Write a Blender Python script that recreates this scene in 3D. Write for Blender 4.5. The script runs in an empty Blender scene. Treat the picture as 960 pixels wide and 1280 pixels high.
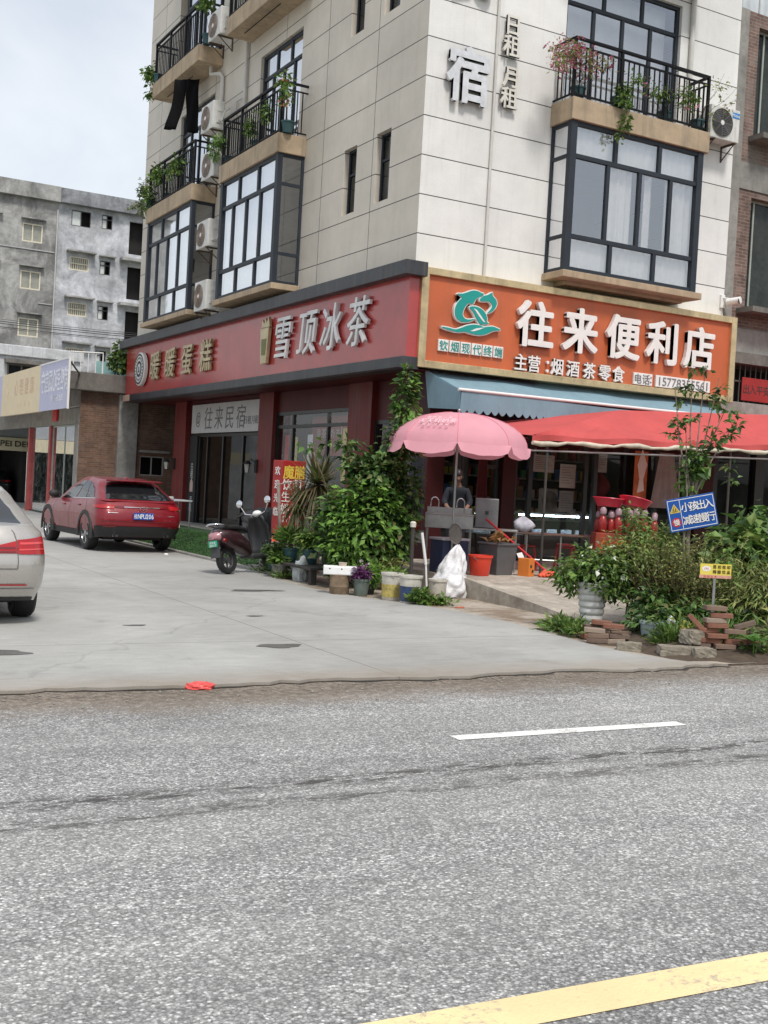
import bpy, bmesh, math, random
from mathutils import Vector, Matrix
PI = math.pi
S = bpy.context.scene
COL = S.collection
V = Vector

# ------------------------------------------------------------------ materials
def nt_new(name):
    m = bpy.data.materials.new(name); m.use_nodes = True
    t = m.node_tree; t.nodes.clear()
    out = t.nodes.new('ShaderNodeOutputMaterial')
    return m, t, out
def N(t, kind, **kw):
    n = t.nodes.new(kind)
    for k, v in kw.items():
        if k.startswith('_'): n.inputs[k[1:].replace('_', ' ')].default_value = v
        else: setattr(n, k, v)
    return n
def ramp(t, stops, interp='LINEAR'):
    r = t.nodes.new('ShaderNodeValToRGB'); r.color_ramp.interpolation = interp
    el = r.color_ramp.elements
    while len(el) < len(stops): el.new(0.5)
    for e, (p, c) in zip(el, stops):
        e.position = p; e.color = (c, c, c, 1) if isinstance(c, (int, float)) else (*c[:3], 1)
    return r
def mixc(t, fac, a, b, mode='MIX'):
    n = t.nodes.new('ShaderNodeMix'); n.data_type = 'RGBA'; n.blend_type = mode
    for sock, v in ((n.inputs[0], fac), (n.inputs[6], a), (n.inputs[7], b)):
        if isinstance(v, bpy.types.NodeSocket): t.links.new(v, sock)
        elif isinstance(v, (int, float)): sock.default_value = v
        else: sock.default_value = (*v[:3], 1)
    return n.outputs[2]
def noise(t, scale, detail=4, rough=.6, vec=None, dist=0):
    n = N(t, 'ShaderNodeTexNoise'); n.inputs['Scale'].default_value = scale
    n.inputs['Detail'].default_value = detail; n.inputs['Roughness'].default_value = rough
    n.inputs['Distortion'].default_value = dist
    if vec is not None: t.links.new(vec, n.inputs['Vector'])
    return n.outputs['Fac']
def coords(t, kind='Object', scale=None, loc=None):
    tc = N(t, 'ShaderNodeTexCoord'); o = tc.outputs[kind]
    if scale or loc:
        mp = N(t, 'ShaderNodeMapping'); t.links.new(o, mp.inputs['Vector'])
        if scale: mp.inputs['Scale'].default_value = scale
        if loc: mp.inputs['Location'].default_value = loc
        o = mp.outputs['Vector']
    return o
def bump(t, h, strength=.3, dist=.01):
    b = N(t, 'ShaderNodeBump'); b.inputs['Strength'].default_value = strength; b.inputs['Distance'].default_value = dist
    t.links.new(h, b.inputs['Height']); return b.outputs['Normal']
MATS = {}
def M(name, col, rough=.6, metal=0, nv=.18, ns=3, grime=0, streak=0, bmp=0, bs=60, coat=0, trans=0, emit=0, spec=.5):
    """painted / plain surface with soft tonal variation, optional grime and vertical rain streaks"""
    if name in MATS: return MATS[name]
    m, t, out = nt_new(name); L = t.links.new
    p = N(t, 'ShaderNodeBsdfPrincipled'); L(p.outputs[0], out.inputs[0])
    co = coords(t)
    nz = noise(t, ns, 6, .65, co)
    r = ramp(t, [(.3, 1 - nv), (.7, 1 + nv * .5)]); L(nz, r.inputs[0])
    c = mixc(t, 1, col, r.outputs[0], 'MULTIPLY')
    if grime:
        g = noise(t, ns * .6, 8, .75, co); rg = ramp(t, [(.48, 0), (.72, 1)]); L(g, rg.inputs[0])
        mm = N(t, 'ShaderNodeMath', operation='MULTIPLY'); mm.inputs[1].default_value = grime; L(rg.outputs[0], mm.inputs[0])
        c = mixc(t, mm.outputs[0], c, (.10, .085, .065))
    if streak:
        sv = coords(t, 'Object', (5, 5, .25)); g = noise(t, 1.6, 5, .6, sv); rg = ramp(t, [(.5, 0), (.75, 1)]); L(g, rg.inputs[0])
        mm = N(t, 'ShaderNodeMath', operation='MULTIPLY'); mm.inputs[1].default_value = streak; L(rg.outputs[0], mm.inputs[0])
        c = mixc(t, mm.outputs[0], c, (.13, .12, .10))
    L(c, p.inputs['Base Color'])
    p.inputs['Roughness'].default_value = rough; p.inputs['Metallic'].default_value = metal
    p.inputs['Specular IOR Level'].default_value = spec
    if coat: p.inputs['Coat Weight'].default_value = coat; p.inputs['Coat Roughness'].default_value = .05
    if bmp: L(bump(t, noise(t, bs, 5, .7, co), bmp, .01), p.inputs['Normal'])
    if emit:
        p.inputs['Emission Color'].default_value = (*col[:3], 1); p.inputs['Emission Strength'].default_value = emit
    if trans:
        tr = N(t, 'ShaderNodeBsdfTranslucent'); L(c, tr.inputs[0]); ms = N(t, 'ShaderNodeMixShader'); ms.inputs[0].default_value = trans
        L(p.outputs[0], ms.inputs[1]); L(tr.outputs[0], ms.inputs[2]); L(ms.outputs[0], out.inputs[0])
    MATS[name] = m; return m
def leafmat(name, cols, trans=.3, rough=.45):
    if name in MATS: return MATS[name]
    m, t, out = nt_new(name); L = t.links.new
    g = N(t, 'ShaderNodeNewGeometry')
    r = ramp(t, [(i / (len(cols) - 1), c) for i, c in enumerate(cols)]); L(g.outputs['Random Per Island'], r.inputs[0])
    big = noise(t, 2.2, 3, .6, coords(t)); rb = ramp(t, [(.35, .72), (.65, 1.35)]); L(big, rb.inputs[0])
    c = mixc(t, 1, r.outputs[0], rb.outputs[0], 'MULTIPLY')
    p = N(t, 'ShaderNodeBsdfPrincipled'); L(c, p.inputs['Base Color']); p.inputs['Roughness'].default_value = rough
    tr = N(t, 'ShaderNodeBsdfTranslucent'); L(c, tr.inputs[0])
    ms = N(t, 'ShaderNodeMixShader'); ms.inputs[0].default_value = trans
    L(p.outputs[0], ms.inputs[1]); L(tr.outputs[0], ms.inputs[2]); L(ms.outputs[0], out.inputs[0])
    MATS[name] = m; return m
def glassmat(name, tint=(.8, .86, .88), refl=.35, rough=.02, dirt=.1, gain=.5):
    m, t, out = nt_new(name); L = t.links.new
    tr = N(t, 'ShaderNodeBsdfTransparent'); tr.inputs[0].default_value = (*tint, 1)
    gl = N(t, 'ShaderNodeBsdfGlossy'); gl.inputs['Roughness'].default_value = rough; gl.inputs[0].default_value = (.95, .97, 1, 1)
    lw = N(t, 'ShaderNodeLayerWeight'); lw.inputs[0].default_value = .35
    r = ramp(t, [(0, refl), (1, min(1, refl + gain))]); L(lw.outputs['Fresnel'], r.inputs[0])
    L(bump(t, noise(t, 1.2, 2, .5, coords(t)), .05, .02), gl.inputs['Normal'])
    ms = N(t, 'ShaderNodeMixShader'); L(r.outputs[0], ms.inputs[0]); L(tr.outputs[0], ms.inputs[1]); L(gl.outputs[0], ms.inputs[2])
    df = N(t, 'ShaderNodeBsdfDiffuse'); df.inputs[0].default_value = (.5, .5, .47, 1)
    dn = noise(t, 3, 6, .7, coords(t)); dr = ramp(t, [(.45, 0), (.9, dirt * 3)]); L(dn, dr.inputs[0])
    m2 = N(t, 'ShaderNodeMixShader'); L(dr.outputs[0], m2.inputs[0]); L(ms.outputs[0], m2.inputs[1]); L(df.outputs[0], m2.inputs[2])
    L(m2.outputs[0], out.inputs[0]); MATS[name] = m; return m
def tilewall(name, col, w, h, offx=0, offz=0, mort=.0095):
    """stone cladding panels with dark open joints and rain streaks, mapped in metres"""
    m, t, out = nt_new(name); L = t.links.new
    p = N(t, 'ShaderNodeBsdfPrincipled'); L(p.outputs[0], out.inputs[0]); p.inputs['Roughness'].default_value = .55
    uv = coords(t, 'UV', None, (-offx, -offz, 0))
    b = N(t, 'ShaderNodeTexBrick'); L(uv, b.inputs['Vector']); b.offset = 0; b.squash = 1
    for k, v in (('Scale', 1), ('Mortar Size', mort), ('Mortar Smooth', .1), ('Bias', 0), ('Brick Width', w), ('Row Height', h)): b.inputs[k].default_value = v
    b.inputs['Color1'].default_value = (*[c * .95 for c in col], 1); b.inputs['Color2'].default_value = (*[min(1, c * 1.04) for c in col], 1)
    b.inputs['Mortar'].default_value = (.05, .048, .045, 1)
    oc = coords(t)
    n1 = noise(t, .5, 6, .7, oc); r1 = ramp(t, [(.3, .82), (.7, 1.05)]); L(n1, r1.inputs[0])
    c = mixc(t, 1, b.outputs['Color'], r1.outputs[0], 'MULTIPLY')
    fine = noise(t, 45, 3, .7, oc); rf = ramp(t, [(.3, .93), (.7, 1.04)]); L(fine, rf.inputs[0])
    c = mixc(t, 1, c, rf.outputs[0], 'MULTIPLY')
    st = noise(t, 1.3, 5, .65, coords(t, 'Object', (3.5, 3.5, .22))); rs = ramp(t, [(.52, 0), (.85, .28)]); L(st, rs.inputs[0])
    c = mixc(t, rs.outputs[0], c, (.30, .275, .24))
    L(c, p.inputs['Base Color'])
    inv = N(t, 'ShaderNodeMath', operation='SUBTRACT'); inv.inputs[0].default_value = 1; L(b.outputs['Fac'], inv.inputs[1])
    L(bump(t, inv.outputs[0], .8, .012), p.inputs['Normal'])
    MATS[name] = m; return m
def brickmat(name, c1, c2, mortar, bw=.25, bh=.065, grime=.5, plaster=None):
    m, t, out = nt_new(name); L = t.links.new
    p = N(t, 'ShaderNodeBsdfPrincipled'); L(p.outputs[0], out.inputs[0]); p.inputs['Roughness'].default_value = .9
    uv = coords(t, 'UV'); oc = coords(t)
    wob = noise(t, 3, 2, .5, oc)
    b = N(t, 'ShaderNodeTexBrick'); L(uv, b.inputs['Vector'])
    for k, v in (('Scale', 1), ('Mortar Size', .011), ('Mortar Smooth', .3), ('Bias', -.1), ('Brick Width', bw), ('Row Height', bh)): b.inputs[k].default_value = v
    b.inputs['Color1'].default_value = (*c1, 1); b.inputs['Color2'].default_value = (*c2, 1); b.inputs['Mortar'].default_value = (*mortar, 1)
    n1 = noise(t, 1.7, 7, .75, oc); r1 = ramp(t, [(.3, .45), (.7, 1.25)]); L(n1, r1.inputs[0])
    c = mixc(t, 1, b.outputs['Color'], r1.outputs[0], 'MULTIPLY')
    g = noise(t, .9, 8, .75, oc); rg = ramp(t, [(.5, 0), (.7, grime)]); L(g, rg.inputs[0])
    c = mixc(t, rg.outputs[0], c, plaster or (.12, .105, .09))
    L(c, p.inputs['Base Color'])
    L(bump(t, mixc(t, .4, b.outputs['Color'], noise(t, 40, 4, .7, oc)), .7, .015), p.inputs['Normal'])
    MATS[name] = m; return m
def concretemat(name, c1, c2, scale=.5, rough=.9, streak=.4, tight=0):
    m, t, out = nt_new(name); L = t.links.new
    p = N(t, 'ShaderNodeBsdfPrincipled'); L(p.outputs[0], out.inputs[0]); p.inputs['Roughness'].default_value = rough
    oc = coords(t)
    n1 = noise(t, scale, 9, .72, oc, .6); r1 = ramp(t, [(.32 + tight, c1), (.68 - tight, c2)]); L(n1, r1.inputs[0])
    n2 = noise(t, scale * 9, 6, .7, oc); r2 = ramp(t, [(.3, .75), (.7, 1.12)]); L(n2, r2.inputs[0])
    c = mixc(t, 1, r1.outputs[0], r2.outputs[0], 'MULTIPLY')
    st = noise(t, 1.2, 6, .7, coords(t, 'Object', (2.2, 2.2, .18))); rs = ramp(t, [(.48, 0), (.78, streak)]); L(st, rs.inputs[0])
    c = mixc(t, rs.outputs[0], c, tuple(x * .45 for x in c1))
    L(c, p.inputs['Base Color']); L(bump(t, noise(t, 50, 5, .7, oc), .35, .008), p.inputs['Normal'])
    MATS[name] = m; return m

# ------------------------------------------------------------------ mesh builder
class MB:
    def __init__(s): s.v = []; s.f = []
    def add(s, vs, fs):
        o = len(s.v); s.v += [tuple(v) for v in vs]; s.f += [tuple(i + o for i in f) for f in fs]; return s
    def box(s, x0, x1, y0, y1, z0, z1, m=None):
        vs = [V((x, y, z)) for z in (z0, z1) for y in (y0, y1) for x in (x0, x1)]
        if m is not None: vs = [m @ v for v in vs]
        return s.add(vs, [(0, 2, 3, 1), (4, 5, 7, 6), (0, 1, 5, 4), (2, 6, 7, 3), (0, 4, 6, 2), (1, 3, 7, 5)])
    def cbox(s, c, sx, sy, sz, m=None):
        return s.box(c[0] - sx / 2, c[0] + sx / 2, c[1] - sy / 2, c[1] + sy / 2, c[2] - sz / 2, c[2] + sz / 2, m)
    def quad(s, *p): return s.add(p, [tuple(range(len(p)))])
    def tube(s, pts, r, n=8, cap=True):
        pts = [V(p) for p in pts]; rs = r if isinstance(r, (list, tuple)) else [r] * len(pts)
        vs = []; fs = []; prev = None
        for i, p in enumerate(pts):
            d = (pts[min(i + 1, len(pts) - 1)] - pts[max(i - 1, 0)])
            d = d.normalized() if d.length > 1e-9 else V((0, 0, 1))
            a = prev if prev is not None else (V((0, 0, 1)) if abs(d.z) < .9 else V((1, 0, 0)))
            u = d.cross(a).normalized() if d.cross(a).length > 1e-6 else d.orthogonal().normalized(); w = u.cross(d).normalized(); prev = w
            for k in range(n):
                an = 2 * PI * k / n; vs.append(p + (u * math.cos(an) + w * math.sin(an)) * rs[i])
        for i in range(len(pts) - 1):
            for k in range(n):
                a, b = i * n + k, i * n + (k + 1) % n; fs.append((a, b, b + n, a + n))
        if cap: fs.append(tuple(range(n))); fs.append(tuple(range(len(vs) - 1, len(vs) - n - 1, -1)))
        return s.add(vs, fs)
    def lathe(s, prof, n=24, c=(0, 0, 0), m=None, cap=True):
        vs = []; fs = []
        for (r, z) in prof:
            for k in range(n):
                a = 2 * PI * k / n; v = V((r * math.cos(a), r * math.sin(a), z)); v = m @ v if m is not None else v; vs.append(v + V(c))
        for i in range(len(prof) - 1):
            for k in range(n):
                a, b = i * n + k, i * n + (k + 1) % n; fs.append((a, b, b + n, a + n))
        if cap:
            if prof[0][0] > 1e-6: fs.append(tuple(range(n - 1, -1, -1)))
            if prof[-1][0] > 1e-6: fs.append(tuple(range(len(vs) - n, len(vs))))
        return s.add(vs, fs)
    def prism(s, poly, m, h, back=True):
        """poly: 2D outline in the frame m (local XY), extruded h along local Z"""
        n = len(poly); vs = [m @ V((x, y, 0)) for x, y in poly] + [m @ V((x, y, h)) for x, y in poly]
        fs = [(i, (i + 1) % n, n + (i + 1) % n, n + i) for i in range(n)] + [tuple(range(n, 2 * n))]
        if back: fs.append(tuple(range(n - 1, -1, -1)))
        return s.add(vs, fs)
    def loft(s, secs, n=20, e=2.5, cap=True):
        """secs: (centre, rx, rz) rings in planes across local Y; superellipse rings"""
        vs = []; fs = []
        for (c, rx, rz) in secs:
            for k in range(n):
                a = 2 * PI * k / n; ca, sa = math.cos(a), math.sin(a)
                vs.append((c[0] + rx * math.copysign(abs(ca) ** (2 / e), ca), c[1], c[2] + rz * math.copysign(abs(sa) ** (2 / e), sa)))
        for i in range(len(secs) - 1):
            for k in range(n):
                a, b = i * n + k, i * n + (k + 1) % n; fs.append((a, a + n, b + n, b))
        if cap: fs.append(tuple(range(n))); fs.append(tuple(range(len(vs) - 1, len(vs) - n - 1, -1)))
        return s.add(vs, fs)
    def ball(s, c, r, n=14, m=8):
        rx, ry, rz = r if isinstance(r, (tuple, list)) else (r, r, r)
        prof = [(math.sin(PI * i / m), -math.cos(PI * i / m)) for i in range(m + 1)]
        return s.lathe(prof, n, c, Matrix.Diagonal((rx, ry, rz)), False)
    def leaf(s, p, d, nrm, L, W, fold=.25):
        d = d.normalized(); side = d.cross(nrm)
        side = side.normalized() if side.length > 1e-6 else d.orthogonal().normalized(); up = side.cross(d)
        a = p; t = p + d * L - up * L * .12; m1 = p + d * L * .45 + side * W / 2 + up * W * fold; m2 = p + d * L * .45 - side * W / 2 + up * W * fold
        mid = p + d * L * .5
        return s.add([a, m1, t, m2, mid], [(0, 1, 4), (1, 2, 4), (2, 3, 4), (3, 0, 4)])
    def build(s, name, mat, parent=None, world=True, smooth=None, bevel=0, xf=None):
        me = bpy.data.meshes.new(name)
        vs = [V(v) for v in s.v]
        if xf is not None: vs = [xf @ v for v in vs]
        if parent is not None and world:
            inv = parent.matrix_basis.inverted() if parent.parent is None else (parent.parent.matrix_basis @ parent.matrix_basis).inverted()
            vs = [inv @ v for v in vs]
        me.from_pydata(vs, [], s.f); me.update()
        uv = me.uv_layers.new(name='UVMap').data
        src = s.v
        for po in me.polygons:
            nx, ny, nz = map(abs, po.normal)
            for li in po.loop_indices:
                x, y, z = src[me.loops[li].vertex_index]
                uv[li].uv = (y, z) if nx >= ny and nx >= nz else ((x, z) if ny >= nz else (x, y))
        me.materials.append(mat)
        if smooth is not None:
            me.polygons.foreach_set('use_smooth', [True] * len(me.polygons))
            me.set_sharp_from_angle(angle=math.radians(smooth))
        o = bpy.data.objects.new(name, me); COL.objects.link(o)
        if parent is not None: o.parent = parent
        if bevel:
            b = o.modifiers.new('edge', 'BEVEL'); b.width = bevel; b.segments = 2; b.limit_method = 'ANGLE'; b.angle_limit = math.radians(40)
        return o
def thing(name, label, cat, loc=(0, 0, 0), rz=0, group=None, rot=None):
    o = bpy.data.objects.new(name, None); COL.objects.link(o); o.empty_display_size = .2
    o.matrix_basis = Matrix.Translation(loc) @ (rot if rot is not None else Matrix.Rotation(rz, 4, 'Z'))
    o['label'] = label; o['category'] = cat
    if group: o['group'] = group
    return o
def tag(o, label, cat, group=None):
    o['label'] = label; o['category'] = cat
    if group: o['group'] = group
    return o
def struct(o): o['kind'] = 'structure'; return o
def dup(root, loc, rz=0, label=None, group=None, scale=None):
    r = root.copy(); COL.objects.link(r); r.matrix_basis = Matrix.Translation(loc) @ Matrix.Rotation(rz, 4, 'Z') @ (Matrix.Scale(scale, 4) if scale else Matrix())
    if label: r['label'] = label
    if group: r['group'] = group
    for ch in root.children:
        c = ch.copy(); COL.objects.link(c); c.parent = r
        for g in ch.children:
            d = g.copy(); COL.objects.link(d); d.parent = c
    return r
def frame(o, xd, yd):
    x = V(xd).normalized(); y = V(yd); y = (y - x * x.dot(y)).normalized(); z = x.cross(y)
    return Matrix(((x.x, y.x, z.x, o[0]), (x.y, y.y, z.y, o[1]), (x.z, y.z, z.z, o[2]), (0, 0, 0, 1)))
RF = lambda x, y, z: frame((x, y, z), (1, 0, 0), (0, 0, 1))      # reads on a wall facing -y
LF = lambda x, y, z: frame((x, y, z), (0, -1, 0), (0, 0, 1))     # reads on a wall facing -x
def glyphs(mb, items, ext=.01, off=0.0, shear=0, res=3):
    """items: (string, frame of its centre, height, width factor); adds real letter shapes, emboldened by off (share of the height)"""
    for (txt, fr, h, wf) in items:
        c = bpy.data.curves.new('glyph', 'FONT'); c.body = txt; c.size = 1; c.extrude = .5; c.resolution_u = res
        c.align_x = 'LEFT'
        o = bpy.data.objects.new('glyph', c); COL.objects.link(o)
        dg = bpy.context.evaluated_depsgraph_get(); dg.update()
        me = bpy.data.meshes.new_from_object(o.evaluated_get(dg))
        if len(me.vertices):
            xs = [v.co.x for v in me.vertices]; ys = [v.co.y for v in me.vertices]
            cx = (min(xs) + max(xs)) / 2; cy = (min(ys) + max(ys)) / 2
            cjk = any(ord(ch) > 0x2e80 for ch in txt)
            k = h / (.95 if cjk else max(ys) - min(ys)); cyy = .38 if cjk else cy
            nb = 0 if off < .006 else (8 if off > .02 else 4)
            for q in range(nb + 1):
                rr = 0 if q == 0 else off * h; a = 2 * PI * (q + .5) / max(1, nb); dx, dy = rr * math.cos(a), rr * math.sin(a); e = ext + .0006 * q
                mb.add([fr @ V(((v.co.x - cx) * k * wf + shear * (v.co.y - cyy) * k + dx, (v.co.y - cyy) * k + dy, (v.co.z + .5) * e)) for v in me.vertices], [tuple(p.vertices) for p in me.polygons])
        bpy.data.objects.remove(o); bpy.data.curves.remove(c); bpy.data.meshes.remove(me)
    return mb
def letters(parent, items, mat, ext=.01, off=0.0, shear=0):
    """big raised characters: each one a part of its own"""
    for it in items: glyphs(MB(), [it], ext, off, shear).build('character', mat, parent)
def row(txt, fr0, pitch, h, wf=1):
    """one glyph per character, centred on fr0"""
    n = len(txt); return [(ch, fr0 @ Matrix.Translation(((i - (n - 1) / 2) * pitch, 0, 0)), h, wf) for i, ch in enumerate(txt) if ch != ' ']
def panel_wall(mb, axis, c, u0, u1, z0, z1, holes, depth, sign):
    """wall sheet at axis=c with rectangular openings; reveals run 'depth' inwards (sign = inward direction)"""
    us = sorted({u0, u1, *[h[0] for h in holes], *[h[1] for h in holes]}); zs = sorted({z0, z1, *[h[2] for h in holes], *[h[3] for h in holes]})
    us = [u for u in us if u0 <= u <= u1]; zs = [z for z in zs if z0 <= z <= z1]
    P = (lambda u, w, z: (u, w, z)) if axis == 'y' else (lambda u, w, z: (w, u, z))
    def q(a, b, c_, d):
        mb.add([a, b, c_, d] if (axis == 'y') == (sign > 0) else [d, c_, b, a], [(0, 1, 2, 3)])
    for i in range(len(us) - 1):
        for j in range(len(zs) - 1):
            uc, zc = (us[i] + us[i + 1]) / 2, (zs[j] + zs[j + 1]) / 2
            if any(h[0] < uc < h[1] and h[2] < zc < h[3] for h in holes): continue
            q(P(us[i], c, zs[j]), P(us[i + 1], c, zs[j]), P(us[i + 1], c, zs[j + 1]), P(us[i], c, zs[j + 1]))
    d = c + depth * sign
    for (a, b, e, f) in holes:
        for (p0, p1) in (((a, e), (a, f)), ((b, f), (b, e)), ((a, f), (b, f)), ((b, e), (a, e))):
            mb.quad(P(p0[0], c, p0[1]), P(p1[0], c, p1[1]), P(p1[0], d, p1[1]), P(p0[0], d, p0[1]))
    return mb
def winframe(mb, axis, c, u0, u1, z0, z1, us=(), zs=(), w=.05, d=.06, sub=()):
    """window frame bars in plane axis=c (centre), with mullions at us, transoms at zs, sub: (u, za, zb) part mullions"""
    def bar(a, b, e, f, dd):
        if axis == 'y': mb.box(a, b, c - dd / 2, c + dd / 2, e, f)
        else: mb.box(c - dd / 2, c + dd / 2, a, b, e, f)
    bar(u0, u0 + w, z0, z1, d); bar(u1 - w, u1, z0, z1, d)
    bar(u0 + w, u1 - w, z0, z0 + w, d - .004); bar(u0 + w, u1 - w, z1 - w, z1, d - .004)
    for z in zs: bar(u0 + w, u1 - w, z - w / 2, z + w / 2, d - .008)
    for u in us: bar(u - w / 2, u + w / 2, z0 + w, z1 - w, d - .012)
    for (u, a, b) in sub: bar(u - w / 2, u + w / 2, a, b, d - .016)
    return mb
rnd = random.Random(7)
# ------------------------------------------------------------------ camera, sky, sun
cam = bpy.data.cameras.new('camera'); co = bpy.data.objects.new('camera', cam); COL.objects.link(co); S.camera = co
cam.sensor_fit = 'VERTICAL'; cam.sensor_height = 24; cam.lens = 26.95; cam.clip_end = 2000
_f = V((0.48992529, 0.87146779, -0.02273968)); _r = V((0.87097431, -0.48820439, 0.05531926)); _u = V((-0.03710734, 0.04690798, 0.99820974))
CAM = V((-11.134, -19.112, 1.7))
co.matrix_world = Matrix(((_r.x, _u.x, -_f.x, CAM.x), (_r.y, _u.y, -_f.y, CAM.y), (_r.z, _u.z, -_f.z, CAM.z), (0, 0, 0, 1)))
S.view_settings.view_transform = 'Standard'; S.view_settings.look = 'None'; S.view_settings.exposure = 0
SUN_EL, SUN_AZ = math.radians(57), math.radians(-172)      # azimuth measured from +y towards +x
sd = bpy.data.lights.new('sun', 'SUN'); sd.energy = 2.7; sd.angle = math.radians(10); sd.color = (1, .965, .91)
so = bpy.data.objects.new('sun', sd); COL.objects.link(so)
_d = V((math.sin(SUN_AZ) * math.cos(SUN_EL), math.cos(SUN_AZ) * math.cos(SUN_EL), math.sin(SUN_EL)))
so.rotation_euler = _d.to_track_quat('Z', 'Y').to_euler(); so.location = (0, -20, 40)
W = bpy.data.worlds.new('World'); S.world = W; W.use_nodes = True
t = W.node_tree; t.nodes.clear(); L = t.links.new
out = N(t, 'ShaderNodeOutputWorld')
sky = N(t, 'ShaderNodeTexSky'); sky.sky_type = 'NISHITA'; sky.sun_disc = False; sky.sun_elevation = SUN_EL; sky.sun_rotation = SUN_AZ
sky.air_density = 1.2; sky.dust_density = 2.5
b1 = N(t, 'ShaderNodeBackground'); b1.inputs[1].default_value = .055; L(sky.outputs[0], b1.inputs[0])
cv = coords(t, 'Generated', (1, 1, 2.6)); cn = noise(t, 1.5, 6, .55, cv, .5)
cr = ramp(t, [(.36, (.56, .60, .655)), (.50, (.71, .735, .765)), (.62, (.87, .875, .88))]); L(cn, cr.inputs[0])
b2 = N(t, 'ShaderNodeBackground'); b2.inputs[1].default_value = .84; L(cr.outputs[0], b2.inputs[0])
ad = N(t, 'ShaderNodeAddShader'); L(b1.outputs[0], ad.inputs[0]); L(b2.outputs[0], ad.inputs[1]); L(ad.outputs[0], out.inputs[0])

# ------------------------------------------------------------------ shared materials
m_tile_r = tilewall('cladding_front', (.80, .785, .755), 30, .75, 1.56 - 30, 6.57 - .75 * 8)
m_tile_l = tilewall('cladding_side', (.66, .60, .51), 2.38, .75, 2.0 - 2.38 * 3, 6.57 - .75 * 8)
m_beige = M('beige_render', (.45, .34, .225), .75, nv=.22, ns=2.5, grime=.35, streak=.55, bmp=.2)
m_frame = M('grey_window_frame', (.030, .037, .047), .5, nv=.15, spec=.25)
m_rail = M('black_railing', (.010, .010, .012), .55, nv=.2, spec=.15)
m_slate = M('dark_slate_metal', (.036, .039, .046), .45, nv=.35, ns=2, grime=.3, streak=.4)
m_red = M('red_composite_panel', (.43, .045, .042), .2, nv=.2, ns=1.2, grime=.10, streak=.2, spec=.8)
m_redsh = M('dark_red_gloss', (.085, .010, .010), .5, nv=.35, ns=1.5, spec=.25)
m_white = M('white_plastic', (.78, .77, .75), .4, nv=.06)
m_acw = M('ac_white', (.68, .67, .63), .45, nv=.15, ns=5, grime=.25, streak=.35)
m_dgrey = M('dark_grey_plastic', (.05, .05, .052), .5)
m_black = M('black_rubber', (.012, .012, .013), .7)
m_glass = glassmat('window_glass', (.80, .86, .88), .30)
m_glassd = glassmat('door_glass', (.50, .55, .54), .02, dirt=.01, gain=.07)
m_glassb = glassmat('bay_glass', (.99, .99, .99), .30, dirt=.015, gain=.4)
m_curtain = M('white_curtain', (.90, .89, .87), .9, nv=.06, ns=6, trans=.1)
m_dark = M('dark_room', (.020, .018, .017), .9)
m_room = M('shop_room', (.075, .055, .045), .85, nv=.3)
m_gold = M('gold_frame', (.66, .52, .30), .38, .6, nv=.3, ns=4, streak=.35)
m_orange = M('orange_sign_face', (.54, .125, .042), .5, nv=.12, ns=1.2, grime=.12, streak=.25)
m_lett = M('white_acrylic_letters', (.80, .77, .735), .4, nv=.08, ns=5)
m_gold2 = M('champagne_letters', (.55, .45, .27), .35, .4, nv=.3)
m_pipe = M('pvc_pipe', (.60, .58, .54), .5, nv=.12, grime=.2)
m_steel = M('brushed_steel', (.42, .42, .41), .38, .8, nv=.25, ns=4, grime=.2)
m_chrome = M('chrome', (.75, .75, .76), .12, 1)
m_conc = concretemat('bare_concrete', (.20, .19, .175), (.36, .345, .315), .7)
m_concd = concretemat('dark_stained_concrete', (.10, .095, .085), (.24, .22, .195), .8, streak=.6)
m_soil = M('garden_soil', (.085, .06, .04), .95, nv=.5, ns=6, bmp=.6, bs=25)
m_terr = M('terracotta', (.30, .11, .06), .75, nv=.3, ns=6, grime=.4)
m_wood = M('weathered_wood', (.22, .16, .105), .8, nv=.4, ns=8, grime=.4)
m_stem = M('plant_stem', (.11, .085, .045), .8, nv=.4)
m_bark = M('pale_bark', (.24, .205, .16), .85, nv=.4, ns=12, bmp=.4)
m_ldark = leafmat('leaf_dark', [(.014, .036, .008), (.03, .075, .014), (.065, .145, .028), (.125, .23, .055), (.16, .14, .05)])
m_lmid = leafmat('leaf_mid', [(.03, .07, .014), (.085, .17, .03), (.15, .26, .05), (.22, .27, .07)])
m_lbri = leafmat('leaf_bright', [(.06, .13, .018), (.12, .25, .036), (.20, .34, .06)])
m_lolive = leafmat('leaf_olive', [(.12, .15, .04), (.24, .28, .07), (.36, .36, .13), (.21, .32, .08)])
m_lred = leafmat('leaf_redbrown', [(.06, .03, .022), (.10, .05, .035), (.05, .06, .02)])
m_dry = leafmat('leaf_dry', [(.16, .115, .06), (.22, .165, .09), (.10, .10, .04), (.05, .09, .025)])
m_pink = leafmat('petal_pink', [(.42, .10, .19), (.55, .20, .28), (.30, .07, .12)])
m_purp = leafmat('petal_purple', [(.10, .03, .10), (.16, .05, .14)])
m_petw = leafmat('petal_white', [(.75, .74, .66), (.8, .8, .75)])
m_pety = leafmat('petal_yellow', [(.55, .45, .06), (.6, .5, .1)])
m_turf = leafmat('artificial_turf', [(.025, .075, .018), (.04, .11, .025), (.06, .13, .035)], .1, .8)
m_bluet = M('blue_sign_film', (.010, .085, .36), .35, nv=.08)
m_yel = M('yellow_film', (.72, .52, .07), .45, nv=.1)
m_redf = M('red_film', (.55, .02, .018), .45, nv=.15)
m_ink = M('dark_ink', (.03, .03, .03), .6)
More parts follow.
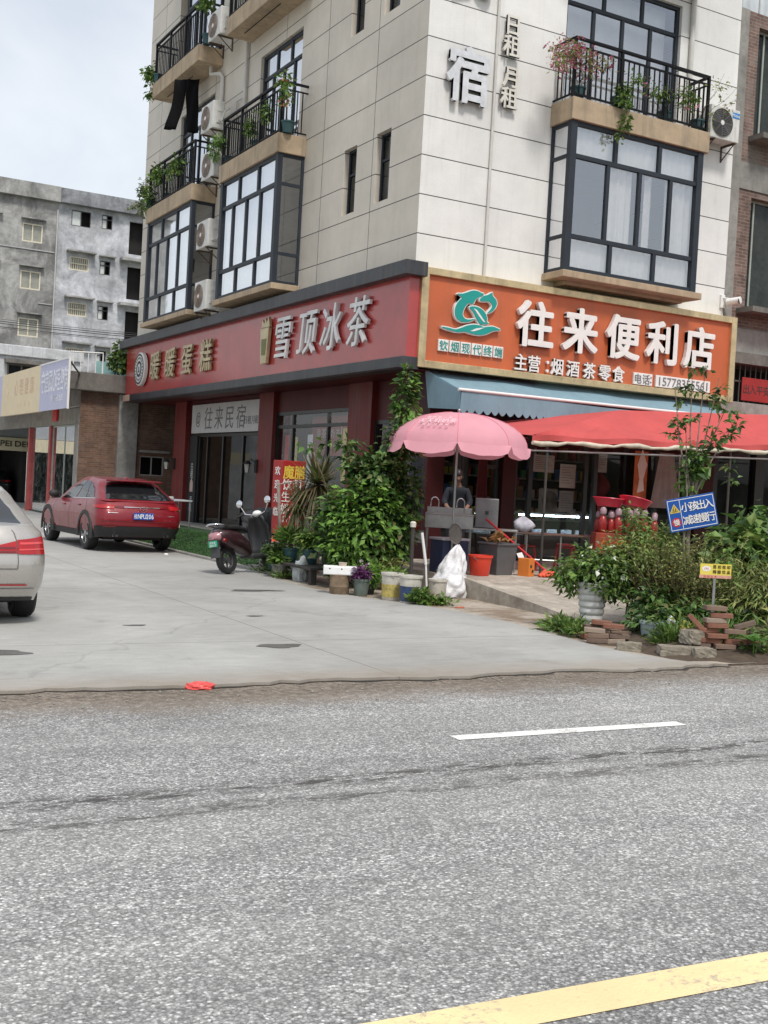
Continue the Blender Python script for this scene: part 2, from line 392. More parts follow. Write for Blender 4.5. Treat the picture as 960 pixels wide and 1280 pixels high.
# ------------------------------------------------------------------ ground, road, yard
def road_mat():
    m, t, out = nt_new('asphalt'); L = t.links.new
    p = N(t, 'ShaderNodeBsdfPrincipled'); L(p.outputs[0], out.inputs[0]); p.inputs['Roughness'].default_value = .8
    oc = coords(t)
    vo = N(t, 'ShaderNodeTexVoronoi'); vo.inputs['Scale'].default_value = 70; L(coords(t, 'Object', (1, 1.15, 1)), vo.inputs['Vector'])
    sp = N(t, 'ShaderNodeSeparateColor'); L(vo.outputs['Color'], sp.inputs[0])
    chip = ramp(t, [(.0, .215), (.3, .285), (.6, .37), (.85, .52), (1, .74)]); L(sp.outputs[0], chip.inputs[0])
    dd = ramp(t, [(.34, 1), (.66, .62)]); L(vo.outputs['Distance'], dd.inputs[0])
    c = mixc(t, 1, chip.outputs[0], dd.outputs[0], 'MULTIPLY')
    vs = N(t, 'ShaderNodeTexVoronoi'); vs.inputs['Scale'].default_value = 130; L(oc, vs.inputs['Vector'])
    sp2 = N(t, 'ShaderNodeSeparateColor'); L(vs.outputs['Color'], sp2.inputs[0]); r2 = ramp(t, [(0, .5), (1, 1.35)]); L(sp2.outputs[1], r2.inputs[0])
    c = mixc(t, .6, c, r2.outputs[0], 'MULTIPLY')
    c = mixc(t, 1, c, (1.0, .985, .955), 'MULTIPLY')
    big = noise(t, .55, 6, .65, coords(t, 'Object', (.5, 1.3, 1))); rb = ramp(t, [(.3, .80), (.7, 1.15)]); L(big, rb.inputs[0])
    c = mixc(t, 1, c, rb.outputs[0], 'MULTIPLY')
    sx = N(t, 'ShaderNodeSeparateXYZ'); L(oc, sx.inputs[0])
    wob = noise(t, .8, 6, .7, oc)
    def band(y0, w, nz, amp, soft):      # soft strip along the road around y0
        a = N(t, 'ShaderNodeMath', operation='MULTIPLY_ADD'); L(nz, a.inputs[0]); a.inputs[1].default_value = amp; L(sx.outputs[1], a.inputs[2])
        s = N(t, 'ShaderNodeMath', operation='SUBTRACT'); L(a.outputs[0], s.inputs[0]); s.inputs[1].default_value = y0 + amp * .5
        ab = N(t, 'ShaderNodeMath', operation='ABSOLUTE'); L(s.outputs[0], ab.inputs[0])
        mr = N(t, 'ShaderNodeMapRange'); L(ab.outputs[0], mr.inputs[0]); mr.inputs[1].default_value = w; mr.inputs[2].default_value = w + soft
        mr.inputs[3].default_value = 1; mr.inputs[4].default_value = 0; return mr.outputs[0]
    def mul(a, b):
        n = N(t, 'ShaderNodeMath', operation='MULTIPLY'); L(a, n.inputs[0])
        if isinstance(b, float): n.inputs[1].default_value = b
        else: L(b, n.inputs[1])
        return n.outputs[0]
    spk = noise(t, 14, 4, .8, oc); rs = ramp(t, [(.42, 0), (.6, 1)]); L(spk, rs.inputs[0])
    # brown soil washed along the road edge
    ed = band(-10.2, .45, wob, 1.4, .7); c = mixc(t, mul(ed, .80), c, (.235, .185, .135))
    ed2 = mul(band(-10.55, .05, wob, .9, .6), rs.outputs[0]); c = mixc(t, mul(ed2, .95), c, (.075, .06, .047))
    ed3 = mul(band(-10.95, .10, wob, 1.2, .5), rs.outputs[0]); c = mixc(t, mul(ed3, .55), c, (.17, .135, .10))
    # paler wheel tracks, darker lane middle with drips of oil
    for y0, k in ((-12.0, .10), (-13.9, .13), (-15.3, .10)): c = mixc(t, mul(band(y0, .15, wob, .3, .55), k), c, (.46, .45, .43))
    oil = ramp(t, [(.60, 0), (.68, 1)]); L(noise(t, 1.7, 8, .8, coords(t, 'Object', (.8, 1.4, 1))), oil.inputs[0]); c = mixc(t, mul(mul(band(-14.7, .3, wob, .5, .6), oil.outputs[0]), .5), c, (.10, .095, .09))
    fine = ramp(t, [(.35, .82), (.65, 1.12)]); L(noise(t, 2.6, 7, .75, coords(t, 'Object', (.35, 1.2, 1))), fine.inputs[0]); c = mixc(t, 1, c, fine.outputs[0], 'MULTIPLY')
    # damp streaks left by dripping water
    w2 = noise(t, 1.1, 7, .75, coords(t, 'Object', (.6, 2.2, 1)), 1)
    pat = ramp(t, [(.48, 0), (.53, 1)]); L(noise(t, 5, 9, .85, coords(t, 'Object', (.6, 2.2, 1))), pat.inputs[0])
    for y0, ww, k in ((-13.28, .035, 1.0), (-13.62, .015, .85)):
        c = mixc(t, mul(mul(band(y0, ww, w2, .34, .13), pat.outputs[0]), k), c, (.062, .058, .054))
    L(c, p.inputs['Base Color'])
    L(bump(t, vo.outputs['Distance'], .6, .004), p.inputs['Normal'])
    return m
def yard_mat():
    m, t, out = nt_new('yard_concrete'); L = t.links.new
    p = N(t, 'ShaderNodeBsdfPrincipled'); L(p.outputs[0], out.inputs[0]); p.inputs['Roughness'].default_value = .75
    oc = coords(t)
    n1 = noise(t, .35, 9, .7, oc, .5); r1 = ramp(t, [(.3, (.285, .28, .262)), (.7, (.44, .435, .41))]); L(n1, r1.inputs[0])
    n2 = noise(t, 6, 6, .7, coords(t, 'Object', (.5, 2, 1))); r2 = ramp(t, [(.3, .86), (.7, 1.07)]); L(n2, r2.inputs[0])
    c = mixc(t, 1, r1.outputs[0], r2.outputs[0], 'MULTIPLY')
    n3 = noise(t, 1.1, 8, .75, oc); r3 = ramp(t, [(.56, 0), (.70, .45)]); L(n3, r3.inputs[0]); c = mixc(t, r3.outputs[0], c, (.17, .16, .14))
    f = noise(t, 70, 3, .7, oc); rf = ramp(t, [(.3, .88), (.7, 1.08)]); L(f, rf.inputs[0]); c = mixc(t, 1, c, rf.outputs[0], 'MULTIPLY')
    # saw-cut joints and a few wandering cracks
    b = N(t, 'ShaderNodeTexBrick'); L(coords(t, 'Object', None, (6.0, 3.0, 0)), b.inputs['Vector']); b.offset = 0
    for k, v in (('Scale', 1), ('Mortar Size', .008), ('Mortar Smooth', .2), ('Brick Width', 4.6), ('Row Height', 5.2)): b.inputs[k].default_value = v
    c = mixc(t, b.outputs['Fac'], c, (.16, .15, .14))
    vc = N(t, 'ShaderNodeTexVoronoi', feature='DISTANCE_TO_EDGE'); vc.inputs['Scale'].default_value = .13
    wv = N(t, 'ShaderNodeTexNoise'); wv.inputs['Scale'].default_value = 1.3; wv.inputs['Detail'].default_value = 5; L(oc, wv.inputs['Vector'])
    av = N(t, 'ShaderNodeVectorMath', operation='MULTIPLY_ADD'); L(wv.outputs['Color'], av.inputs[0]); av.inputs[1].default_value = (.9, .9, 0); L(oc, av.inputs[2]); L(av.outputs[0], vc.inputs['Vector'])
    rc = ramp(t, [(.0, .25), (.0015, 0)]); L(vc.outputs['Distance'], rc.inputs[0]); c = mixc(t, rc.outputs[0], c, (.11, .10, .09))
    # dusty edge next to the road
    sx = N(t, 'ShaderNodeSeparateXYZ'); L(oc, sx.inputs[0]); mr = N(t, 'ShaderNodeMapRange'); L(sx.outputs[1], mr.inputs[0])
    mr.inputs[1].default_value = -9.7; mr.inputs[2].default_value = -10.3; mr.inputs[3].default_value = 0; mr.inputs[4].default_value = 1.1
    mm = N(t, 'ShaderNodeMath', operation='MULTIPLY'); L(mr.outputs[0], mm.inputs[0]); L(noise(t, 2.2, 6, .7, oc), mm.inputs[1])
    c = mixc(t, mm.outputs[0], c, (.27, .22, .165))
    L(c, p.inputs['Base Color']); L(bump(t, noise(t, 30, 6, .75, oc), .25, .01), p.inputs['Normal'])
    return m
def sheet(name, poly, z, mat):
    g = MB(); g.quad(*[(x, y, z) for x, y in poly]); return struct(g.build(name, mat))
def ragged(p0, p1, n, amp, seed):
    r = random.Random(seed); a, b = V((*p0, 0)), V((*p1, 0)); nrm = (b - a).cross(V((0, 0, 1))).normalized(); o = []
    for i in range(n + 1):
        q = a.lerp(b, i / n) + nrm * (r.uniform(-amp, amp) + amp * 1.2 * math.sin(i * .37) if 0 < i < n else 0); o.append((q.x, q.y))
    return o
sheet('ground', [(-500, -500), (500, -500), (500, 500), (-500, 500)], -.06, M('far_ground', (.10, .115, .06), .95, nv=.4, ns=.05))
sheet('road', [(-120, -20.4), (120, -20.4), (120, -9.4), (-120, -9.4)], 0, road_mat())
def roadpaint(name, col):
    m, t, out = nt_new(name); L = t.links.new; p = N(t, 'ShaderNodeBsdfPrincipled'); L(p.outputs[0], out.inputs[0]); p.inputs['Roughness'].default_value = .7
    oc = coords(t); vo = N(t, 'ShaderNodeTexVoronoi'); vo.inputs['Scale'].default_value = 70; L(oc, vo.inputs['Vector'])
    n1 = noise(t, 2.5, 7, .75, oc); n2 = noise(t, 26, 4, .8, oc); ad = N(t, 'ShaderNodeMath', operation='ADD'); L(n1, ad.inputs[0]); L(n2, ad.inputs[1])
    wear = ramp(t, [(.47, .6), (.54, 0)]); hf = N(t, 'ShaderNodeMath', operation='MULTIPLY'); hf.inputs[1].default_value = .58; L(ad.outputs[0], hf.inputs[0]); L(hf.outputs[0], wear.inputs[0])
    tone = ramp(t, [(.3, .86), (.7, 1.05)]); L(noise(t, 1.2, 6, .7, oc), tone.inputs[0]); c = mixc(t, 1, col, tone.outputs[0], 'MULTIPLY')
    c = mixc(t, wear.outputs[0], c, (.27, .26, .245)); L(c, p.inputs['Base Color']); L(bump(t, vo.outputs['Distance'], .5, .003), p.inputs['Normal']); return m
m_ymark = roadpaint('yellow_road_paint', (.84, .66, .36))
m_wmark = roadpaint('white_road_paint', (.82, .81, .77))
yc = MB(); yx = (-120, -22, -14, 2, 10, 120); yu = lambda x: -16.035 - .047 * (max(-14, min(2, x)) + 8.5); yl = lambda x: -16.232 - .053 * (max(-14, min(2, x)) + 8.5)
for a, b in zip(yx, yx[1:]): yc.quad((a, yl(a), .004), (b, yl(b), .004), (b, yu(b), .004), (a, yu(a), .004))
struct(yc.build('yellow_centre_line', m_ymark))
wl = MB()
for k in range(-6, 8): wl.quad((-6.8 + k * 6, -12.62, .004), (-4.75 + k * 6, -12.66, .004), (-4.75 + k * 6, -12.53, .004), (-6.8 + k * 6, -12.49, .004))
struct(wl.build('white_edge_line', m_wmark))
edge = ragged((-60, -10.28), (-2.0, -10.42), 420, .05, 3)
yardpoly = edge + [(-2.35, -10.2), (-2.6, -9.6), (-2.6, -8.9), (-2.5, -8.0), (-2.35, -6.9), (-2.4, -5.8), (-2.62, -4.95), (-3.0, -4.1), (-3.2, -3.0), (-3.15, -1.6), (-3.05, -.6), (-2.86, -.55), (-2.86, 16), (12, 16), (12, 70), (-60, 70)]
m_yard = yard_mat()
yd = MB(); n = len(yardpoly)
yd.add([(x, y, .028) for x, y in yardpoly] + [(x, y, -.02) for x, y in yardpoly], [tuple(range(n))] + [(i, n + i, n + (i + 1) % n, (i + 1) % n) for i in range(n)])
struct(yd.build('concrete_yard', m_yard))
vpoly = [(-2.2, -10.35), (-2.75, -10.1), (-2.8, -8), (-2.6, -6), (-3.3, -4), (-3.4, -2), (-3.2, -.45), (1, -.45), (1.5, -10.35)]
m_verge = concretemat('dirt_and_worn_concrete', (.22, .165, .115), (.46, .41, .34), 1.3, tight=.08)
sheet('dirt_verge', vpoly, .018, m_verge)
# damp patches and a worn dark seam where the yard meets the asphalt
m_damp = concretemat('damp_concrete', (.085, .082, .075), (.15, .145, .135), 2.5, rough=.45, tight=.05)
r = random.Random(44)
for (x, y, a, b) in ((-6.31, -8.55, .24, .13), (-9.15, -8.6, .36, .16), (-4.35, -3.25, .42, .13), (-7.3, -6.9, .12, .05), (-5.6, -6.2, .10, .05)):
    poly = []
    for k in range(28): q = 2 * PI * k / 28; f = 1 + .16 * math.sin(3 * q + x) + .10 * math.sin(5 * q + y) + r.uniform(-.06, .06); poly.append((x + a * f * math.cos(q) + .2 * b * math.sin(q), y + b * f * math.sin(q)))
    sheet('damp_stain', poly, .032, m_damp)
g = MB(); m_seam = M('dark_seam_dirt', (.045, .038, .03), .95, nv=.5, ns=8)
for k in range(len(edge) - 1):
    (x0, y0), (x1, y1) = edge[k], edge[k + 1]
    if not -16 < x0 < -2: continue
    w0 = .015 + .05 * abs(math.sin(k * .7) * math.sin(k * .23)); w1 = .015 + .05 * abs(math.sin((k + 1) * .7) * math.sin((k + 1) * .23)); g.quad((x0, y0 + .02, .005), (x0, y0 - w0, .005), (x1, y1 - w1, .005), (x1, y1 + .02, .005))
struct(g.build('dirt_seam', m_seam))
g = MB()
for k in range(260):
    x = r.uniform(-14, -2.2); y = -10.5 - abs(r.gauss(0, .28)); s_ = r.uniform(.004, .015); g.ball((x, y, s_ * .4), (s_, s_ * .8, s_ * .6), 6, 4)
gv = g.build('roadside_gravel', m_conc, smooth=60); gv['kind'] = 'stuff'; gv['label'] = 'loose pale gravel scattered along the road edge'
# entrance strip with artificial turf, kerb
kb = MB().box(-2.92, -2.80, -.55, 13.6, -.02, .075).build('kerb', m_conc, bevel=.015); struct(kb)
st = MB().box(-1.75, 3.8, -.55, 18, -.02, .275).box(-2.80, -1.752, -.55, .78, -.02, .10); struct(st.build('entrance_strip', m_conc))
tz = lambda x: .05 + .24 * min(1, max(0, (x + 2.80) / 1.0)) ** .8
g = MB(); n = 12
for k in range(n + 1): x = -2.80 + 1.05 * k / n; g.v += [(x, .8, tz(x)), (x, 13.4, tz(x))]
for k in range(n): g.f.append((2 * k, 2 * k + 2, 2 * k + 3, 2 * k + 1))
g.quad((-1.75, .8, .29), (-.3, .8, .29), (-.3, 13.4, .29), (-1.75, 13.4, .29)); g.quad((-2.80, .8, .0), (-1.75, .8, .0), (-1.75, .8, .29), (-2.3, .8, .17))
struct(g.build('turf_backing', M('turf_backing', (.018, .052, .014), .95, nv=.4, ns=8)))
g = MB(); r = random.Random(5)
for i in range(24000):
    y = r.uniform(.82, 13.3); x = r.uniform(-2.79, -1.1)
    g.leaf(V((x, y, (tz(x) if x < -1.75 else .29) - .004)), V((r.uniform(-.9, .9), r.uniform(-.9, .9), .8)), V((r.uniform(-1, 1), r.uniform(-1, 1), .2)), r.uniform(.025, .045), .02, .1)
tf = g.build('artificial_turf', m_turf); tf['kind'] = 'stuff'; tf['label'] = 'green artificial turf sloping up to the entrance'
# raised shop platform with its ramp
m_plat = concretemat('platform_concrete', (.27, .235, .19), (.54, .49, .41), 1.1, tight=.05)
pf = MB().box(-1.15, 11, -4.1, 0, -.02, .32); 
pf.add([(-1.15, -4.1, .32), (1.9, -4.1, .32), (1.9, -7.1, .03), (-1.2, -7.1, .03), (-1.15, -4.1, -.02), (1.9, -4.1, -.02), (1.9, -7.1, -.02), (-1.2, -7.1, -.02)], [(3, 2, 1, 0), (0, 4, 7, 3), (1, 2, 6, 5), (2, 3, 7, 6)])
struct(pf.build('shop_platform', m_plat))
# planting bed on the right
bed = MB(); nx, ny = 36, 16; r = random.Random(9)
for j in range(ny + 1):
    for i in range(nx + 1):
        u, v = i / nx, j / ny
        x = -2.45 + u * 16; y = -10.38 + v * (3.6 if x > 2 else 3.0)
        if x < -1: y = max(y, -10.38 + .55 * max(0, -1 - x) * 0)
        h = .32 * math.sin(PI * min(1, v * 1.02)) ** .7 * min(1, u * 9) + r.uniform(-.02, .03)
        bed.v.append((x + r.uniform(-.05, .05), y, max(.0, h)))
for j in range(ny):
    for i in range(nx): a = j * (nx + 1) + i; bed.f.append((a, a + 1, a + nx + 2, a + nx + 1))
struct(bed.build('planting_bed_soil', m_soil, smooth=60))
# far hills across the road and behind the houses
def hills(name, pts, mat):
    h = MB(); r = random.Random(len(pts))
    for i, (x, y, z) in enumerate(pts): h.v += [(x, y, -1), (x * 1.02, y * 1.02, z * .6), (x * 1.08, y * 1.1, z)]
    for i in range(len(pts) - 1):
        for k in range(2): h.f.append((i * 3 + k, i * 3 + 3 + k, i * 3 + 4 + k, i * 3 + 1 + k))
    return struct(h.build(name, mat, smooth=80))
r = random.Random(4)
hills('hills', [(x, -95 + r.uniform(-4, 4), 11 + 7 * math.sin(x * .03 + 1) + r.uniform(-1.5, 1.5)) for x in range(-220, 221, 11)], M('hill_green', (.045, .065, .03), .95, nv=.5, ns=.08))
# ------------------------------------------------------------------ the tiled corner building
B = thing('apartment_building', 'pale tiled corner building with bay windows, balconies and two shop signs', 'building')
HT = 18.0
BAYR = (3.0, 6.6); BZ = (6.2, 9.18); SLAB = (9.18, 9.62)
lb = [(5.3, 9.0), (11.05, 15.05)]          # left bays / balconies along y
rh = [(3.1, 6.5, 6.25, 9.15), (3.25, 6.35, 9.66, 12.45), (3.1, 6.5, 12.95, 15.9)]
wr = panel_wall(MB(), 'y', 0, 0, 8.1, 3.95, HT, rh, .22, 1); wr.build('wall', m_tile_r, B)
lh = []
for (a, b) in lb: lh += [(a + .12, b - .12, 6.25, 9.15), (a + .5, b - .7, 9.66, 12.35), (a + .12, b - .12, 13.4, 16.2)]
NW = [(2.72, 3.30, 7.46, 8.87), (1.25, 1.85, 7.46, 8.88), (2.70, 3.30, 11.29, 12.7), (1.18, 1.83, 11.29, 12.7)]
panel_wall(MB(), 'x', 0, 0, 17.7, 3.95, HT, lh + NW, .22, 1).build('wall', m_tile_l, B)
w = MB(); w.quad((8.1, 0, 0), (8.1, 17.7, 0), (8.1, 17.7, HT), (8.1, 0, HT)); w.quad((0, 17.7, 3.95), (0, 17.7, HT), (8.1, 17.7, HT), (8.1, 17.7, 3.95))
w.quad((0, 0, HT), (8.1, 0, HT), (8.1, 17.7, HT), (0, 17.7, HT)); w.build('rear_wall', m_tile_r, B)
# dark rooms behind the upper windows
w = MB()
for z in (3.97, 9.3, 12.9): w.quad((.24, .24, z), (8, .24, z), (8, 17.6, z), (.24, 17.6, z))
w.quad((.24, 4.6, 4), (8, 4.6, 4), (8, 4.6, HT), (.24, 4.6, HT)); w.quad((3.2, 4.6, 4), (3.2, 17.6, 4), (3.2, 17.6, HT), (3.2, 4.6, HT))
w.build('interior_wall', M('upper_room', (.30, .28, .25), .9), B)
# ground floor: pillars, headers, rooms
for (a, b) in ((14.63, 15.66), (8.04, 8.97), (2.78, 3.86)): MB().box(.72, 1.3, a, b, .1, 3.94).build('pillar', M('red_painted_pillar', (.16, .022, .020), .5, nv=.2, ns=2, streak=.35, spec=.3), B)  # red darkened to mimic the deep shade under the overhang
for a in ((.5, .9, -.02, .5, .1, 3.94), (7.6, 8.1, -.02, .4, .3, 3.94), (2.3, 2.62, -.02, .3, .3, 3.94)): MB().box(*a).build('corner_pillar', M('shaded_red_pillar', (.045, .007, .007), .5, spec=.25), B)  # darker copy of the pillar red, standing in for the awning's shade
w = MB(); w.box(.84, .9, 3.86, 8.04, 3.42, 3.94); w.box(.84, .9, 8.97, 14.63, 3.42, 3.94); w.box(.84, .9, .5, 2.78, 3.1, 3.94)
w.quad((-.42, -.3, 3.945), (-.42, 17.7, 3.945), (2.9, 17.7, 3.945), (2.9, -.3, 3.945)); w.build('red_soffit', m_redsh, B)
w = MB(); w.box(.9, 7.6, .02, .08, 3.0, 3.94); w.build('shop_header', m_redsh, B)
w = MB()
w.quad((.8, 0, .325), (8.1, 0, .325), (8.1, 8.45, .325), (.8, 8.45, .325)); w.quad((.9, 8.5, .1), (8.1, 8.5, .1), (8.1, 8.5, 3.94), (.9, 8.5, 3.94))
w.quad((8.05, .1, .3), (8.05, 8.4, .3), (8.05, 8.4, 3.94), (8.05, .1, 3.94)); w.quad((.9, .1, 3.9), (8, .1, 3.9), (8, 8.4, 3.9), (.9, 8.4, 3.9))
w.quad((3.7, 8.55, .1), (3.7, 15.6, .1), (3.7, 15.6, 3.94), (3.7, 8.55, 3.94)); w.quad((.9, 15.62, .1), (3.7, 15.62, .1), (3.7, 15.62, 3.94), (.9, 15.62, 3.94)); w.quad((.8, 8.6, .125), (3.7, 8.6, .125), (3.7, 15.6, .125), (.8, 15.6, .125))
w.build('shop_interior', m_room, B)
# bays and balconies ------------------------------------------------
def bay(axis, u0, u1, z0, z1, d, parent, mull=None):
    """projecting bay: axis 'y' faces -y, axis 'x' faces -x; frame with 3 lights above, 4 sliders, 3 lights below"""
    fr = MB(); gl = MB(); cu = MB(); c = -d + .05
    zt, zb = z0 + (z1 - z0) * .77, z0 + (z1 - z0) * .235
    t3 = [u0 + (u1 - u0) * k / 3 for k in (1, 2)]; t4 = [u0 + (u1 - u0) * k for k in (.285, .525, .765)]
    winframe(fr, axis, c, u0, u1, z0, z1, (), (zt, zb), .085, .09, [(u, zt + .04, z1 - .08) for u in t3] + [(u, z0 + .08, zb - .04) for u in t3] + [(u, zb + .04, zt - .04) for u in t4])
    for uu in (u0, u1):                       # thick corner posts and the glazed return sides
        a, b = (uu - .01, uu + .14) if uu == u0 else (uu - .14, uu + .01)
        s0, s1 = (uu + .002, uu + .06) if uu == u0 else (uu - .06, uu - .002)
        if axis == 'y':
            fr.box(a, b, -d - .01, -d + .11, z0, z1); sm = (s0 + s1) / 2
            for (p, q) in ((-.06, 0.0),): fr.box(s0, s1, p, q, z0, z1)
            for z in (z0 + .04, zb, zt, z1 - .04): fr.box(s0 + .004, s1 - .004, -d + .11, -.06, z - .035, z + .035)
            gl.quad((sm, -d, z0), (sm, 0, z0), (sm, 0, z1), (sm, -d, z1)); cu.quad((sm + (.1 if uu == u0 else -.1), -d + .2, z0), (sm + (.1 if uu == u0 else -.1), 0, z0), (sm + (.1 if uu == u0 else -.1), 0, z1), (sm + (.1 if uu == u0 else -.1), -d + .2, z1))
        else:
            fr.box(-d - .01, -d + .11, a, b, z0, z1); sm = (s0 + s1) / 2
            fr.box(-.06, 0, s0, s1, z0, z1)
            for z in (z0 + .04, zb, zt, z1 - .04): fr.box(-d + .11, -.06, s0 + .004, s1 - .004, z - .035, z + .035)
            gl.quad((-d, sm, z0), (0, sm, z0), (0, sm, z1), (-d, sm, z1))
    def wavy(a, b, e, f, dd, amp=.025):
        n = max(4, int((b - a) / .035)); vs = []
        for i in range(n + 1):
            u = a + (b - a) * i / n; off = dd + amp * math.sin(i * 1.15) + amp * .5 * math.sin(i * .41)
            for z in (e, f): vs.append((u, off, z) if axis == 'y' else (off, u, z))
        cu.add(vs, [(2 * i, 2 * i + 2, 2 * i + 3, 2 * i + 1) for i in range(n)])
    P = (lambda u, w, z: (u, w, z)) if axis == 'y' else (lambda u, w, z: (w, u, z))
    gl.quad(P(u0, c, z0), P(u1, c, z0), P(u1, c, z1), P(u0, c, z1))
    o = fr.build('bay_window', m_frame, parent)
    gl.build('glass_pane', m_glassb, o)
    if axis == 'y':
        for (a, b) in ((.30, .50), (.60, .66), (.76, .99)): wavy(u0 + (u1 - u0) * a, u0 + (u1 - u0) * b, zb, zt, c + .14)
        wavy(u0 + .1, u1 - .1, z0 + .02, zb, c + .10, .012); wavy(u0 + .1, u1 - .1, zt, z1 - .02, c + .10, .012)
    else:
        wavy(u0 + .15, u1 - .15, z0 + .05, z1 - .05, c + .10, .012)
    cu.build('curtain', m_curtain, o)
    return o
def slab(axis, u0, u1, z0, z1, d, parent, name='balcony_slab'):
    mb = MB()
    if axis == 'y': mb.box(u0, u1, -d, -.002, z0, z1)
    else: mb.box(-d, -.002, u0, u1, z0, z1)
    return mb.build(name, m_beige, parent, bevel=.012)
def railing(axis, u0, u1, z0, d, parent, h=1.2):
    mb = MB(); P = (lambda u, w, z: (u, w, z)) if axis == 'y' else (lambda u, w, z: (w, u, z))
    def bx(ua, ub, wa, wb, a, b):
        mb.box(ua, ub, wa, wb, a, b) if axis == 'y' else mb.box(wa, wb, ua, ub, a, b)
    f = -d + .05
    bx(u0 - .02, u1 + .02, f - .035, f + .035, z0 + h - .05, z0 + h); bx(u0, u1, f - .018, f + .018, z0 + h - .2, z0 + h - .165); bx(u0, u1, f - .018, f + .018, z0 + .06, z0 + .095)
    for uu in (u0, u1):
        bx(uu - .03, uu + .03, f + .035, -.002, z0 + h - .048, z0 + h - .002); bx(uu - .016, uu + .016, f + .018, -.002, z0 + .062, z0 + .093); bx(uu - .016, uu + .016, f + .018, -.002, z0 + h - .198, z0 + h - .168)
        for k in range(1, 5): w_ = f + (-f) * k / 5; bx(uu - .011, uu + .011, w_ - .011, w_ + .011, z0 + .093, z0 + h - .198)
    nposts = 3
    for k in range(nposts + 1):
        u = u0 + (u1 - u0) * k / nposts; bx(u - .028, u + .028, f - .028, f + .028, z0 + .001, z0 + h - .05)
    nb = int((u1 - u0) / .135)
    for k in range(1, nb):
        u = u0 + (u1 - u0) * k / nb; bx(u - .012, u + .012, f - .012, f + .012, z0 + .095, z0 + h - .2)
    return mb.build('balcony_railing', m_rail, parent)
def balcony_door(axis, u0, u1, z0, z1, parent, c=.12):
    fr = MB(); zt = z0 + (z1 - z0) * .78; us = [u0 + (u1 - u0) * k / 4 for k in (1, 2, 3)]; u3 = [u0 + (u1 - u0) * k / 3 for k in (1, 2)]
    winframe(fr, axis, c, u0, u1, z0, z1, (), (zt,), .075, .08, [(u, z0 + .07, zt - .04) for u in us] + [(u, zt + .04, z1 - .07) for u in u3])
    o = fr.build('balcony_door', m_frame, parent)
    gl = MB(); cu = MB(); P = (lambda u, w, z: (u, w, z)) if axis == 'y' else (lambda u, w, z: (w, u, z))
    gl.quad(P(u0, c, z0), P(u1, c, z0), P(u1, c, z1), P(u0, c, z1)); gl.build('glass_pane', m_glassb, o)
    cu.quad(P(u0 + .1, c + .3, z0), P(u1 - .1, c + .3, z0), P(u1 - .1, c + .3, z1), P(u0 + .1, c + .3, z1)); cu.build('curtain', m_curtain, o)
    return o
bay('y', BAYR[0] + .03, BAYR[1] - .03, BZ[0], BZ[1], .66, B); slab('y', 2.98, 6.72, 6.06, 6.2, .72, B, 'bay_sill')
MB().box(3.3, 6.45, -.42, -.004, 5.98, 6.058).build('bay_sill_underside', m_beige, B)
slab('y', 2.98, 6.68, *SLAB, .72, B); railing('y', 3.02, 6.62, SLAB[1], .70, B); balcony_door('y', 3.25, 6.35, 9.66, 12.45, B)
slab('y', 2.98, 6.68, 12.9, 13.35, .72, B)
for i, (a, b) in enumerate(lb):
    bay('x', a + .05, b - .05, BZ[0], BZ[1], .66, B); slab('x', a - .05, b + .05, 6.06, 6.2, .72, B, 'bay_sill')
    slab('x', a, b, *SLAB, .72, B); railing('x', a + .05, b - .05, SLAB[1], .70, B); balcony_door('x', a + .5, b - .7, 9.66, 12.35, B)
    slab('x', a, b, 12.93, 13.37, .72, B); railing('x', a + .05, b - .05, 13.37, .70, B); balcony_door('x', a + .6, b - .6, 13.4, 16.2, B)
    slab('x', a, b, 16.7, 17.1, .72, B)
for (a, b, e, f) in NW:
    o = winframe(MB(), 'x', .15, a, b, e, f, (), (e + (f - e) * .62,), .05, .06).build('narrow_window', m_frame, B)
    MB().quad((.15, a, e), (.15, b, e), (.15, b, f), (.15, a, f)).build('glass_pane', m_glassd, o)
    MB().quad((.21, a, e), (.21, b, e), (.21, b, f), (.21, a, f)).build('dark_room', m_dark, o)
# pipes
w = MB().tube([(1.56, -.035, 5.9), (1.56, -.035, HT)], .03, 10); w.build('wall_conduit', m_pipe, B, smooth=60)
MB().tube([(6.62, -.06, 9.62), (6.62, -.06, HT)], .055, 12).build('drain_pipe', m_pipe, B, smooth=60)
MB().tube([(-.07, 10.85, 9.9), (-.07, 10.85, 12.55), (-.07, 11.05, 12.7), (-.25, 11.3, 12.72), (-.25, 11.3, 12.93)], .055, 12).build('drain_pipe', m_pipe, B, smooth=60)
MB().tube([(-.07, 9.15, 9.6), (-.07, 9.15, 13.2)], .045, 12).build('drain_pipe', m_pipe, B, smooth=60)
MB().tube([(-.05, 9.75, 10.3), (-.05, 9.75, 11.6), (-.05, 9.2, 11.6)], .02, 8).build('drain_pipe', m_pipe, B, smooth=60)
MB().tube([(-.45, 14.4, 12.88), (-.45, 12.2, 12.88)], .012, 6).build('clothes_rail', m_rail, B)
MB().tube([(-.45, 8.4, 12.88), (-.45, 6.2, 12.88)], .012, 6).build('clothes_rail', m_rail, B)
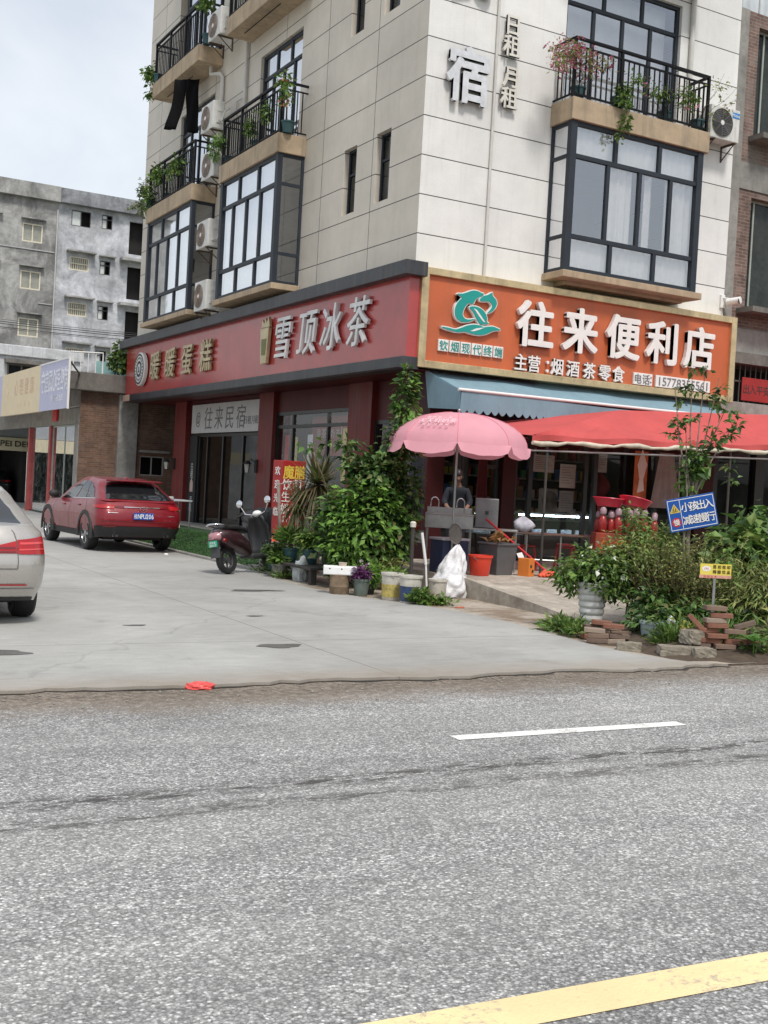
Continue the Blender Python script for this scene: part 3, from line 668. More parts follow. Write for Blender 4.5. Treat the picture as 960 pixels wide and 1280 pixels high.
# left shopfront glazing
def shopfront(name, axis, c, u0, u1, z0, z1, us, zs, parent, w=.08, glass=None):
    o = winframe(MB(), axis, c, u0, u1, z0, z1, us, zs, w, .09).build(name, m_frame if False else M('black_shop_frame', (.012, .012, .013), .35), parent)
    P = (lambda u, q, z: (u, q, z)) if axis == 'y' else (lambda u, q, z: (q, u, z))
    MB().quad(P(u0, c, z0), P(u1, c, z0), P(u1, c, z1), P(u0, c, z1)).build('glass_pane', glass or m_glassd, o); return o
shopfront('shop_window', 'x', .87, 3.86, 8.04, .12, 3.42, (5.1, 7.05), (3.05,), B, .08, glassmat('tea_shop_glass', (.85, .88, .88), .03, dirt=.01, gain=.10))
shopfront('entrance_door', 'x', .95, 8.97, 13.9, .12, 2.95, (10.45, 11.95, 13.2), (), B, .09)
MB().box(.9, 1.0, 13.9, 14.63, .12, 3.42).build('door_side_panel', M('black_panel', (.012, .012, .012), .4), B)
shopfront('side_window', 'x', .87, .5, 2.78, .12, 3.1, (), (2.2,), B)
shopfront('shop_window', 'y', .12, 2.62, 7.6, .32, 3.0, (3.07, 4.52, 4.78, 5.65, 6.5), (), B, .1, glassmat('clear_shop_glass', (.82, .86, .86), .03, dirt=.02, gain=.12))
shopfront('shop_window', 'y', .12, .8, 2.3, .32, 3.0, (1.5,), (2.2,), B)

# ------------------------------------------------------------------ signs on the building
SL = thing('shop_sign', 'long red fascia sign with gold and white raised characters on the side street front', 'shop sign', (0, 0, 3.95))
MB().box(-.30, -.02, -.34, 17.7, 4.16, 5.66).build('sign_panel', m_red, SL)
MB().box(-.50, -.02, -.52, 17.95, 5.66, 5.93).build('top_cap', m_slate, SL, bevel=.01)
MB().box(-.36, -.02, -.36, 17.05, 3.93, 4.16).build('bottom_band', m_slate, SL, bevel=.006)
MB().box(-.37, -.02, 17.05, 17.72, 3.95, 4.16).build('end_trim', M('faded_pink_trim', (.62, .43, .33), .5, grime=.2), SL)
it = []
for ch, y in zip('暖暖蛋糕', (14.5, 13.1, 11.68, 10.2)): it.append((ch, LF(-.34, y, 4.92), .86, .98))
letters(SL, it, m_gold2, .06, .016, .12)
it = []
for ch, y in zip('雪顶冰茶', (5.2, 3.9, 2.72, 1.5)): it.append((ch, LF(-.34, y, 4.98 + .0), 1.0, .9))
letters(SL, it, M('silver_white_letters', (.74, .73, .72), .35), .06, .010, .16)
DM = LF(-.34, 15.84, 4.89)
MB().lathe([(.52, 0), (.52, .10), (.49, .12), (0, .12)], 40, (0, 0, 0), DM, False).build('round_emblem', M('emblem_white', (.74, .73, .69), .4), SL)
w = MB()
for (a, b, zz) in ((.47, .42, .124), (.25, .17, .124)):
    w.lathe([(b, zz), (b, zz + .004), (a, zz + .004), (a, zz)], 40, (0, 0, 0), DM, False)
for k in range(22):
    a = 2 * PI * k / 22; w.box(-.02, .02, .31, .37, .123, .128, DM @ Matrix.Rotation(a, 4, 'Z'))
w.box(-.03, .03, -.1, .08, .123, .13, DM).box(-.06, .06, -.1, -.06, .1235, .131, DM); w.build('emblem_ring', m_ink, SL)
CM = LF(-.34, 6.2, 4.93)
w = MB().prism([(-.16, -.50), (.16, -.50), (.25, .34), (-.25, .34)], CM, .08); w.prism([(-.25, .36), (.26, .36), (.17, .60), (.06, .45), (0, .58), (-.08, .44), (-.19, .55)], CM, .06); w.build('cup_emblem', m_gold2, SL)
w = MB().prism([(-.11, -.30), (.11, -.30), (.145, .08), (-.145, .08)], CM @ Matrix.Translation((0, 0, .081)), .006); w.build('cup_label', M('cup_green', (.16, .17, .05), .5), SL)

SR = thing('shop_sign', 'orange convenience store sign in a gold frame with big white characters', 'shop sign', (4, 0, 4.0))
MB().box(-.02, 8.12, -.33, -.02, 4.02, 5.84).build('sign_panel', m_orange, SR)
w = MB(); fy0, fy1 = -.40, -.021
w.box(-.06, .1, fy0, fy1, 3.98, 5.88); w.box(8.0, 8.16, fy0, fy1, 3.98, 5.88); w.box(.1, 8.0, fy0 + .003, fy1, 5.74, 5.878); w.box(.1, 8.0, fy0 + .003, fy1, 3.982, 4.12)
w.build('gold_border', m_gold, SR, bevel=.01)
it = []
for ch, x in zip('往来便利店', (2.6, 3.74, 4.88, 5.95, 7.02)): it.append((ch, RF(x, -.35, 5.08), .90, .97))
letters(SR, it, m_lett, .09, .030)
it = []
for ch, x in zip('主营：烟酒茶零食', (2.31, 2.64, 2.98, 3.22, 3.63, 4.05, 4.46, 4.83)): it.append((ch, RF(x, -.35, 4.30), .33, .95))
letters(SR, it, m_lett, .05, .02)
w = MB().box(5.26, 5.78, -.385, -.332, 4.14, 4.39).box(5.88, 7.46, -.385, -.332, 4.14, 4.39); w.build('number_plate_backing', m_lett, SR, bevel=.008)
glyphs(MB(), [('电', RF(5.38, -.386, 4.265), .21, 1), ('话', RF(5.60, -.386, 4.265), .21, 1), (':', RF(5.735, -.386, 4.265), .13, 1)] + row('15778355561', RF(6.67, -.386, 4.265), .138, .18, 1.05), .006, .006).build('phone_lettering', M('grey_print', (.20, .20, .21), .5), SR)
it = []; w = MB()
for k, ch in enumerate('钦烟现代终端'):
    x = .50 + k * .255; w.box(x - .115, x + .115, -.375, -.332, 4.33, 4.555); it.append((ch, RF(x, -.376, 4.442), .19, 1))
w.build('block_letter_backing', m_lett, SR, bevel=.008); m_teal = M('teal_acrylic', (.008, .30, .26), .35, nv=.08)
glyphs(MB(), it, .006, .008).build('teal_lettering', m_teal, SR)
# emblem: two leaping fish, a leaf and a wave (outlines in sign metres)
def lp(pts): return [(.44 + (x - 155) / 640 * 1.31, 5.57 - (y - 65 - .165 * (x - 500)) / 525 * .86) for x, y in pts]
def smooth_poly(p, k=4):
    n = len(p); o = []
    for i in range(n):
        a, b, c, d = p[i - 1], p[i], p[(i + 1) % n], p[(i + 2) % n]
        for j in range(k):
            s = j / k
            o.append(tuple(.5 * (2 * b[q] + (c[q] - a[q]) * s + (2 * a[q] - 5 * b[q] + 4 * c[q] - d[q]) * s * s + (3 * b[q] - a[q] - 3 * c[q] + d[q]) * s ** 3) for q in (0, 1)))
    return o
shapes = [
    [(295, 105), (345, 105), (400, 88), (460, 68), (520, 75), (560, 98), (590, 104), (545, 140), (500, 170), (470, 225), (420, 215), (380, 270), (362, 340), (385, 390), (430, 408), (500, 402), (440, 432), (360, 432), (300, 390), (275, 320), (285, 240), (320, 180), (345, 150)],
    [(545, 180), (580, 135), (640, 118), (685, 92), (690, 130), (735, 185), (740, 245), (700, 310), (640, 338), (680, 285), (690, 240), (660, 200), (630, 195), (590, 195)],
    [(435, 262), (500, 255), (570, 285), (620, 340), (640, 400), (640, 440), (665, 460), (580, 468), (540, 430), (510, 380), (480, 320)],
    [(140, 485), (220, 500), (290, 520), (350, 505), (420, 478), (500, 468), (570, 482), (610, 500), (700, 495), (760, 515), (800, 540), (720, 548), (660, 575), (600, 592), (530, 588), (460, 568), (400, 550), (320, 552), (240, 530), (180, 510)]]
LM = RF(0, -.34, 0)
w = MB(); w2 = MB()
for s_ in shapes:
    p = smooth_poly(lp(s_), 3); cx = sum(a for a, b in p) / len(p); cz = sum(b for a, b in p) / len(p)
    nrm = []
    for i in range(len(p)):
        a, b = p[i - 1], p[(i + 1) % len(p)]; d = math.hypot(b[0] - a[0], b[1] - a[1]) or 1; nrm.append(((b[1] - a[1]) / d, -(b[0] - a[0]) / d))
    area = sum(p[i - 1][0] * p[i][1] - p[i][0] * p[i - 1][1] for i in range(len(p))); sg = 1 if area > 0 else -1
    w.prism([(q[0] + sg * n_[0] * .02, q[1] + sg * n_[1] * .02) for q, n_ in zip(p, nrm)][::sg], LM, .07); w2.prism(p[::sg], LM @ Matrix.Translation((0, 0, .071)), .012)
w.build('emblem_outline', m_lett, SR); w2.build('emblem', m_teal, SR)
w = MB().prism(lp([(480, 275), (520, 300), (570, 370), (620, 445), (600, 440), (545, 370), (505, 310)])[::-1], LM @ Matrix.Translation((0, 0, .084)), .004)
w.prism(lp([(455, 545), (520, 515), (620, 505), (560, 530), (500, 548)])[::-1], LM @ Matrix.Translation((0, 0, .084)), .004); w.build('emblem_highlight', m_lett, SR)
# raised letters on the tiled wall
m_let2 = M('brushed_letter_face', (.70, .70, .71), .35, .3, nv=.2, ns=6)
for ch, z in (('宿', 9.72), ('民', 11.80)):
    tag(glyphs(MB(), [(ch, RF(.88, -.06, z), 1.06, .92)], .07, .03).build('wall_character', m_let2), 'large raised silver character fixed high on the pale tiled wall, %s one' % ('lower' if z < 10 else 'upper'), 'wall character')
for ch, z, lb_ in zip('日租月租', (10.93, 10.52, 9.92, 9.50), ('topmost', 'second', 'third', 'lowest')):
    tag(glyphs(MB(), [(ch, RF(1.87, -.06, z), .42, .95)], .05, .022).build('wall_character', M('warm_white_letter', (.74, .70, .62), .35, .2)), '%s small raised character in the column beside the wall conduit' % lb_, 'wall character', 'small raised characters on the tiled wall')
# lobby board behind the pillars
GB = thing('guesthouse_sign', 'grey white guesthouse board with black brush characters over the entrance', 'sign', (.8, 11.6, 2.95))
MB().box(.74, .83, 8.98, 14.15, 2.96, 3.80).build('board', M('board_grey_white', (.50, .48, .47), .5, nv=.1), GB)
m_gink = M('grey_ink', (.16, .15, .145), .6); letters(GB, row('往来民宿', LF(.738, 11.5, 3.38), .83, .66, 1) + row('日租月租', LF(.738, 9.52, 3.27), .25, .23, 1) + [('@', LF(.738, 13.6, 3.36), .45, .8)], m_gink, .004, .004, .1)
# ------------------------------------------------------------------ air conditioners
def ac_unit(label, loc, rz, w=.88, h=.72, d=.32, group='outdoor air conditioner units on the walls', badge=False):
    t = thing('air_conditioner', label, 'air conditioner', loc, rz, group)
    x = lambda a: a
    kw = dict(world=False)
    MB().box(-w / 2, w / 2, -d / 2, d / 2, 0, h).build('casing', m_acw, t, bevel=.02, **kw)
    FM = frame((-.10, -d / 2 - .002, h * .5), (1, 0, 0), (0, 0, 1)); rr = min(h * .42, .31)
    MB().lathe([(0, .004), (rr, .004)], 36, (0, 0, 0), FM, False).build('fan_recess', M('fan_recess_dark', (.03, .03, .032), .6), t, **kw)
    g = MB()
    for k in range(1, 9): q = rr * k / 8; g.lathe([(q - .006, .008), (q - .006, .018), (q + .005, .018), (q + .005, .008)], 32, (0, 0, 0), FM, False)
    for k in range(8): g.box(-.006, .006, .03, rr, .010, .016, FM @ Matrix.Rotation(k * PI / 4, 4, 'Z'))
    g.build('fan_grille', M('grille_grey', (.16, .155, .15), .5) if badge else M('grille_tan', (.33, .26, .21), .5), t, **kw)
    MB().lathe([(0, .019), (.05, .019), (.055, .012)], 20, (0, 0, 0), FM, False).build('fan_hub', m_white, t, **kw)
    MB().box(w / 2, w / 2 + .02, -.02, .1, h * .62, h * .72).build('side_handle', m_acw, t, bevel=.008, **kw); MB().box(w / 2, w / 2 + .03, -.06, .12, h * .2, h * .45).build('valve_cover', m_acw, t, bevel=.008, **kw)
    for s_ in (-1, 1):
        g = MB(); g.box(s_ * w * .36 - .02, s_ * w * .36 + .02, -d / 2 - .02, d / 2 + .1, -.04, -.002); g.box(s_ * w * .36 - .018, s_ * w * .36 + .018, d / 2 + .06, d / 2 + .1, -.35, -.04); g.tube([(s_ * w * .36, -d / 2 + .03, -.04), (s_ * w * .36, d / 2 + .07, -.33)], .014, 6)
        g.build('bracket', M('rusty_bracket', (.10, .07, .05), .8, nv=.4), t, **kw)
    if badge:
        MB().box(.2, .41, -d / 2 - .006, -d / 2 - .001, h * .73, h * .9).build('badge', M('badge_blue', (.02, .22, .55), .4), t, **kw)
        glyphs(MB(), [('Midea', frame((.305, -d / 2 - .0062, h * .815), (1, 0, 0), (0, 0, 1)), .065, 1)], .002, .004).build('badge_lettering', m_white, t, **kw)
    g = MB().tube([(w / 2 + .02, 0, h * .3), (w / 2 + .1, .05, h * .25), (w / 2 + .12, .12, h * .6), (w / 2 + .05, d / 2 + .12, h * .8)], .022, 8); g.build('refrigerant_pipe', m_pipe, t, smooth=60, **kw)
    return t
AX = -PI / 2      # fan faces -x
ac_unit('white air conditioner with blue badge on a bracket right of the flowered balcony', (7.42, -.24, 9.68), 0, .86, .72, badge=True)
for (z, y, lb_) in ((6.06, 10.05, 'lowest of the five air conditioners between the two columns of bay windows'), (7.72, 10.12, 'second from bottom air conditioner between the two columns of bay windows'),
                 (9.52, 9.98, 'air conditioner level with the planted balcony railing, middle of its stack'), (10.82, 10.22, 'air conditioner hung next to the black trousers, second from the top'), (13.2, 10.0, 'topmost air conditioner beside the upper left balcony')):
    ac_unit(lb_, (-.52, y, z), AX, .9, .78 if z < 7 else .72)
# ------------------------------------------------------------------ awning, canopy, parasol
AW = thing('awning', 'pale blue fabric awning with scalloped valance under the orange sign', 'awning', (4, 0, 3.1))
m_awn = M('blue_awning_cloth', (.27, .42, .50), .8, nv=.15, ns=1.5, grime=.12, streak=.15, trans=.25)
g = MB(); nx, ny = 48, 8; r = random.Random(2)
P0 = lambda u: V((.32 + u * 7.5, -.04, 3.99)); P1 = lambda u: V((.52 + u * 7.2, -1.05, 3.56 + .02 * math.sin(u * 9)))
for j in range(ny + 1):
    for i in range(nx + 1):
        u, v = i / nx, j / ny; p = P0(u).lerp(P1(u), v); p.z -= .05 * math.sin(PI * v) * (1 + .5 * math.sin(u * 21)); g.v.append(tuple(p))
for j in range(ny):
    for i in range(nx): a = j * (nx + 1) + i; g.f.append((a, a + 1, a + nx + 2, a + nx + 1))
a, b, c_ = P0(0), P1(0), V((.40, -.10, 3.25)); g.quad(a, b, b + V((0, .01, -.36)), c_)
g.build('awning_cloth', m_awn, AW, smooth=50)
g = MB(); nx = 700
for i in range(nx + 1):
    u = i / nx; p = P1(u); w_ = .015 * math.sin(u * 55) + .03 * math.sin(u * 17 + 1)
    low = .33 + .075 * abs(math.sin(u * 130)) - .04 * (1 if u > .62 else 0) * math.sin(u * 8)
    for k in range(4): g.v.append((p.x, p.y - .02 + w_ * k / 3, p.z - .03 - low * k / 3))
for i in range(nx):
    for k in range(3): a = i * 4 + k; g.f.append((a, a + 4, a + 5, a + 1))
g.build('valance', m_awn, AW, smooth=60)
MB().tube([P1(-.01) + V((0, -.02, .01)), P1(1.01) + V((0, -.02, .01))], .03, 10).build('front_bar', m_white, AW, smooth=60)
g = MB()
for x in (1.2, 4.4, 7.2): g.tube([(x, -.05, 3.1), (x + .05, -1.0, 3.5)], .018, 6)
g.build('awning_arm', m_white, AW)
# red tent canopy
CN = thing('tent_canopy', 'wide faded red tent canopy in front of the convenience store', 'canopy', (6, -2, .3))
m_cano = M('red_canopy_cloth', (.72, .12, .115), .75, nv=.12, ns=1, grime=.1, streak=.1, trans=.3)
ridge0, ridge1 = V((3.9, -1.6, 3.44)), V((13, -1.6, 3.95))
e0, e1 = V((.62, -3.2, 2.70)), V((13, -3.2, 3.12)); b0, b1 = V((1.0, -.15, 2.95)), V((13, -.1, 3.3))
g = MB(); nx, ny = 150, 16
def cpt(u, v):       # v 0 eave, 1 ridge ; u along
    a = e0.lerp(e1, u); rr_ = ridge0.lerp(ridge1, max(0, (u - .20) / .80)); p = a.lerp(rr_, v)
    if u < .20: p = a.lerp(e0.lerp(ridge0, .04 + .96 * u / .20), v)
    p.z -= .12 * math.sin(PI * v) * (.6 + .4 * math.sin(u * 30)) + .02 * math.sin(u * 61 + v * 9) * math.sin(PI * v) + .012 * math.sin(u * 140 - v * 14) * math.sin(PI * v); p.z += .02 * math.sin(u * 44) * (1 - v); return p
for j in range(ny + 1):
    for i in range(nx + 1): g.v.append(tuple(cpt(i / nx, j / ny)))
for j in range(ny):
    for i in range(nx): a = j * (nx + 1) + i; g.f.append((a, a + 1, a + nx + 2, a + nx + 1))
g.quad(ridge0, ridge1, b1, b0); g.quad(e0, ridge0, b0, b0 + V((-.1, -.5, -.08)))
g.build('canopy_roof', m_cano, CN, smooth=60)
g = MB(); nx = 140
for i in range(nx + 1):
    u = i / nx; p = e0.lerp(e1, u); w_ = .018 * math.sin(u * 70)
    for k in range(3): g.v.append((p.x, p.y - .01 + w_ * k / 2, p.z + .02 * math.sin(u * 44) - .10 * k / 2))
for i in range(nx):
    for k in range(2): a = i * 3 + k; g.f.append((a, a + 3, a + 4, a + 1))
g.build('canopy_edge', m_cano, CN, smooth=60)
g = MB(); pts = []
for i in range(70): u = i / 69; p = e0.lerp(e1, u); pts.append(p + V((0, -.03 + .02 * math.sin(i * 1.3), -.125 - .018 * math.sin(i * .9) - .01 * math.sin(i * 2.7))))
g.tube(pts, [.035 + .012 * math.sin(i * 1.1) for i in range(70)], 8); g.build('rolled_sheet', M('cream_plastic_sheet', (.60, .53, .42), .55, nv=.25, ns=6, grime=.2), CN, smooth=70)
g = MB().tube([e0 + V((-.05, .02, -.26)), e1 + V((0, .02, -.26))], .018, 8)
g.build('front_rail', m_steel, CN, smooth=60)
for x in (1.0, 5.35, 8.3):
    u = (x - .62) / 12.38; z = e0.lerp(e1, u).z
    MB().tube([(x, -3.15, .31), (x, -3.15, z - .03)], .024, 8).build('canopy_post', M('blackened_post', (.05, .045, .04), .5, nv=.3, grime=.3), CN, smooth=60)
# parasol
UM = thing('parasol', 'faded pink parasol with pale lettering shading the outdoor sink', 'parasol', (-.89, -3.22, .32))
m_par = M('pink_parasol_cloth', (.87, .42, .49), .8, nv=.08, ns=2, grime=.05, trans=.35)
g = MB(); NP = 8; K = 16; a0 = .21; R0 = 1.14; zt, zr = 2.96, 2.44
def par(seg, s, v):       # s 0..1 across one panel, v 0..1 from the apex down
    aa = a0 + 2 * PI * (seg + s) / NP; rad = R0 * math.sin(v * PI / 2 * .98) ** .95; ch = math.cos(PI / NP) / math.cos((s - .5) * 2 * PI / NP)
    rad *= 1 - (1 - ch) * .45
    z = zt - (zt - zr) * (1 - math.cos(v * PI / 2)) - .022 * math.sin(PI * s) * v ** 2 + .006 * math.sin(s * 17 + seg * 2) * v * v * math.sin(PI * s) + .005 * math.sin(v * 16 + seg * 3 + s * 5) * math.sin(PI * s)
    return (-.89 + rad * math.cos(aa), -3.22 + rad * math.sin(aa), z)
for seg in range(NP):
    o = len(g.v)
    for j in range(11):
        for i in range(K + 1): g.v.append(par(seg, i / K, j / 10))
    for j in range(10):
        for i in range(K): a = o + j * (K + 1) + i; g.f.append((a, a + K + 1, a + K + 2, a + 1))
g.build('canopy', m_par, UM, smooth=35)
g = MB()
for seg in range(NP):
    o = len(g.v)
    for k in range(4):
        for i in range(K + 1):
            s = i / K; x, y, z = par(seg, s, 1); dx, dy = x + .89, y + 3.22; f = 1 + .018 * k
            drop = (.155 * min(1, math.sin(PI * s) ** .22 * 1.02 if 0 < s < 1 else 0) + .015) * k / 3
            g.v.append((-.89 + dx * f, -3.22 + dy * f, z - drop))
    for k in range(3):
        for i in range(K): a = o + k * (K + 1) + i; g.f.append((a, a + K + 1, a + K + 2, a + 1))
g.build('valance', m_par, UM, smooth=50)
g = MB()
for seg in range(NP):
    g.tube([V(par(seg, 0, k / 12)) + V((0, 0, .004)) for k in range(1, 13)], .006, 5)
g.build('seam', M('seam_binding', (.70, .24, .31), .8), UM)
MB().tube([(-.89, -3.22, .36), (-.89, -3.22, 2.99)], .019, 10).ball((-.89, -3.22, 3.0), .03).build('pole', m_steel, UM, smooth=60)
g = MB()
for seg in range(NP):
    aa = a0 + 2 * PI * seg / NP; d = V((math.cos(aa), math.sin(aa), 0)); c0 = V((-.89, -3.22, 0))
    g.tube([c0 + V((0, 0, 2.93)), c0 + d * .6 + V((0, 0, 2.78)), c0 + d * 1.12 + V((0, 0, 2.45))], .007, 5); g.tube([c0 + V((0, 0, 2.3)), c0 + d * .6 + V((0, 0, 2.76))], .007, 5)
g.build('ribs', m_steel, UM)
MB().lathe([(.24, 0), (.24, .05), (.05, .1), (.03, .3), (0, .3)], 24, (-.89, -3.22, .32)).build('base', M('cast_base', (.12, .12, .12), .7), UM)
# pale faded print on one panel, following its slope
pc = V(par(4, .52, .60)); pu = (V(par(4, .8, .60)) - V(par(4, .2, .60))).normalized(); pn = (V(par(4, .5, .5)) - V(par(4, .5, .75))); FMU = frame(pc + V((-.02, -.03, .035)), pu, pn)
g = glyphs(MB(), row('营养每一天', FMU @ Matrix.Translation((0, .10, 0)), .09, .07) + row('天天鲜奶茶', FMU, .13, .13) + row('新鲜好味道', FMU @ Matrix.Translation((0, -.11, 0)), .10, .06), .002, .0); g.build('faded_print', M('faded_print', (.84, .56, .60), .8), UM)

# ------------------------------------------------------------------ neighbouring buildings
m_brk = brickmat('brown_brick', (.16, .075, .045), (.24, .125, .08), (.17, .145, .12), .25, .068, .55)
m_brkr = brickmat('patchy_red_brick', (.17, .095, .075), (.27, .165, .135), (.25, .22, .19), .24, .075, .9, (.20, .18, .155))
# raw brick house touching the right end
BR = thing('brick_building', 'unfinished brick and concrete house right of the tiled building', 'building', (8.3, .1, 0))
panel_wall(MB(), 'y', .06, 8.13, 16, 5.35, 12.9, [(8.82, 11.2, 6.25, 8.75), (8.75, 11.2, 10.15, 12.6)], .3, 1).build('wall', m_brkr, BR)
w = MB().box(8.11, 8.4, .03, .1, 5.35, 12.9).box(8.4, 16, .03, .1, 8.9, 9.5).box(8.4, 16, .03, .1, 5.2, 5.75); w.build('concrete_frame', m_conc, BR)
for a in ((8.55, 11.4, -.45, .05, 6.08, 6.2), (8.6, 11.4, -.4, .05, 9.98, 10.1)): MB().box(*a).build('window_ledge', m_concd, BR)
for (z0, z1) in ((6.25, 8.75), (10.15, 12.6)):
    o = winframe(MB(), 'y', .25, 8.82, 11.2, z0, z1, (9.1, 10.0), (), .05, .05).build('window', M('pale_window_frame', (.35, .37, .33), .5), BR)
    MB().quad((8.82, .25, z0), (11.2, .25, z0), (11.2, .25, z1), (8.82, .25, z1)).build('glass_pane', m_glassd, o)
w = MB().box(8.13, 16, .3, 12, 5.0, 12.9); w.box(8.13, 16, -.05, .29, 4.95, 5.2); w.build('floor_block', m_concd, BR)
MB().box(8.13, 16, .1, .2, 3.72, 4.08).box(8.13, 16, .2, .3, 3.72, 3.85).build('gallery_parapet', m_conc, BR, bevel=.01)
w = MB()
w.box(8.15, 16, .14, .16, 4.55, 4.58)
for k in range(46): w.box(8.2 + k * .17, 8.22 + k * .17, .14, .16, 4.08, 4.95)
w.build('window_bars', M('rusted_bars', (.13, .12, .11), .7, .3), BR)
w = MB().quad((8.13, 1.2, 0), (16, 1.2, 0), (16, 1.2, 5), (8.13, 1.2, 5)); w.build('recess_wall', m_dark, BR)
w = MB().box(8.15, 8.35, .1, .3, .3, 3.72).box(9.55, 9.85, .1, .3, .3, 3.72).box(11.5, 11.7, .1, .3, .3, 3.72); w.build('door_post', MATS['black_shop_frame'], BR)
MB().quad((8.35, .2, .3), (16, .2, .3), (16, .2, 3.7), (8.35, .2, 3.7)).build('shop_glass', m_glassd, BR)
MB().box(8.13, 16, .31, 9, 12.9, 12.95).build('roof_slab', m_conc, BR)
w = MB()
for k in range(9): w.tube([(8.3 + k * .55, .2, 12.9), (8.3 + k * .55, .2, 14.2)], .02, 6)
w.build('roof_posts', m_steel, BR)
MB().quad((8.1, .6, 12.95), (14, .6, 12.95), (14, .6, 14.4), (8.1, .6, 14.4)).build('roof_sheet', M('white_sheet', (.62, .66, .68), .5), BR)
RB = thing('red_banner', 'small red banner with dark characters hung on the bars of the brick house', 'banner', (9.4, .1, 4.1))
MB().box(8.92, 9.86, .085, .10, 4.13, 4.66).build('banner_cloth', M('dull_red_banner', (.33, .02, .018), .7, nv=.2), RB)
glyphs(MB(), row('出入平安', RF(9.39, .084, 4.395), .22, .22), .004).build('lettering', m_ink, RB)
# camera on the corner
SC = thing('security_camera', 'small white security camera at the right end of the orange sign', 'security camera', (8.05, -.05, 6.25))
MB().box(7.97, 8.09, -.05, -.002, 6.12, 6.42).build('mount_box', m_white, SC, bevel=.01)
fm = frame((8.18, -.28, 6.24), (0, 0, 1), (.8, .2, 0)); MB().lathe([(.075, -.16), (.08, .1), (.08, .16), (.06, .165)], 18, (0, 0, 0), frame((8.16, -.24, 6.27), (.9, .4, 0), (0, .1, 1))).build('camera_body', m_white, SC, smooth=50)
MB().lathe([(0, .002), (.06, .002)], 16, (0, 0, 0), frame((8.145, -.41, 6.245), (.9, .4, 0), (0, .1, 1)), False).build('lens', m_black, SC)
MB().tube([(8.03, -.05, 6.35), (8.1, -.15, 6.32), (8.15, -.2, 6.3)], .02, 8).build('arm', m_white, SC)
MB().tube([(8.03, -.06, 6.12), (8.02, -.09, 5.98), (8.06, -.12, 5.9)], .012, 6).build('cable', m_ink, SC)
# side wall and low house beyond the side street
LH = thing('brick_house', 'low brown brick house with a concrete column behind the red car', 'house', (-1, 18, 0))
w = panel_wall(MB(), 'y', 18.0, -1.66, -.42, 0, 4.25, [], .2, 1); w = panel_wall(w, 'y', 18.0, .2, 2.7, 0, 4.25, [(.38, 1.2, 1.6, 2.25)], .2, 1); w.build('wall', m_brk, LH)
w = MB().box(-.42, .22, 17.86, 18.3, 0, 4.2); w.build('concrete_column', concretemat('stained_column', (.17, .165, .155), (.40, .385, .355), .9, streak=.5), LH, bevel=.02)
MB().box(-2.1, 3, 17.7, 18.4, 4.22, 4.8).build('roof_beam', m_concd, LH, bevel=.02)
MB().box(-2.0, 3, 18.3, 34, 4.6, 4.78).build('roof_slab', m_concd, LH)
MB().box(.32, 1.32, 17.8, 18.0, 2.36, 2.44).build('window_lintel', m_conc, LH)
MB().box(.2, 2.7, 18.5, 18.52, 0, 4.2).build('inner_wall', m_dark, LH)
o = winframe(MB(), 'y', 18.06, .38, 1.2, 1.6, 2.25, (.79,), (), .04, .05).build('window', M('pale_bars', (.32, .31, .29), .5), LH); MB().quad((.38, 18.06, 1.6), (1.2, 18.06, 1.6), (1.2, 18.06, 2.25), (.38, 18.06, 2.25)).build('glass_pane', m_glassd, o)
MB().box(-1.68, -1.5, 17.98, 34, 0, 4.3).build('side_base', m_conc, LH) if False else None
w = MB(); w.box(-1.64, -1.5, 18.02, 34, 3.16, 4.6); w.build('side_fascia', M('dim_plaster', (.30, .28, .245), .85, nv=.3, grime=.4), LH)
w = MB(); w.box(-1.66, -1.5, 21.9, 22.15, 0, 3.15); w.build('post', M('faded_red_post', (.36, .06, .055), .5, nv=.25, grime=.2), LH); MB().box(-1.66, -1.5, 25.2, 25.45, 0, 3.15).build('post', M('faded_red_post', (.36, .06, .055), .5, nv=.25, grime=.2), LH)
MB().box(-1.68, -1.42, 18.02, 18.5, 0, 3.15).build('post', m_conc, LH)
o = winframe(MB(), 'x', -1.55, 18.5, 21.9, .1, 3.15, (20.2,), (), .05, .05).build('glass_door', MATS['pale_window_frame'], LH); MB().quad((-1.55, 18.5, .1), (-1.55, 25.2, .1), (-1.55, 25.2, 3.15), (-1.55, 18.5, 3.15)).build('glass_pane', glassmat('greenish_glass', (.45, .62, .57), .25, dirt=.12), o)
w = MB().quad((.6, 18.5, 0), (.6, 34, 0), (.6, 34, 4.5), (.6, 18.5, 4.5)).quad((-1.5, 26, 0), (.6, 26, 0), (.6, 26, 4.5), (-1.5, 26, 4.5)); w.build('interior_wall', M('pale_green_room', (.30, .36, .33), .9), LH)
MB().box(-1.72, -1.66, 20.9, 21.5, 3.3, 3.75).build('red_notice', m_redf, LH)
BB = thing('billboard_sign', 'long pale cream and lilac sign board on the low house', 'sign', (-2.6, 20, 3.4))
MB().box(-2.66, -2.63, 15.6, 19.35, 3.5, 5.02).build('lilac_panel', M('lilac_film', (.50, .50, .66), .45, nv=.08), BB)
MB().box(-2.66, -2.54, 19.35, 25.6, 3.5, 5.02).build('cream_panel', M('cream_film', (.76, .62, .40), .45, nv=.08), BB)
MB().box(-2.66, -2.54, 25.6, 30.5, 3.5, 5.02).build('lilac_panel', MATS['lilac_film'], BB)
w = MB().box(-2.68, -2.665, 15.6, 19.35, 4.98, 5.03).box(-2.68, -2.62, 15.58, 15.6, 3.48, 5.03); w.build('edge_trim', m_white, BB)
m_lw = M('lilac_white_print', (.78, .78, .84), .5)
glyphs(MB(), row('宁宜顾心理咨询', LF(-2.661, 17.4, 4.42), .5, .72, .72) + row('专业服务热线', LF(-2.661, 17.0, 3.85), .26, .2), .003, .02).build('white_lettering', m_lw, BB)
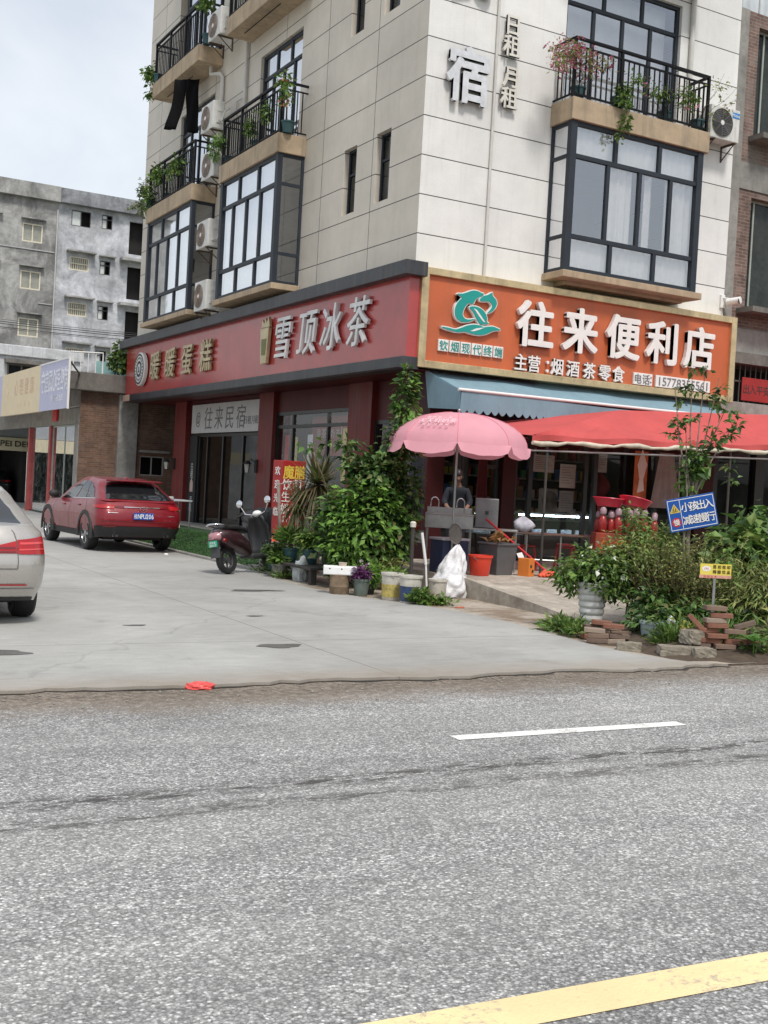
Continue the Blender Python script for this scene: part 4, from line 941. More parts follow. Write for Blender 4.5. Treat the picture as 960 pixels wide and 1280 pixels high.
glyphs(MB(), row('心理健康', LF(-2.661, 21.8, 4.45), .85, .6), .003).build('faded_lettering', M('faded_orange_print', (.62, .42, .28), .5), BB)
glyphs(MB(), row('心灵驿站', LF(-2.661, 21.8, 3.85), .6, .22) + [('Q', LF(-2.661, 24.6, 4.4), .6, 1)], .003).build('faded_print', M('pale_print', (.74, .62, .42), .5), BB)
MB().tube([(-2.6, 15.7, 3.5), (-1.7, 18, 3.7)], .03, 6).build('bracket', m_concd, BB); MB().tube([(-2.6, 15.7, 4.9), (-1.7, 18, 4.7)], .03, 6).build('bracket', m_concd, BB)
w = MB()
for k in range(5): w.box(-2.62, -1.64, 18.2 + k * 2.8, 18.26 + k * 2.8, 4.5, 4.56)
w.build('support_arm', m_concd, BB)
# rail and planter on its roof
RL = thing('roof_railing', 'white roof railing above the brown brick house', 'railing', (-1.2, 18.4, 4.8))
w = MB().tube([(-2.0, 18.2, 5.45), (-.95, 18.2, 5.5), (-.95, 18.2, 4.8)], .025, 8)
for k in range(5): w.tube([(-1.9 + k * .24, 18.2, 4.8), (-1.9 + k * .24, 18.2, 5.45)], .018, 6)
w.build('rail', m_white, RL)
# garage shop with cream sign at the far left
GR = thing('garage', 'dim garage under a grey panel and cream sign at the far left', 'building', (-1.5, 34, 0))
MB().box(-9, .2, 34.02, 34.3, 2.95, 4.1).build('grey_panel', M('grey_sheet_panel', (.36, .38, .40), .5, nv=.1), GR)
MB().box(-9, .2, 33.9, 34.2, 2.35, 2.93).build('cream_sign', M('cream_sign', (.66, .58, .40), .5, nv=.1), GR)
glyphs(MB(), [('PEI', RF(-.82, 33.89, 2.66), .24, 1.2), ('DEI', RF(-.14, 33.89, 2.66), .24, 1.2), ('F', RF(-1.3, 33.89, 2.66), .24, 1.2)], .01, .02).build('sign_lettering', m_ink, GR)
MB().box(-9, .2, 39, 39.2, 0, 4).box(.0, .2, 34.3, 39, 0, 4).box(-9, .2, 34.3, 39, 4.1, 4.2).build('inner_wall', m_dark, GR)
# white parapet house in the middle distance
WH = thing('white_house', 'low white house with peeling roof edge and dark windows behind the sign board', 'house', (0, 40, 0))
w = panel_wall(MB(), 'y', 40, -14, 3.9, 0, 7.55, [(.25, 2.95, 5.6, 6.75)], .15, 1); w.box(3.7, 3.9, 40.01, 50, 0, 7.5); w.build('wall', M('peeling_white_paint', (.60, .61, .62), .8, nv=.3, ns=1.5, grime=.4, streak=.4), WH)
MB().box(.1, 3.3, 39.6, 39.98, 6.75, 6.95).build('window_hood', m_concd, WH)
o = winframe(MB(), 'y', 40.05, .25, 2.95, 5.6, 6.75, (.95, 1.65, 2.3), (), .08, .08).build('window', M('brown_window_frame', (.22, .18, .14), .6), WH); MB().quad((.25, 40.05, 5.6), (2.95, 40.05, 5.6), (2.95, 40.05, 6.75), (.25, 40.05, 6.75)).build('glass_pane', m_glassd, o); MB().quad((.25, 40.3, 5.6), (2.95, 40.3, 5.6), (2.95, 40.3, 6.75), (.25, 40.3, 6.75)).build('dark_room', m_dark, o)
MB().box(-14, 3.95, 40.2, 50, 7.3, 7.45).build('roof', m_conc, WH); MB().box(-14, 3.98, 39.85, 40.35, 7.12, 7.66).build('parapet_coping', MATS['peeling_white_paint'], WH, bevel=.04)
# unfinished grey apartment house far behind
m_cem = concretemat('raw_cement_render', (.17, .167, .162), (.45, .445, .43), .4, streak=.35, tight=.07)
m_ceml = concretemat('pale_cement_render', (.29, .295, .31), (.64, .65, .68), .4, streak=.3, tight=.06)
AH = thing('grey_apartment_house', 'raw cement apartment house four storeys high behind the side street', 'apartment house', (5, 60, 0))
wl_ = []; wr_ = []
pitch = 3.14; rows = [17.83 - k * pitch for k in range(4)]
for k, zt_ in enumerate(rows):
    wl_.append((4.66, 5.98, zt_ - 1.22, zt_)); wl_.append((1.9, 3.15, zt_ + .05 - 1.2, zt_ + .05))
    for xo in (-1.4, -4.4, -7.4, -10.4, -13.4): wl_.append((xo, xo + 1.3, zt_ - 1.2, zt_))
tops = [19.2, 16.07, 12.98, 9.9]
for k, zt_ in enumerate(tops):
    wr_.append((7.85, 9.15, zt_ - (1.05 if k == 0 else .9), zt_)); wr_.append((9.92, 10.64, zt_ - .95, zt_)); wr_.append((11.86, 12.9, zt_ - 2.4 - (0 if k else .0), zt_ - .15))
panel_wall(MB(), 'y', 60, -16, 7.0, 0, 19.5, wl_, .25, 1).build('left_wall', m_cem, AH)
panel_wall(MB(), 'y', 60, 7.0, 20, 0, 19.5, wr_, .25, 1).build('right_wall', m_ceml, AH)
MB().box(-16.3, 7.0, 59.6, 72, 19.5, 20.5).build('parapet', m_cem, AH); MB().box(7.002, 20.3, 59.5, 72, 19.5, 20.45).build('parapet', concretemat('grey_cement_parapet', (.13, .135, .145), (.32, .33, .35), .5, tight=.08), AH)
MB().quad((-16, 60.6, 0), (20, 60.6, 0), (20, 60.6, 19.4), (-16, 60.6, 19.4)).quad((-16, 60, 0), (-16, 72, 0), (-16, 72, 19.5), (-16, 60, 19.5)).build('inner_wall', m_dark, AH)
m_cream = M('cream_window_frame', (.68, .62, .48), .5)
for (a, b, c_, d_) in wl_:
    o = winframe(MB(), 'y', 60.05, a, b, c_, d_, ((a + b) / 2,), (), .08, .1).build('window', m_cream, AH); MB().quad((a, 60.1, c_), (b, 60.1, c_), (b, 60.1, d_), (a, 60.1, d_)).build('glass_pane', M('blind_glass', (.30, .30, .26), .25, nv=.2) if a > 4 else m_glassd, o)
    MB().box(a - .1, b + .2, 59.65, 59.99, d_ + .28, d_ + .36).build('window_hood', m_cem, AH)
for k, (a, b, c_, d_) in enumerate(wr_):
    if b - a > 1.2:
        o = MB()
        if k == 0: winframe(o, 'y', 60.05, a, b, c_, d_, ((a + b) / 2,), (), .05, .06); o = o.build('window', m_dgrey, AH); MB().quad((a, 60.1, c_), ((a + b) / 2, 60.1, c_), ((a + b) / 2, 60.1, d_), (a, 60.1, d_)).build('glass_pane', M('sky_pane', (.62, .64, .62), .2), o)
        else:
            winframe(o, 'y', 60.05, a, b, c_, d_, (), ((c_ + d_) / 2,), .07, .1)
            for q in range(1, 9): o.box(a + (b - a) * q / 9 - .018, a + (b - a) * q / 9 + .018, 60.02, 60.06, c_ + .07, d_ - .07)
            o = o.build('window', m_cream, AH); MB().quad((a, 60.1, c_), (b, 60.1, c_), (b, 60.1, d_), (a, 60.1, d_)).build('glass_pane', MATS['blind_glass'], o)
        if k: MB().box(a - .25, b + .4, 59.4, 59.99, d_ + .28, d_ + .38).build('window_hood', m_cem, AH)
    elif b - a < .8:
        o = winframe(MB(), 'y', 60.05, a, b, c_, d_, ((a + b) / 2,), (c_ + (d_ - c_) * .68,), .05, .06).build('window', m_dgrey, AH); MB().quad((a, 60.1, c_), ((a + b) / 2, 60.1, c_), ((a + b) / 2, 60.1, d_), (a, 60.1, d_)).build('glass_pane', MATS['sky_pane'], o)
        if k > 2: MB().box(a - .1, b + .3, 59.6, 59.99, d_ + .25, d_ + .33).build('window_hood', m_cem, AH)
    elif k > 2: MB().box(a - .6, b + .6, 59.2, 59.99, d_ + .3, d_ + .5).build('balcony_stub', m_cem, AH)
MB().tube([(6.9, 59.9, 0), (6.9, 59.9, 19)], .05, 6).build('drain_pipe', M('pale_pipe', (.5, .5, .5), .5), AH)
for a in ((1.5, 6.8, 59.94, 59.99, 16.1, 16.17), (5.9, 6.8, 59.94, 59.99, 12.6, 12.66)): MB().box(*a).build('wall_seam', M('pale_seam', (.42, .42, .42), .8), AH)
for k in range(5):
    z = 10.3 + [.0, -.12, -.32, -.4, .12][k]
    pts = [V((-20 + 40 * i / 24, 50, z + .02 * (i - 12) * 0 + .006 * (i - 14) ** 2 - .35)) for i in range(25)]
    tag(MB().tube(pts, .022 if k < 3 else .013, 5).build('overhead_cable', m_ink), 'thin black overhead cable strung across the grey apartment house', 'cable', 'overhead cables in front of the grey apartment house')
# ------------------------------------------------------------------ cars
def lerp_tab(tab, x):
    if x <= tab[0][0]: return tab[0][1]
    for (a, p), (b, q) in zip(tab, tab[1:]):
        if x <= b:
            s = (x - a) / (b - a); s = s * s * (3 - 2 * s) * .5 + s * .5; return p + (q - p) * s
    return tab[-1][1]
class Shell:
    """closed body shell: plan outlines (rounded rectangles) stacked from v=0 to v=1; y runs from the rear bumper forwards"""
    def __init__(s, y0, y1, w, zb, zt, rr, rf, bow): s.y0, s.y1, s.w, s.zb, s.zt, s.rr, s.rf, s.bow = y0, y1, w, zb, zt, rr, rf, bow
    def pt(s, t_, v):
        sg = 1 if t_ >= 0 else -1; t_ = abs(t_)
        a, b, w = lerp_tab(s.y0, v), lerp_tab(s.y1, v), lerp_tab(s.w, v); rr, rf = s.rr, s.rf
        if t_ <= 1: x, y = (w - rr) * t_, a
        elif t_ <= 2: an = (t_ - 1) * PI / 2; x, y = w - rr + rr * math.sin(an), a + rr * 1.25 - rr * 1.25 * math.cos(an)
        elif t_ <= 3: x, y = w, a + rr * 1.25 + (b - rf * 1.6 - a - rr * 1.25) * (t_ - 2)
        elif t_ <= 4: an = (t_ - 3) * PI / 2; x, y = w - rf + rf * math.cos(an), b - rf * 1.6 + rf * 1.6 * math.sin(an)
        else: x, y = (w - rf) * (5 - t_), b
        if t_ < 2: y += s.bow * (x / w) ** 2 * (1 - max(0, t_ - 1))
        if t_ > 3: y -= s.bow * 2.5 * (x / w) ** 2 * min(1, t_ - 3)
        zb, zt = lerp_tab(s.zb, y), lerp_tab(s.zt, y)
        return V((sg * x, y, zb + (zt - zb) * v))
    def nrm(s, t_, v):
        e = .01; a = s.pt(t_ + e, v) - s.pt(t_ - e, v); b = s.pt(t_, min(1, v + e)) - s.pt(t_, max(0, v - e)); n = a.cross(b)
        n = n.normalized() if n.length > 1e-9 else V((0, 0, 1)); p = s.pt(t_, v)
        c = V((0, (lerp_tab(s.y0, v) + lerp_tab(s.y1, v)) / 2, p.z)); return n if n.dot(p - c) > 0 else -n
    def mesh(s, mb, nv, crown, extra=()):
        ts = [];
        for seg, k in ((0, 5), (1, 6), (2, 22), (3, 6), (4, 5)): ts += [seg + i / k for i in range(k)]
        ts = ts + [5]; full = ts + [-q for q in ts[-2:0:-1]]; n = len(full); o = len(mb.v)
        vs = [i / nv for i in range(nv + 1)]
        for v in vs:
            for q in full: mb.v.append(tuple(s.pt(q, v)))
        for j in range(nv):
            for i in range(n): a, b = o + j * n + i, o + j * n + (i + 1) % n; mb.f.append((a, b, b + n, a + n))
        last = o + nv * n; cy = (lerp_tab(s.y0, 1) + lerp_tab(s.y1, 1)) / 2
        for f_ in (.9, .6, .25):
            cur = len(mb.v)
            for q in full:
                p = s.pt(q, 1); x = p.x * f_; y = cy + (p.y - cy) * (1 - (1 - f_) * .55); mb.v.append((x, y, lerp_tab(s.zt, y) + crown * (1 - f_ ** 2)))
            for i in range(n): a, b = last + i, last + (i + 1) % n; mb.f.append((a, b, cur + (i + 1) % n, cur + i))
            last = cur
        mb.f.append(tuple(range(last, last + n))); mb.f.append(tuple(range(o + n - 1, o - 1, -1)))
    def patch(s, mb, t0, t1, v0, v1, off=.006, n=14, m=6, thick=0):
        o = len(mb.v)
        for j in range(m + 1):
            for i in range(n + 1):
                tt = t0 + (t1 - t0) * i / n; f0 = v0(tt) if callable(v0) else v0; f1 = v1(tt) if callable(v1) else v1
                vv = f0 + (f1 - f0) * j / m; p = s.pt(tt, vv) + s.nrm(tt, vv) * off; mb.v.append(tuple(p))
        for j in range(m):
            for i in range(n): a = o + j * (n + 1) + i; mb.f.append((a, a + 1, a + n + 2, a + n + 1))
        return mb
def carpaint(name, col, metal=.35):
    m, t, out = nt_new(name); p = N(t, 'ShaderNodeBsdfPrincipled'); t.links.new(p.outputs[0], out.inputs[0])
    fl = noise(t, 700, 2, .5, coords(t)); r = ramp(t, [(.3, .8), (.7, 1.2)]); t.links.new(fl, r.inputs[0])
    t.links.new(mixc(t, 1, col, r.outputs[0], 'MULTIPLY'), p.inputs['Base Color'])
    d = noise(t, 3, 6, .7, coords(t)); rd = ramp(t, [(.3, .22), (.7, .42)]); t.links.new(d, rd.inputs[0]); t.links.new(rd.outputs[0], p.inputs['Roughness'])
    p.inputs['Metallic'].default_value = metal; p.inputs['Coat Weight'].default_value = .4; p.inputs['Coat Roughness'].default_value = .04
    MATS[name] = m; return m
m_cglass = M('dark_car_glass', (.012, .014, .016), .05, spec=.8)
m_clad = M('black_cladding', (.018, .018, .019), .6, nv=.2)
m_tlamp = M('red_tail_lamp', (.40, .012, .015), .25, coat=.25)
m_tlamd = M('dark_red_lamp', (.16, .008, .010), .15, coat=.6)
m_alloy = M('alloy_rim', (.42, .42, .43), .3, .9)
def wheel(root, x, y, R, wd, name='wheel'):
    sg = 1 if x > 0 else -1; XM = frame((x, y, R), (0, 1, 0), (0, 0, 1)) if sg > 0 else frame((x, y, R), (0, -1, 0), (0, 0, 1))
    prof = [(R * .62, -wd), (R * .88, -wd), (R * .97, -wd * .86), (R, -wd * .6), (R, -wd * .4), (R * .97, -wd * .12), (R * .88, 0), (R * .66, 0), (R * .63, -.015), (R * .60, -.02)]
    g = MB().lathe(prof, 40, (0, 0, 0), XM, False)
    tyre = g.build('wheel', m_black, root, world=False, smooth=35)
    g = MB().lathe([(R * .62, -.02), (R * .64, -.012), (R * .60, -.012), (R * .575, -.05), (R * .575, -wd)], 36, (0, 0, 0), XM, False)
    for k in range(5):
        a = 2 * PI * k / 5
        for da in (-.13, .13):
            q = [(R * .1, -.026), (R * .1, .026), (R * .58, .020), (R * .58, -.020)]
            g.prism([(u * math.cos(a + da) - w_ * math.sin(a + da), u * math.sin(a + da) + w_ * math.cos(a + da)) for u, w_ in q], XM @ Matrix.Translation((0, 0, -.045)), .025)
    g.lathe([(0, -.012), (R * .12, -.012), (R * .16, -.045)], 20, (0, 0, 0), XM, False)
    g.build('rim', m_alloy, tyre, world=False, smooth=40)
    MB().lathe([(0, -.07), (R * .56, -.07)], 24, (0, 0, 0), XM, False).build('brake_disc', m_dgrey, tyre, world=False)
def cut_arches(o, wy, R, hw):
    g = MB()
    for y in wy:
        for s_ in (-1, 1):
            g.lathe([(R * 1.13, 0), (R * 1.13, .42)], 36, (0, 0, 0), frame((s_ * (hw - .30), y, R), (0, s_ * 1, 0), (0, 0, 1)))
    c = g.build('cutter', m_black); bm = o.modifiers.new('arch', 'BOOLEAN'); bm.object = c; bm.operation = 'DIFFERENCE'; bm.solver = 'EXACT'
    bpy.context.view_layer.update(); dg = bpy.context.evaluated_depsgraph_get()
    me = bpy.data.meshes.new_from_object(o.evaluated_get(dg)); o.modifiers.clear(); o.data = me
    me.polygons.foreach_set('use_smooth', [True] * len(me.polygons)); me.set_sharp_from_angle(angle=math.radians(32))
    bpy.data.objects.remove(c)
def arch_rings(root, wy, R, hw, mat, w=.07):
    for y in wy:
        for s_ in (-1, 1):
            g = MB(); fr = frame((s_ * (hw - .03), y, R), (0, s_ * 1, 0), (0, 0, 1)); vs = []; n = 26
            for i in range(n + 1):
                a = -.20 + (PI + .40) * i / n
                for rr, zz in ((R * 1.10, 0), (R * 1.10, .035), (R * 1.10 + w, .030), (R * 1.10 + w + .01, 0)): vs.append(fr @ V((rr * math.cos(a), rr * math.sin(a), zz)))
            g.add(vs, [(i * 4 + k, i * 4 + k + 1, i * 4 + k + 5, i * 4 + k + 4) for i in range(n) for k in range(3)])
            g.build('wheel_arch', mat, root, world=False, smooth=40)
def suv(root, paint, detail=True):
    kw = dict(world=False)
    lo = Shell(y0=[(0, .14), (.2, .05), (.38, 0), (.62, .02), (.78, .07), (1, .19)], y1=[(0, 4.5), (.4, 4.63), (.75, 4.55), (1, 4.3)], w=[(0, .84), (.25, .905), (.55, .92), (.78, .905), (.9, .885), (1, .845)],
               zb=[(0, .34), (.8, .26), (3.8, .26), (4.6, .32)], zt=[(0, 1.06), (.5, 1.09), (1.5, 1.05), (3.2, 1.0), (3.7, .96), (4.6, .78)], rr=.26, rf=.34, bow=.10)
    g = MB(); lo.mesh(g, 12, .04); b = g.build('body', paint, root, **kw); cut_arches(b, (.98, 3.68), .355, .92)
    ca = Shell(y0=[(0, .17), (.3, .36), (.75, .72), (1, .92)], y1=[(0, 3.45), (.5, 2.95), (.9, 2.5), (1, 2.35)], w=[(0, .825), (.4, .76), (.8, .66), (1, .56)],
               zb=[(0, 1.04), (.5, 1.075), (1.5, 1.04), (3.2, .99), (4, .94)], zt=[(.5, 1.40), (.95, 1.475), (1.7, 1.525), (2.4, 1.51), (3, 1.48)], rr=.20, rf=.25, bow=.05)
    g = MB(); ca.mesh(g, 10, .015); g.build('cabin', paint, root, smooth=35, **kw)
    g = MB(); ca.patch(g, -1.35, 1.35, .10, lambda q: .86 - .10 * abs(q / 1.35) ** 3); g.build('rear_window', m_cglass, root, smooth=60, **kw)
    for s_ in (-1, 1):
        top = lambda q: .82 - .30 * max(0, (2.28 - q) / .22) - .55 * max(0, (q - 2.78) / .2)
        g = MB()
        for (a, c_) in ((2.10, 2.30), (2.315, 2.555), (2.575, 2.93)):
            ca.patch(g, s_ * a, s_ * c_, .07, lambda q: max(.10, top(abs(q))))
        g.build('side_window', m_cglass, root, smooth=60, **kw)
        g = MB(); ca.patch(g, s_ * 2.07, s_ * 2.95, .035, .06, .011, 20, 1); g.build('window_trim', m_chrome, root, smooth=60, **kw)
        g = MB(); lo.patch(g, s_ * 2.0, s_ * 3.0, .0, .17, .012, 20, 3); g.build('sill_cladding', m_clad, root, smooth=60, **kw)
        g = MB()
        for q in (2.16, 2.47, 2.80): lo.patch(g, s_ * q, s_ * (q + .003), .2, .97, .004, 1, 10)
        g.build('door_seam', m_ink, root, **kw)
        g = MB()
        for q in (2.30, 2.60):
            p = lo.pt(s_ * q, .84); MB().cbox((p.x + s_ * .012, p.y, p.z), .03, .2, .035).build('door_handle', paint, root, bevel=.01, **kw)
        m_ = MB().ball((s_ * .98, 3.02, 1.10), (.12, .07, .085)); m_.box(s_ * .9 - .05, s_ * .9 + .05, 3.0, 3.06, 1.03, 1.08); m_.build('mirror', m_clad if detail else paint, root, smooth=60, **kw)
        g = MB(); lo.patch(g, s_ * .92, s_ * 2.03, lambda q: .765 + .02 * max(0, abs(q) - 1.2), lambda q: .875 - .05 * max(0, abs(q) - 1.2), .012, 16, 5); g.build('tail_lamp', m_tlamp, root, smooth=60, **kw)
        g = MB(); lo.patch(g, s_ * .58, s_ * .92, .80, .855, .010, 6, 3); g.build('tail_lamp_inner', m_tlamd, root, smooth=60, **kw)
        g = MB().lathe([(.035, -.02), (.045, -.06), (.035, -.06), (.03, .1)], 16, (0, 0, 0), frame((s_ * .55, .12, .36), (1, 0, 0), (0, 0, 1))); g.build('exhaust_tip', m_chrome, root, **kw)
        g = MB(); lo.patch(g, s_ * .86, s_ * 1.4, .27, .31, .014, 6, 2); g.build('reflector', m_tlamd, root, **kw)
    g = MB(); lo.patch(g, -2.0, 2.0, .0, .30, .012, 40, 5); g.build('bumper_cladding', m_clad, root, smooth=60, **kw)
    g = MB(); lo.patch(g, -.60, .60, .815, .835, .012, 20, 1); g.build('chrome_strip', m_chrome, root, **kw)
    g = MB(); lo.patch(g, -.7, .7, .46, .70, -.0, 14, 3) if False else None
    g = MB(); lo.patch(g, -1.5, 1.5, .425, .435, .006, 30, 1); g.build('tailgate_seam', m_ink, root, **kw)
    g = MB().prism([(-.62, .0), (.62, .0), (.50, .30), (-.50, .30)], frame((0, .62, 1.455), (1, 0, 0), (0, 1, .06)), .03); g.build('spoiler', paint, root, bevel=.012, **kw)
    # number plate
    pl = MB().box(-.22, .22, -.022, -.008, .695, .835).build('number_plate', M('plate_blue', (.015, .07, .34), .4), root, bevel=.006, **kw)
    glyphs(MB(), row('桂N', frame((-.135, -.0225, .765), (1, 0, 0), (0, 0, 1)), .075, .095, .7) + row('·', frame((-.055, -.0225, .765), (1, 0, 0), (0, 0, 1)), .05, .015, 1) + row('PU206', frame((.075, -.0225, .765), (1, 0, 0), (0, 0, 1)), .056, .095, .75), .002, .012).build('plate_lettering', m_white, pl, world=False)
    FB = frame((0, .022, .905), (1, 0, 0), (0, .12, 1)); g = MB().lathe([(.058, 0), (.066, 0), (.066, .012), (.058, .012)], 28, (0, 0, 0), FB @ Matrix.Diagonal((1.15, .95, 1, 1)), False)
    g.prism([(-.055, .02), (-.02, .008), (0, -.012), (.02, .008), (.055, .02), (.02, -.004), (0, -.03), (-.02, -.004)][::-1], FB, .012); g.build('badge', m_chrome, root, **kw)
    g = MB(); lo.patch(g, -1.16, -.80, .66, .672, .008, 8, 1); lo.patch(g, .84, 1.14, .60, .612, .008, 8, 1); g.build('model_badge', m_chrome, root, **kw)
    MB().ball((0, 1.15, 1.515), (.03, .09, .045)).build('roof_antenna', paint, root, smooth=60, **kw)
    arch_rings(root, (.98, 3.68), .355, .925, m_clad, .085)
    for y in (.98, 3.68):
        for s_ in (-1, 1): wheel(root, s_ * .91, y, .355, .225)
    MB().box(-.62, .62, .6, 4.1, .24, .5).build('underbody', m_black, root, **kw)
def sedan(root, paint):
    kw = dict(world=False)
    lo = Shell(y0=[(0, .16), (.2, .05), (.45, 0), (.7, .04), (.86, .07), (1, .15)], y1=[(0, 4.5), (.4, 4.62), (.75, 4.55), (1, 4.35)], w=[(0, .83), (.25, .89), (.55, .905), (.80, .885), (.92, .86), (1, .79)],
               zb=[(0, .28), (.8, .22), (3.8, .22), (4.6, .26)], zt=[(0, 1.03), (.25, 1.045), (.9, 1.04), (1.6, .99), (3.2, .95), (3.7, .91), (4.6, .72)], rr=.33, rf=.40, bow=.14)
    g = MB(); lo.mesh(g, 12, .035); b = g.build('body', paint, root, **kw); cut_arches(b, (1.0, 3.81), .325, .905)
    ca = Shell(y0=[(0, .50), (.4, .80), (.8, 1.15), (1, 1.38)], y1=[(0, 3.45), (.5, 2.95), (.9, 2.55), (1, 2.4)], w=[(0, .84), (.4, .77), (.8, .68), (1, .60)],
               zb=[(0, 1.03), (.9, 1.03), (1.6, .98), (3.2, .94), (4, .9)], zt=[(.5, 1.25), (1.0, 1.36), (1.6, 1.415), (2.1, 1.43), (2.6, 1.41), (3.2, 1.36)], rr=.26, rf=.25, bow=.08)
    g = MB(); ca.mesh(g, 10, .015); g.build('cabin', paint, root, smooth=35, **kw)
    g = MB(); ca.patch(g, -1.25, 1.25, .07, .93); g.build('rear_window', m_cglass, root, smooth=60, **kw)
    for s_ in (-1, 1):
        g = MB()
        for (a, c_) in ((2.06, 2.18), (2.20, 2.52), (2.54, 2.93)): ca.patch(g, s_ * a, s_ * c_, .07, lambda q: max(.1, .84 - .5 * max(0, (2.22 - abs(q)) / .2) - .5 * max(0, (abs(q) - 2.75) / .2)))
        g.build('side_window', m_cglass, root, smooth=60, **kw)
        # wrap-around L-shaped lamp in two halves split by the boot gap
        g = MB(); lo.patch(g, s_ * 1.02, s_ * 1.72, lambda q: .635 - .02 * (abs(q) - 1), lambda q: .825 + .06 * max(0, abs(q) - 1.0) ** 1.3, .010, 16, 6); la = g.build('tail_lamp', m_tlamp, root, smooth=60, **kw)
        g = MB(); lo.patch(g, s_ * 1.04, s_ * 1.70, .685, .705, .014, 14, 1); lo.patch(g, s_ * 1.06, s_ * 1.66, .76, .79, .014, 14, 1); g.build('light_bar', M('bright_lamp_bar', (.70, .07, .07), .2, coat=.5), la, world=False)
        g = MB(); lo.patch(g, s_ * .42, s_ * 1.0, lambda q: .645, lambda q: .71 + .10 * (abs(q) - .42) / .58, .010, 12, 6); lb_ = g.build('tail_lamp', m_tlamp, root, smooth=60, **kw)
        g = MB(); lo.patch(g, s_ * .46, s_ * .97, .655, .675, .014, 14, 1); lo.patch(g, s_ * .62, s_ * .97, .705, .73, .014, 10, 1); g.build('light_bar', m_tlamd, lb_, world=False)
        g = MB(); lo.patch(g, s_ * .70, s_ * 1.25, .205, .225, .008, 12, 1); g.build('reflector', M('bumper_reflector', (.35, .015, .015), .3), root, **kw)
        g = MB(); lo.patch(g, s_ * 1.0, s_ * 1.012, .44, .95, .005, 1, 12); g.build('boot_seam', m_ink, root, **kw)
        g = MB()
        for q in (2.12, 2.5, 2.85): lo.patch(g, s_ * q, s_ * (q + .003), .15, .97, .004, 1, 10)
        g.build('door_seam', m_ink, root, **kw)
        MB().ball((s_ * .95, 3.0, 1.02), (.11, .07, .075)).build('mirror', paint, root, smooth=60, **kw)
    g = MB(); lo.patch(g, -1.0, 1.0, .432, .442, .005, 24, 1); g.build('boot_seam', m_ink, root, **kw)
    g = MB(); lo.patch(g, -1.5, 1.5, .16, .168, .006, 30, 1); g.build('bumper_crease', M('crease_grey', (.22, .21, .20), .5), root, **kw)
    g = MB(); lo.patch(g, -1.6, 1.6, -.0, .05, .008, 30, 1); g.build('bumper_valance', m_clad, root, smooth=60, **kw)
    pc_ = lo.pt(.55, .28); g = MB(); lo.patch(g, .50, .60, .24, .30, .004, 4, 3); g.build('tow_cover', paint, root, **kw)
    pl = MB().box(-.22, .22, -.03, -.012, .62, .76).build('number_plate', MATS['plate_blue'], root, bevel=.006, **kw)
    for y in (1.0, 3.81):
        for s_ in (-1, 1): wheel(root, s_ * .895, y, .325, .24)
    MB().box(-.60, .60, .6, 4.1, .2, .45).build('underbody', m_black, root, **kw)
def at_heading(x, y, deg, z=.028): return Matrix.Translation((x, y, z)) @ Matrix.Rotation(-math.radians(deg), 4, 'Z')
cr_ = thing('parked_car', 'dark red crossover car parked by the kerb, seen from behind with a blue number plate', 'car'); cr_.matrix_basis = at_heading(-3.84, 3.95, -3)
suv(cr_, carpaint('soul_red_paint', (.20, .006, .013), .12))
cs_ = thing('parked_car', 'silver sedan cut by the left edge of the picture, its red tail lamp showing', 'car'); cs_.matrix_basis = at_heading(-9.17, -7.0, 3)
sedan(cs_, carpaint('silver_paint', (.47, .445, .415), .5))
ck_ = thing('parked_car', 'dark car standing inside the dim garage at the far left', 'car'); ck_.matrix_basis = at_heading(-1.2, 34.6, 0)
suv(ck_, carpaint('black_paint', (.02, .02, .022)), False)

# ------------------------------------------------------------------ scooter
SM = Matrix.Translation((-3.72, -.56, .028)) @ Matrix.Rotation(-math.radians(60), 4, 'Z') @ Matrix.Rotation(math.radians(11), 4, 'Y').inverted() @ Matrix.Scale(1.02, 4)
sc = thing('scooter', 'dark maroon electric scooter leaning on its stand, green number plate at the back', 'scooter'); sc.matrix_basis = SM
m_mar = carpaint('maroon_paint', (.045, .018, .022), .3); m_pinkp = carpaint('dusty_pink_paint', (.42, .20, .22), .2); kw = dict(world=False)
def sc_wheel(y):
    XM = frame((.06, y, .24), (0, 1, 0), (0, 0, 1)); R = .24
    tr = MB().lathe([(R * .62, -.1), (R * .9, -.115), (R, -.06), (R * .9, -.005), (R * .62, -.02)], 32, (0, 0, 0), XM, False).build('wheel', m_black, sc, smooth=40, **kw)
    g = MB().lathe([(R * .62, -.09), (R * .55, -.08), (R * .55, -.04), (R * .62, -.03)], 28, (0, 0, 0), XM, False).lathe([(.05, -.1), (.05, -.02)], 14, (0, 0, 0), XM)
    for k in range(6): a = k * PI / 3; g.box(-.012, .012, .04, R * .58, -.07, -.05, XM @ Matrix.Rotation(a, 4, 'Z'))
    g.build('rim', m_dgrey, tr, world=False, smooth=40)
sc_wheel(0); sc_wheel(1.27)
MB().loft([((0, -.30, .66), .06, .03), ((0, -.22, .65), .17, .11), ((0, -.02, .60), .205, .17), ((0, .25, .55), .205, .18), ((0, .48, .45), .17, .15), ((0, .58, .36), .12, .08)], 20, 2.4).build('tail_body', m_mar, sc, smooth=60, **kw)
MB().loft([((0, -.335, .63), .06, .04), ((0, -.27, .64), .125, .075), ((0, -.16, .65), .165, .10)], 18, 2.6).build('tail_lamp', m_pinkp, sc, smooth=60, **kw)
for s_ in (-1, 1): MB().ball((s_ * .16, -.19, .56), (.035, .06, .045)).build('turn_signal', m_tlamd, sc, smooth=60, **kw)
MB().loft([((0, -.16, .77), .10, .025), ((0, .0, .785), .155, .055), ((0, .25, .78), .16, .055), ((0, .45, .75), .13, .05), ((0, .56, .72), .09, .03)], 18, 2.8).build('seat', M('black_vinyl', (.015, .015, .016), .5), sc, smooth=60, **kw)
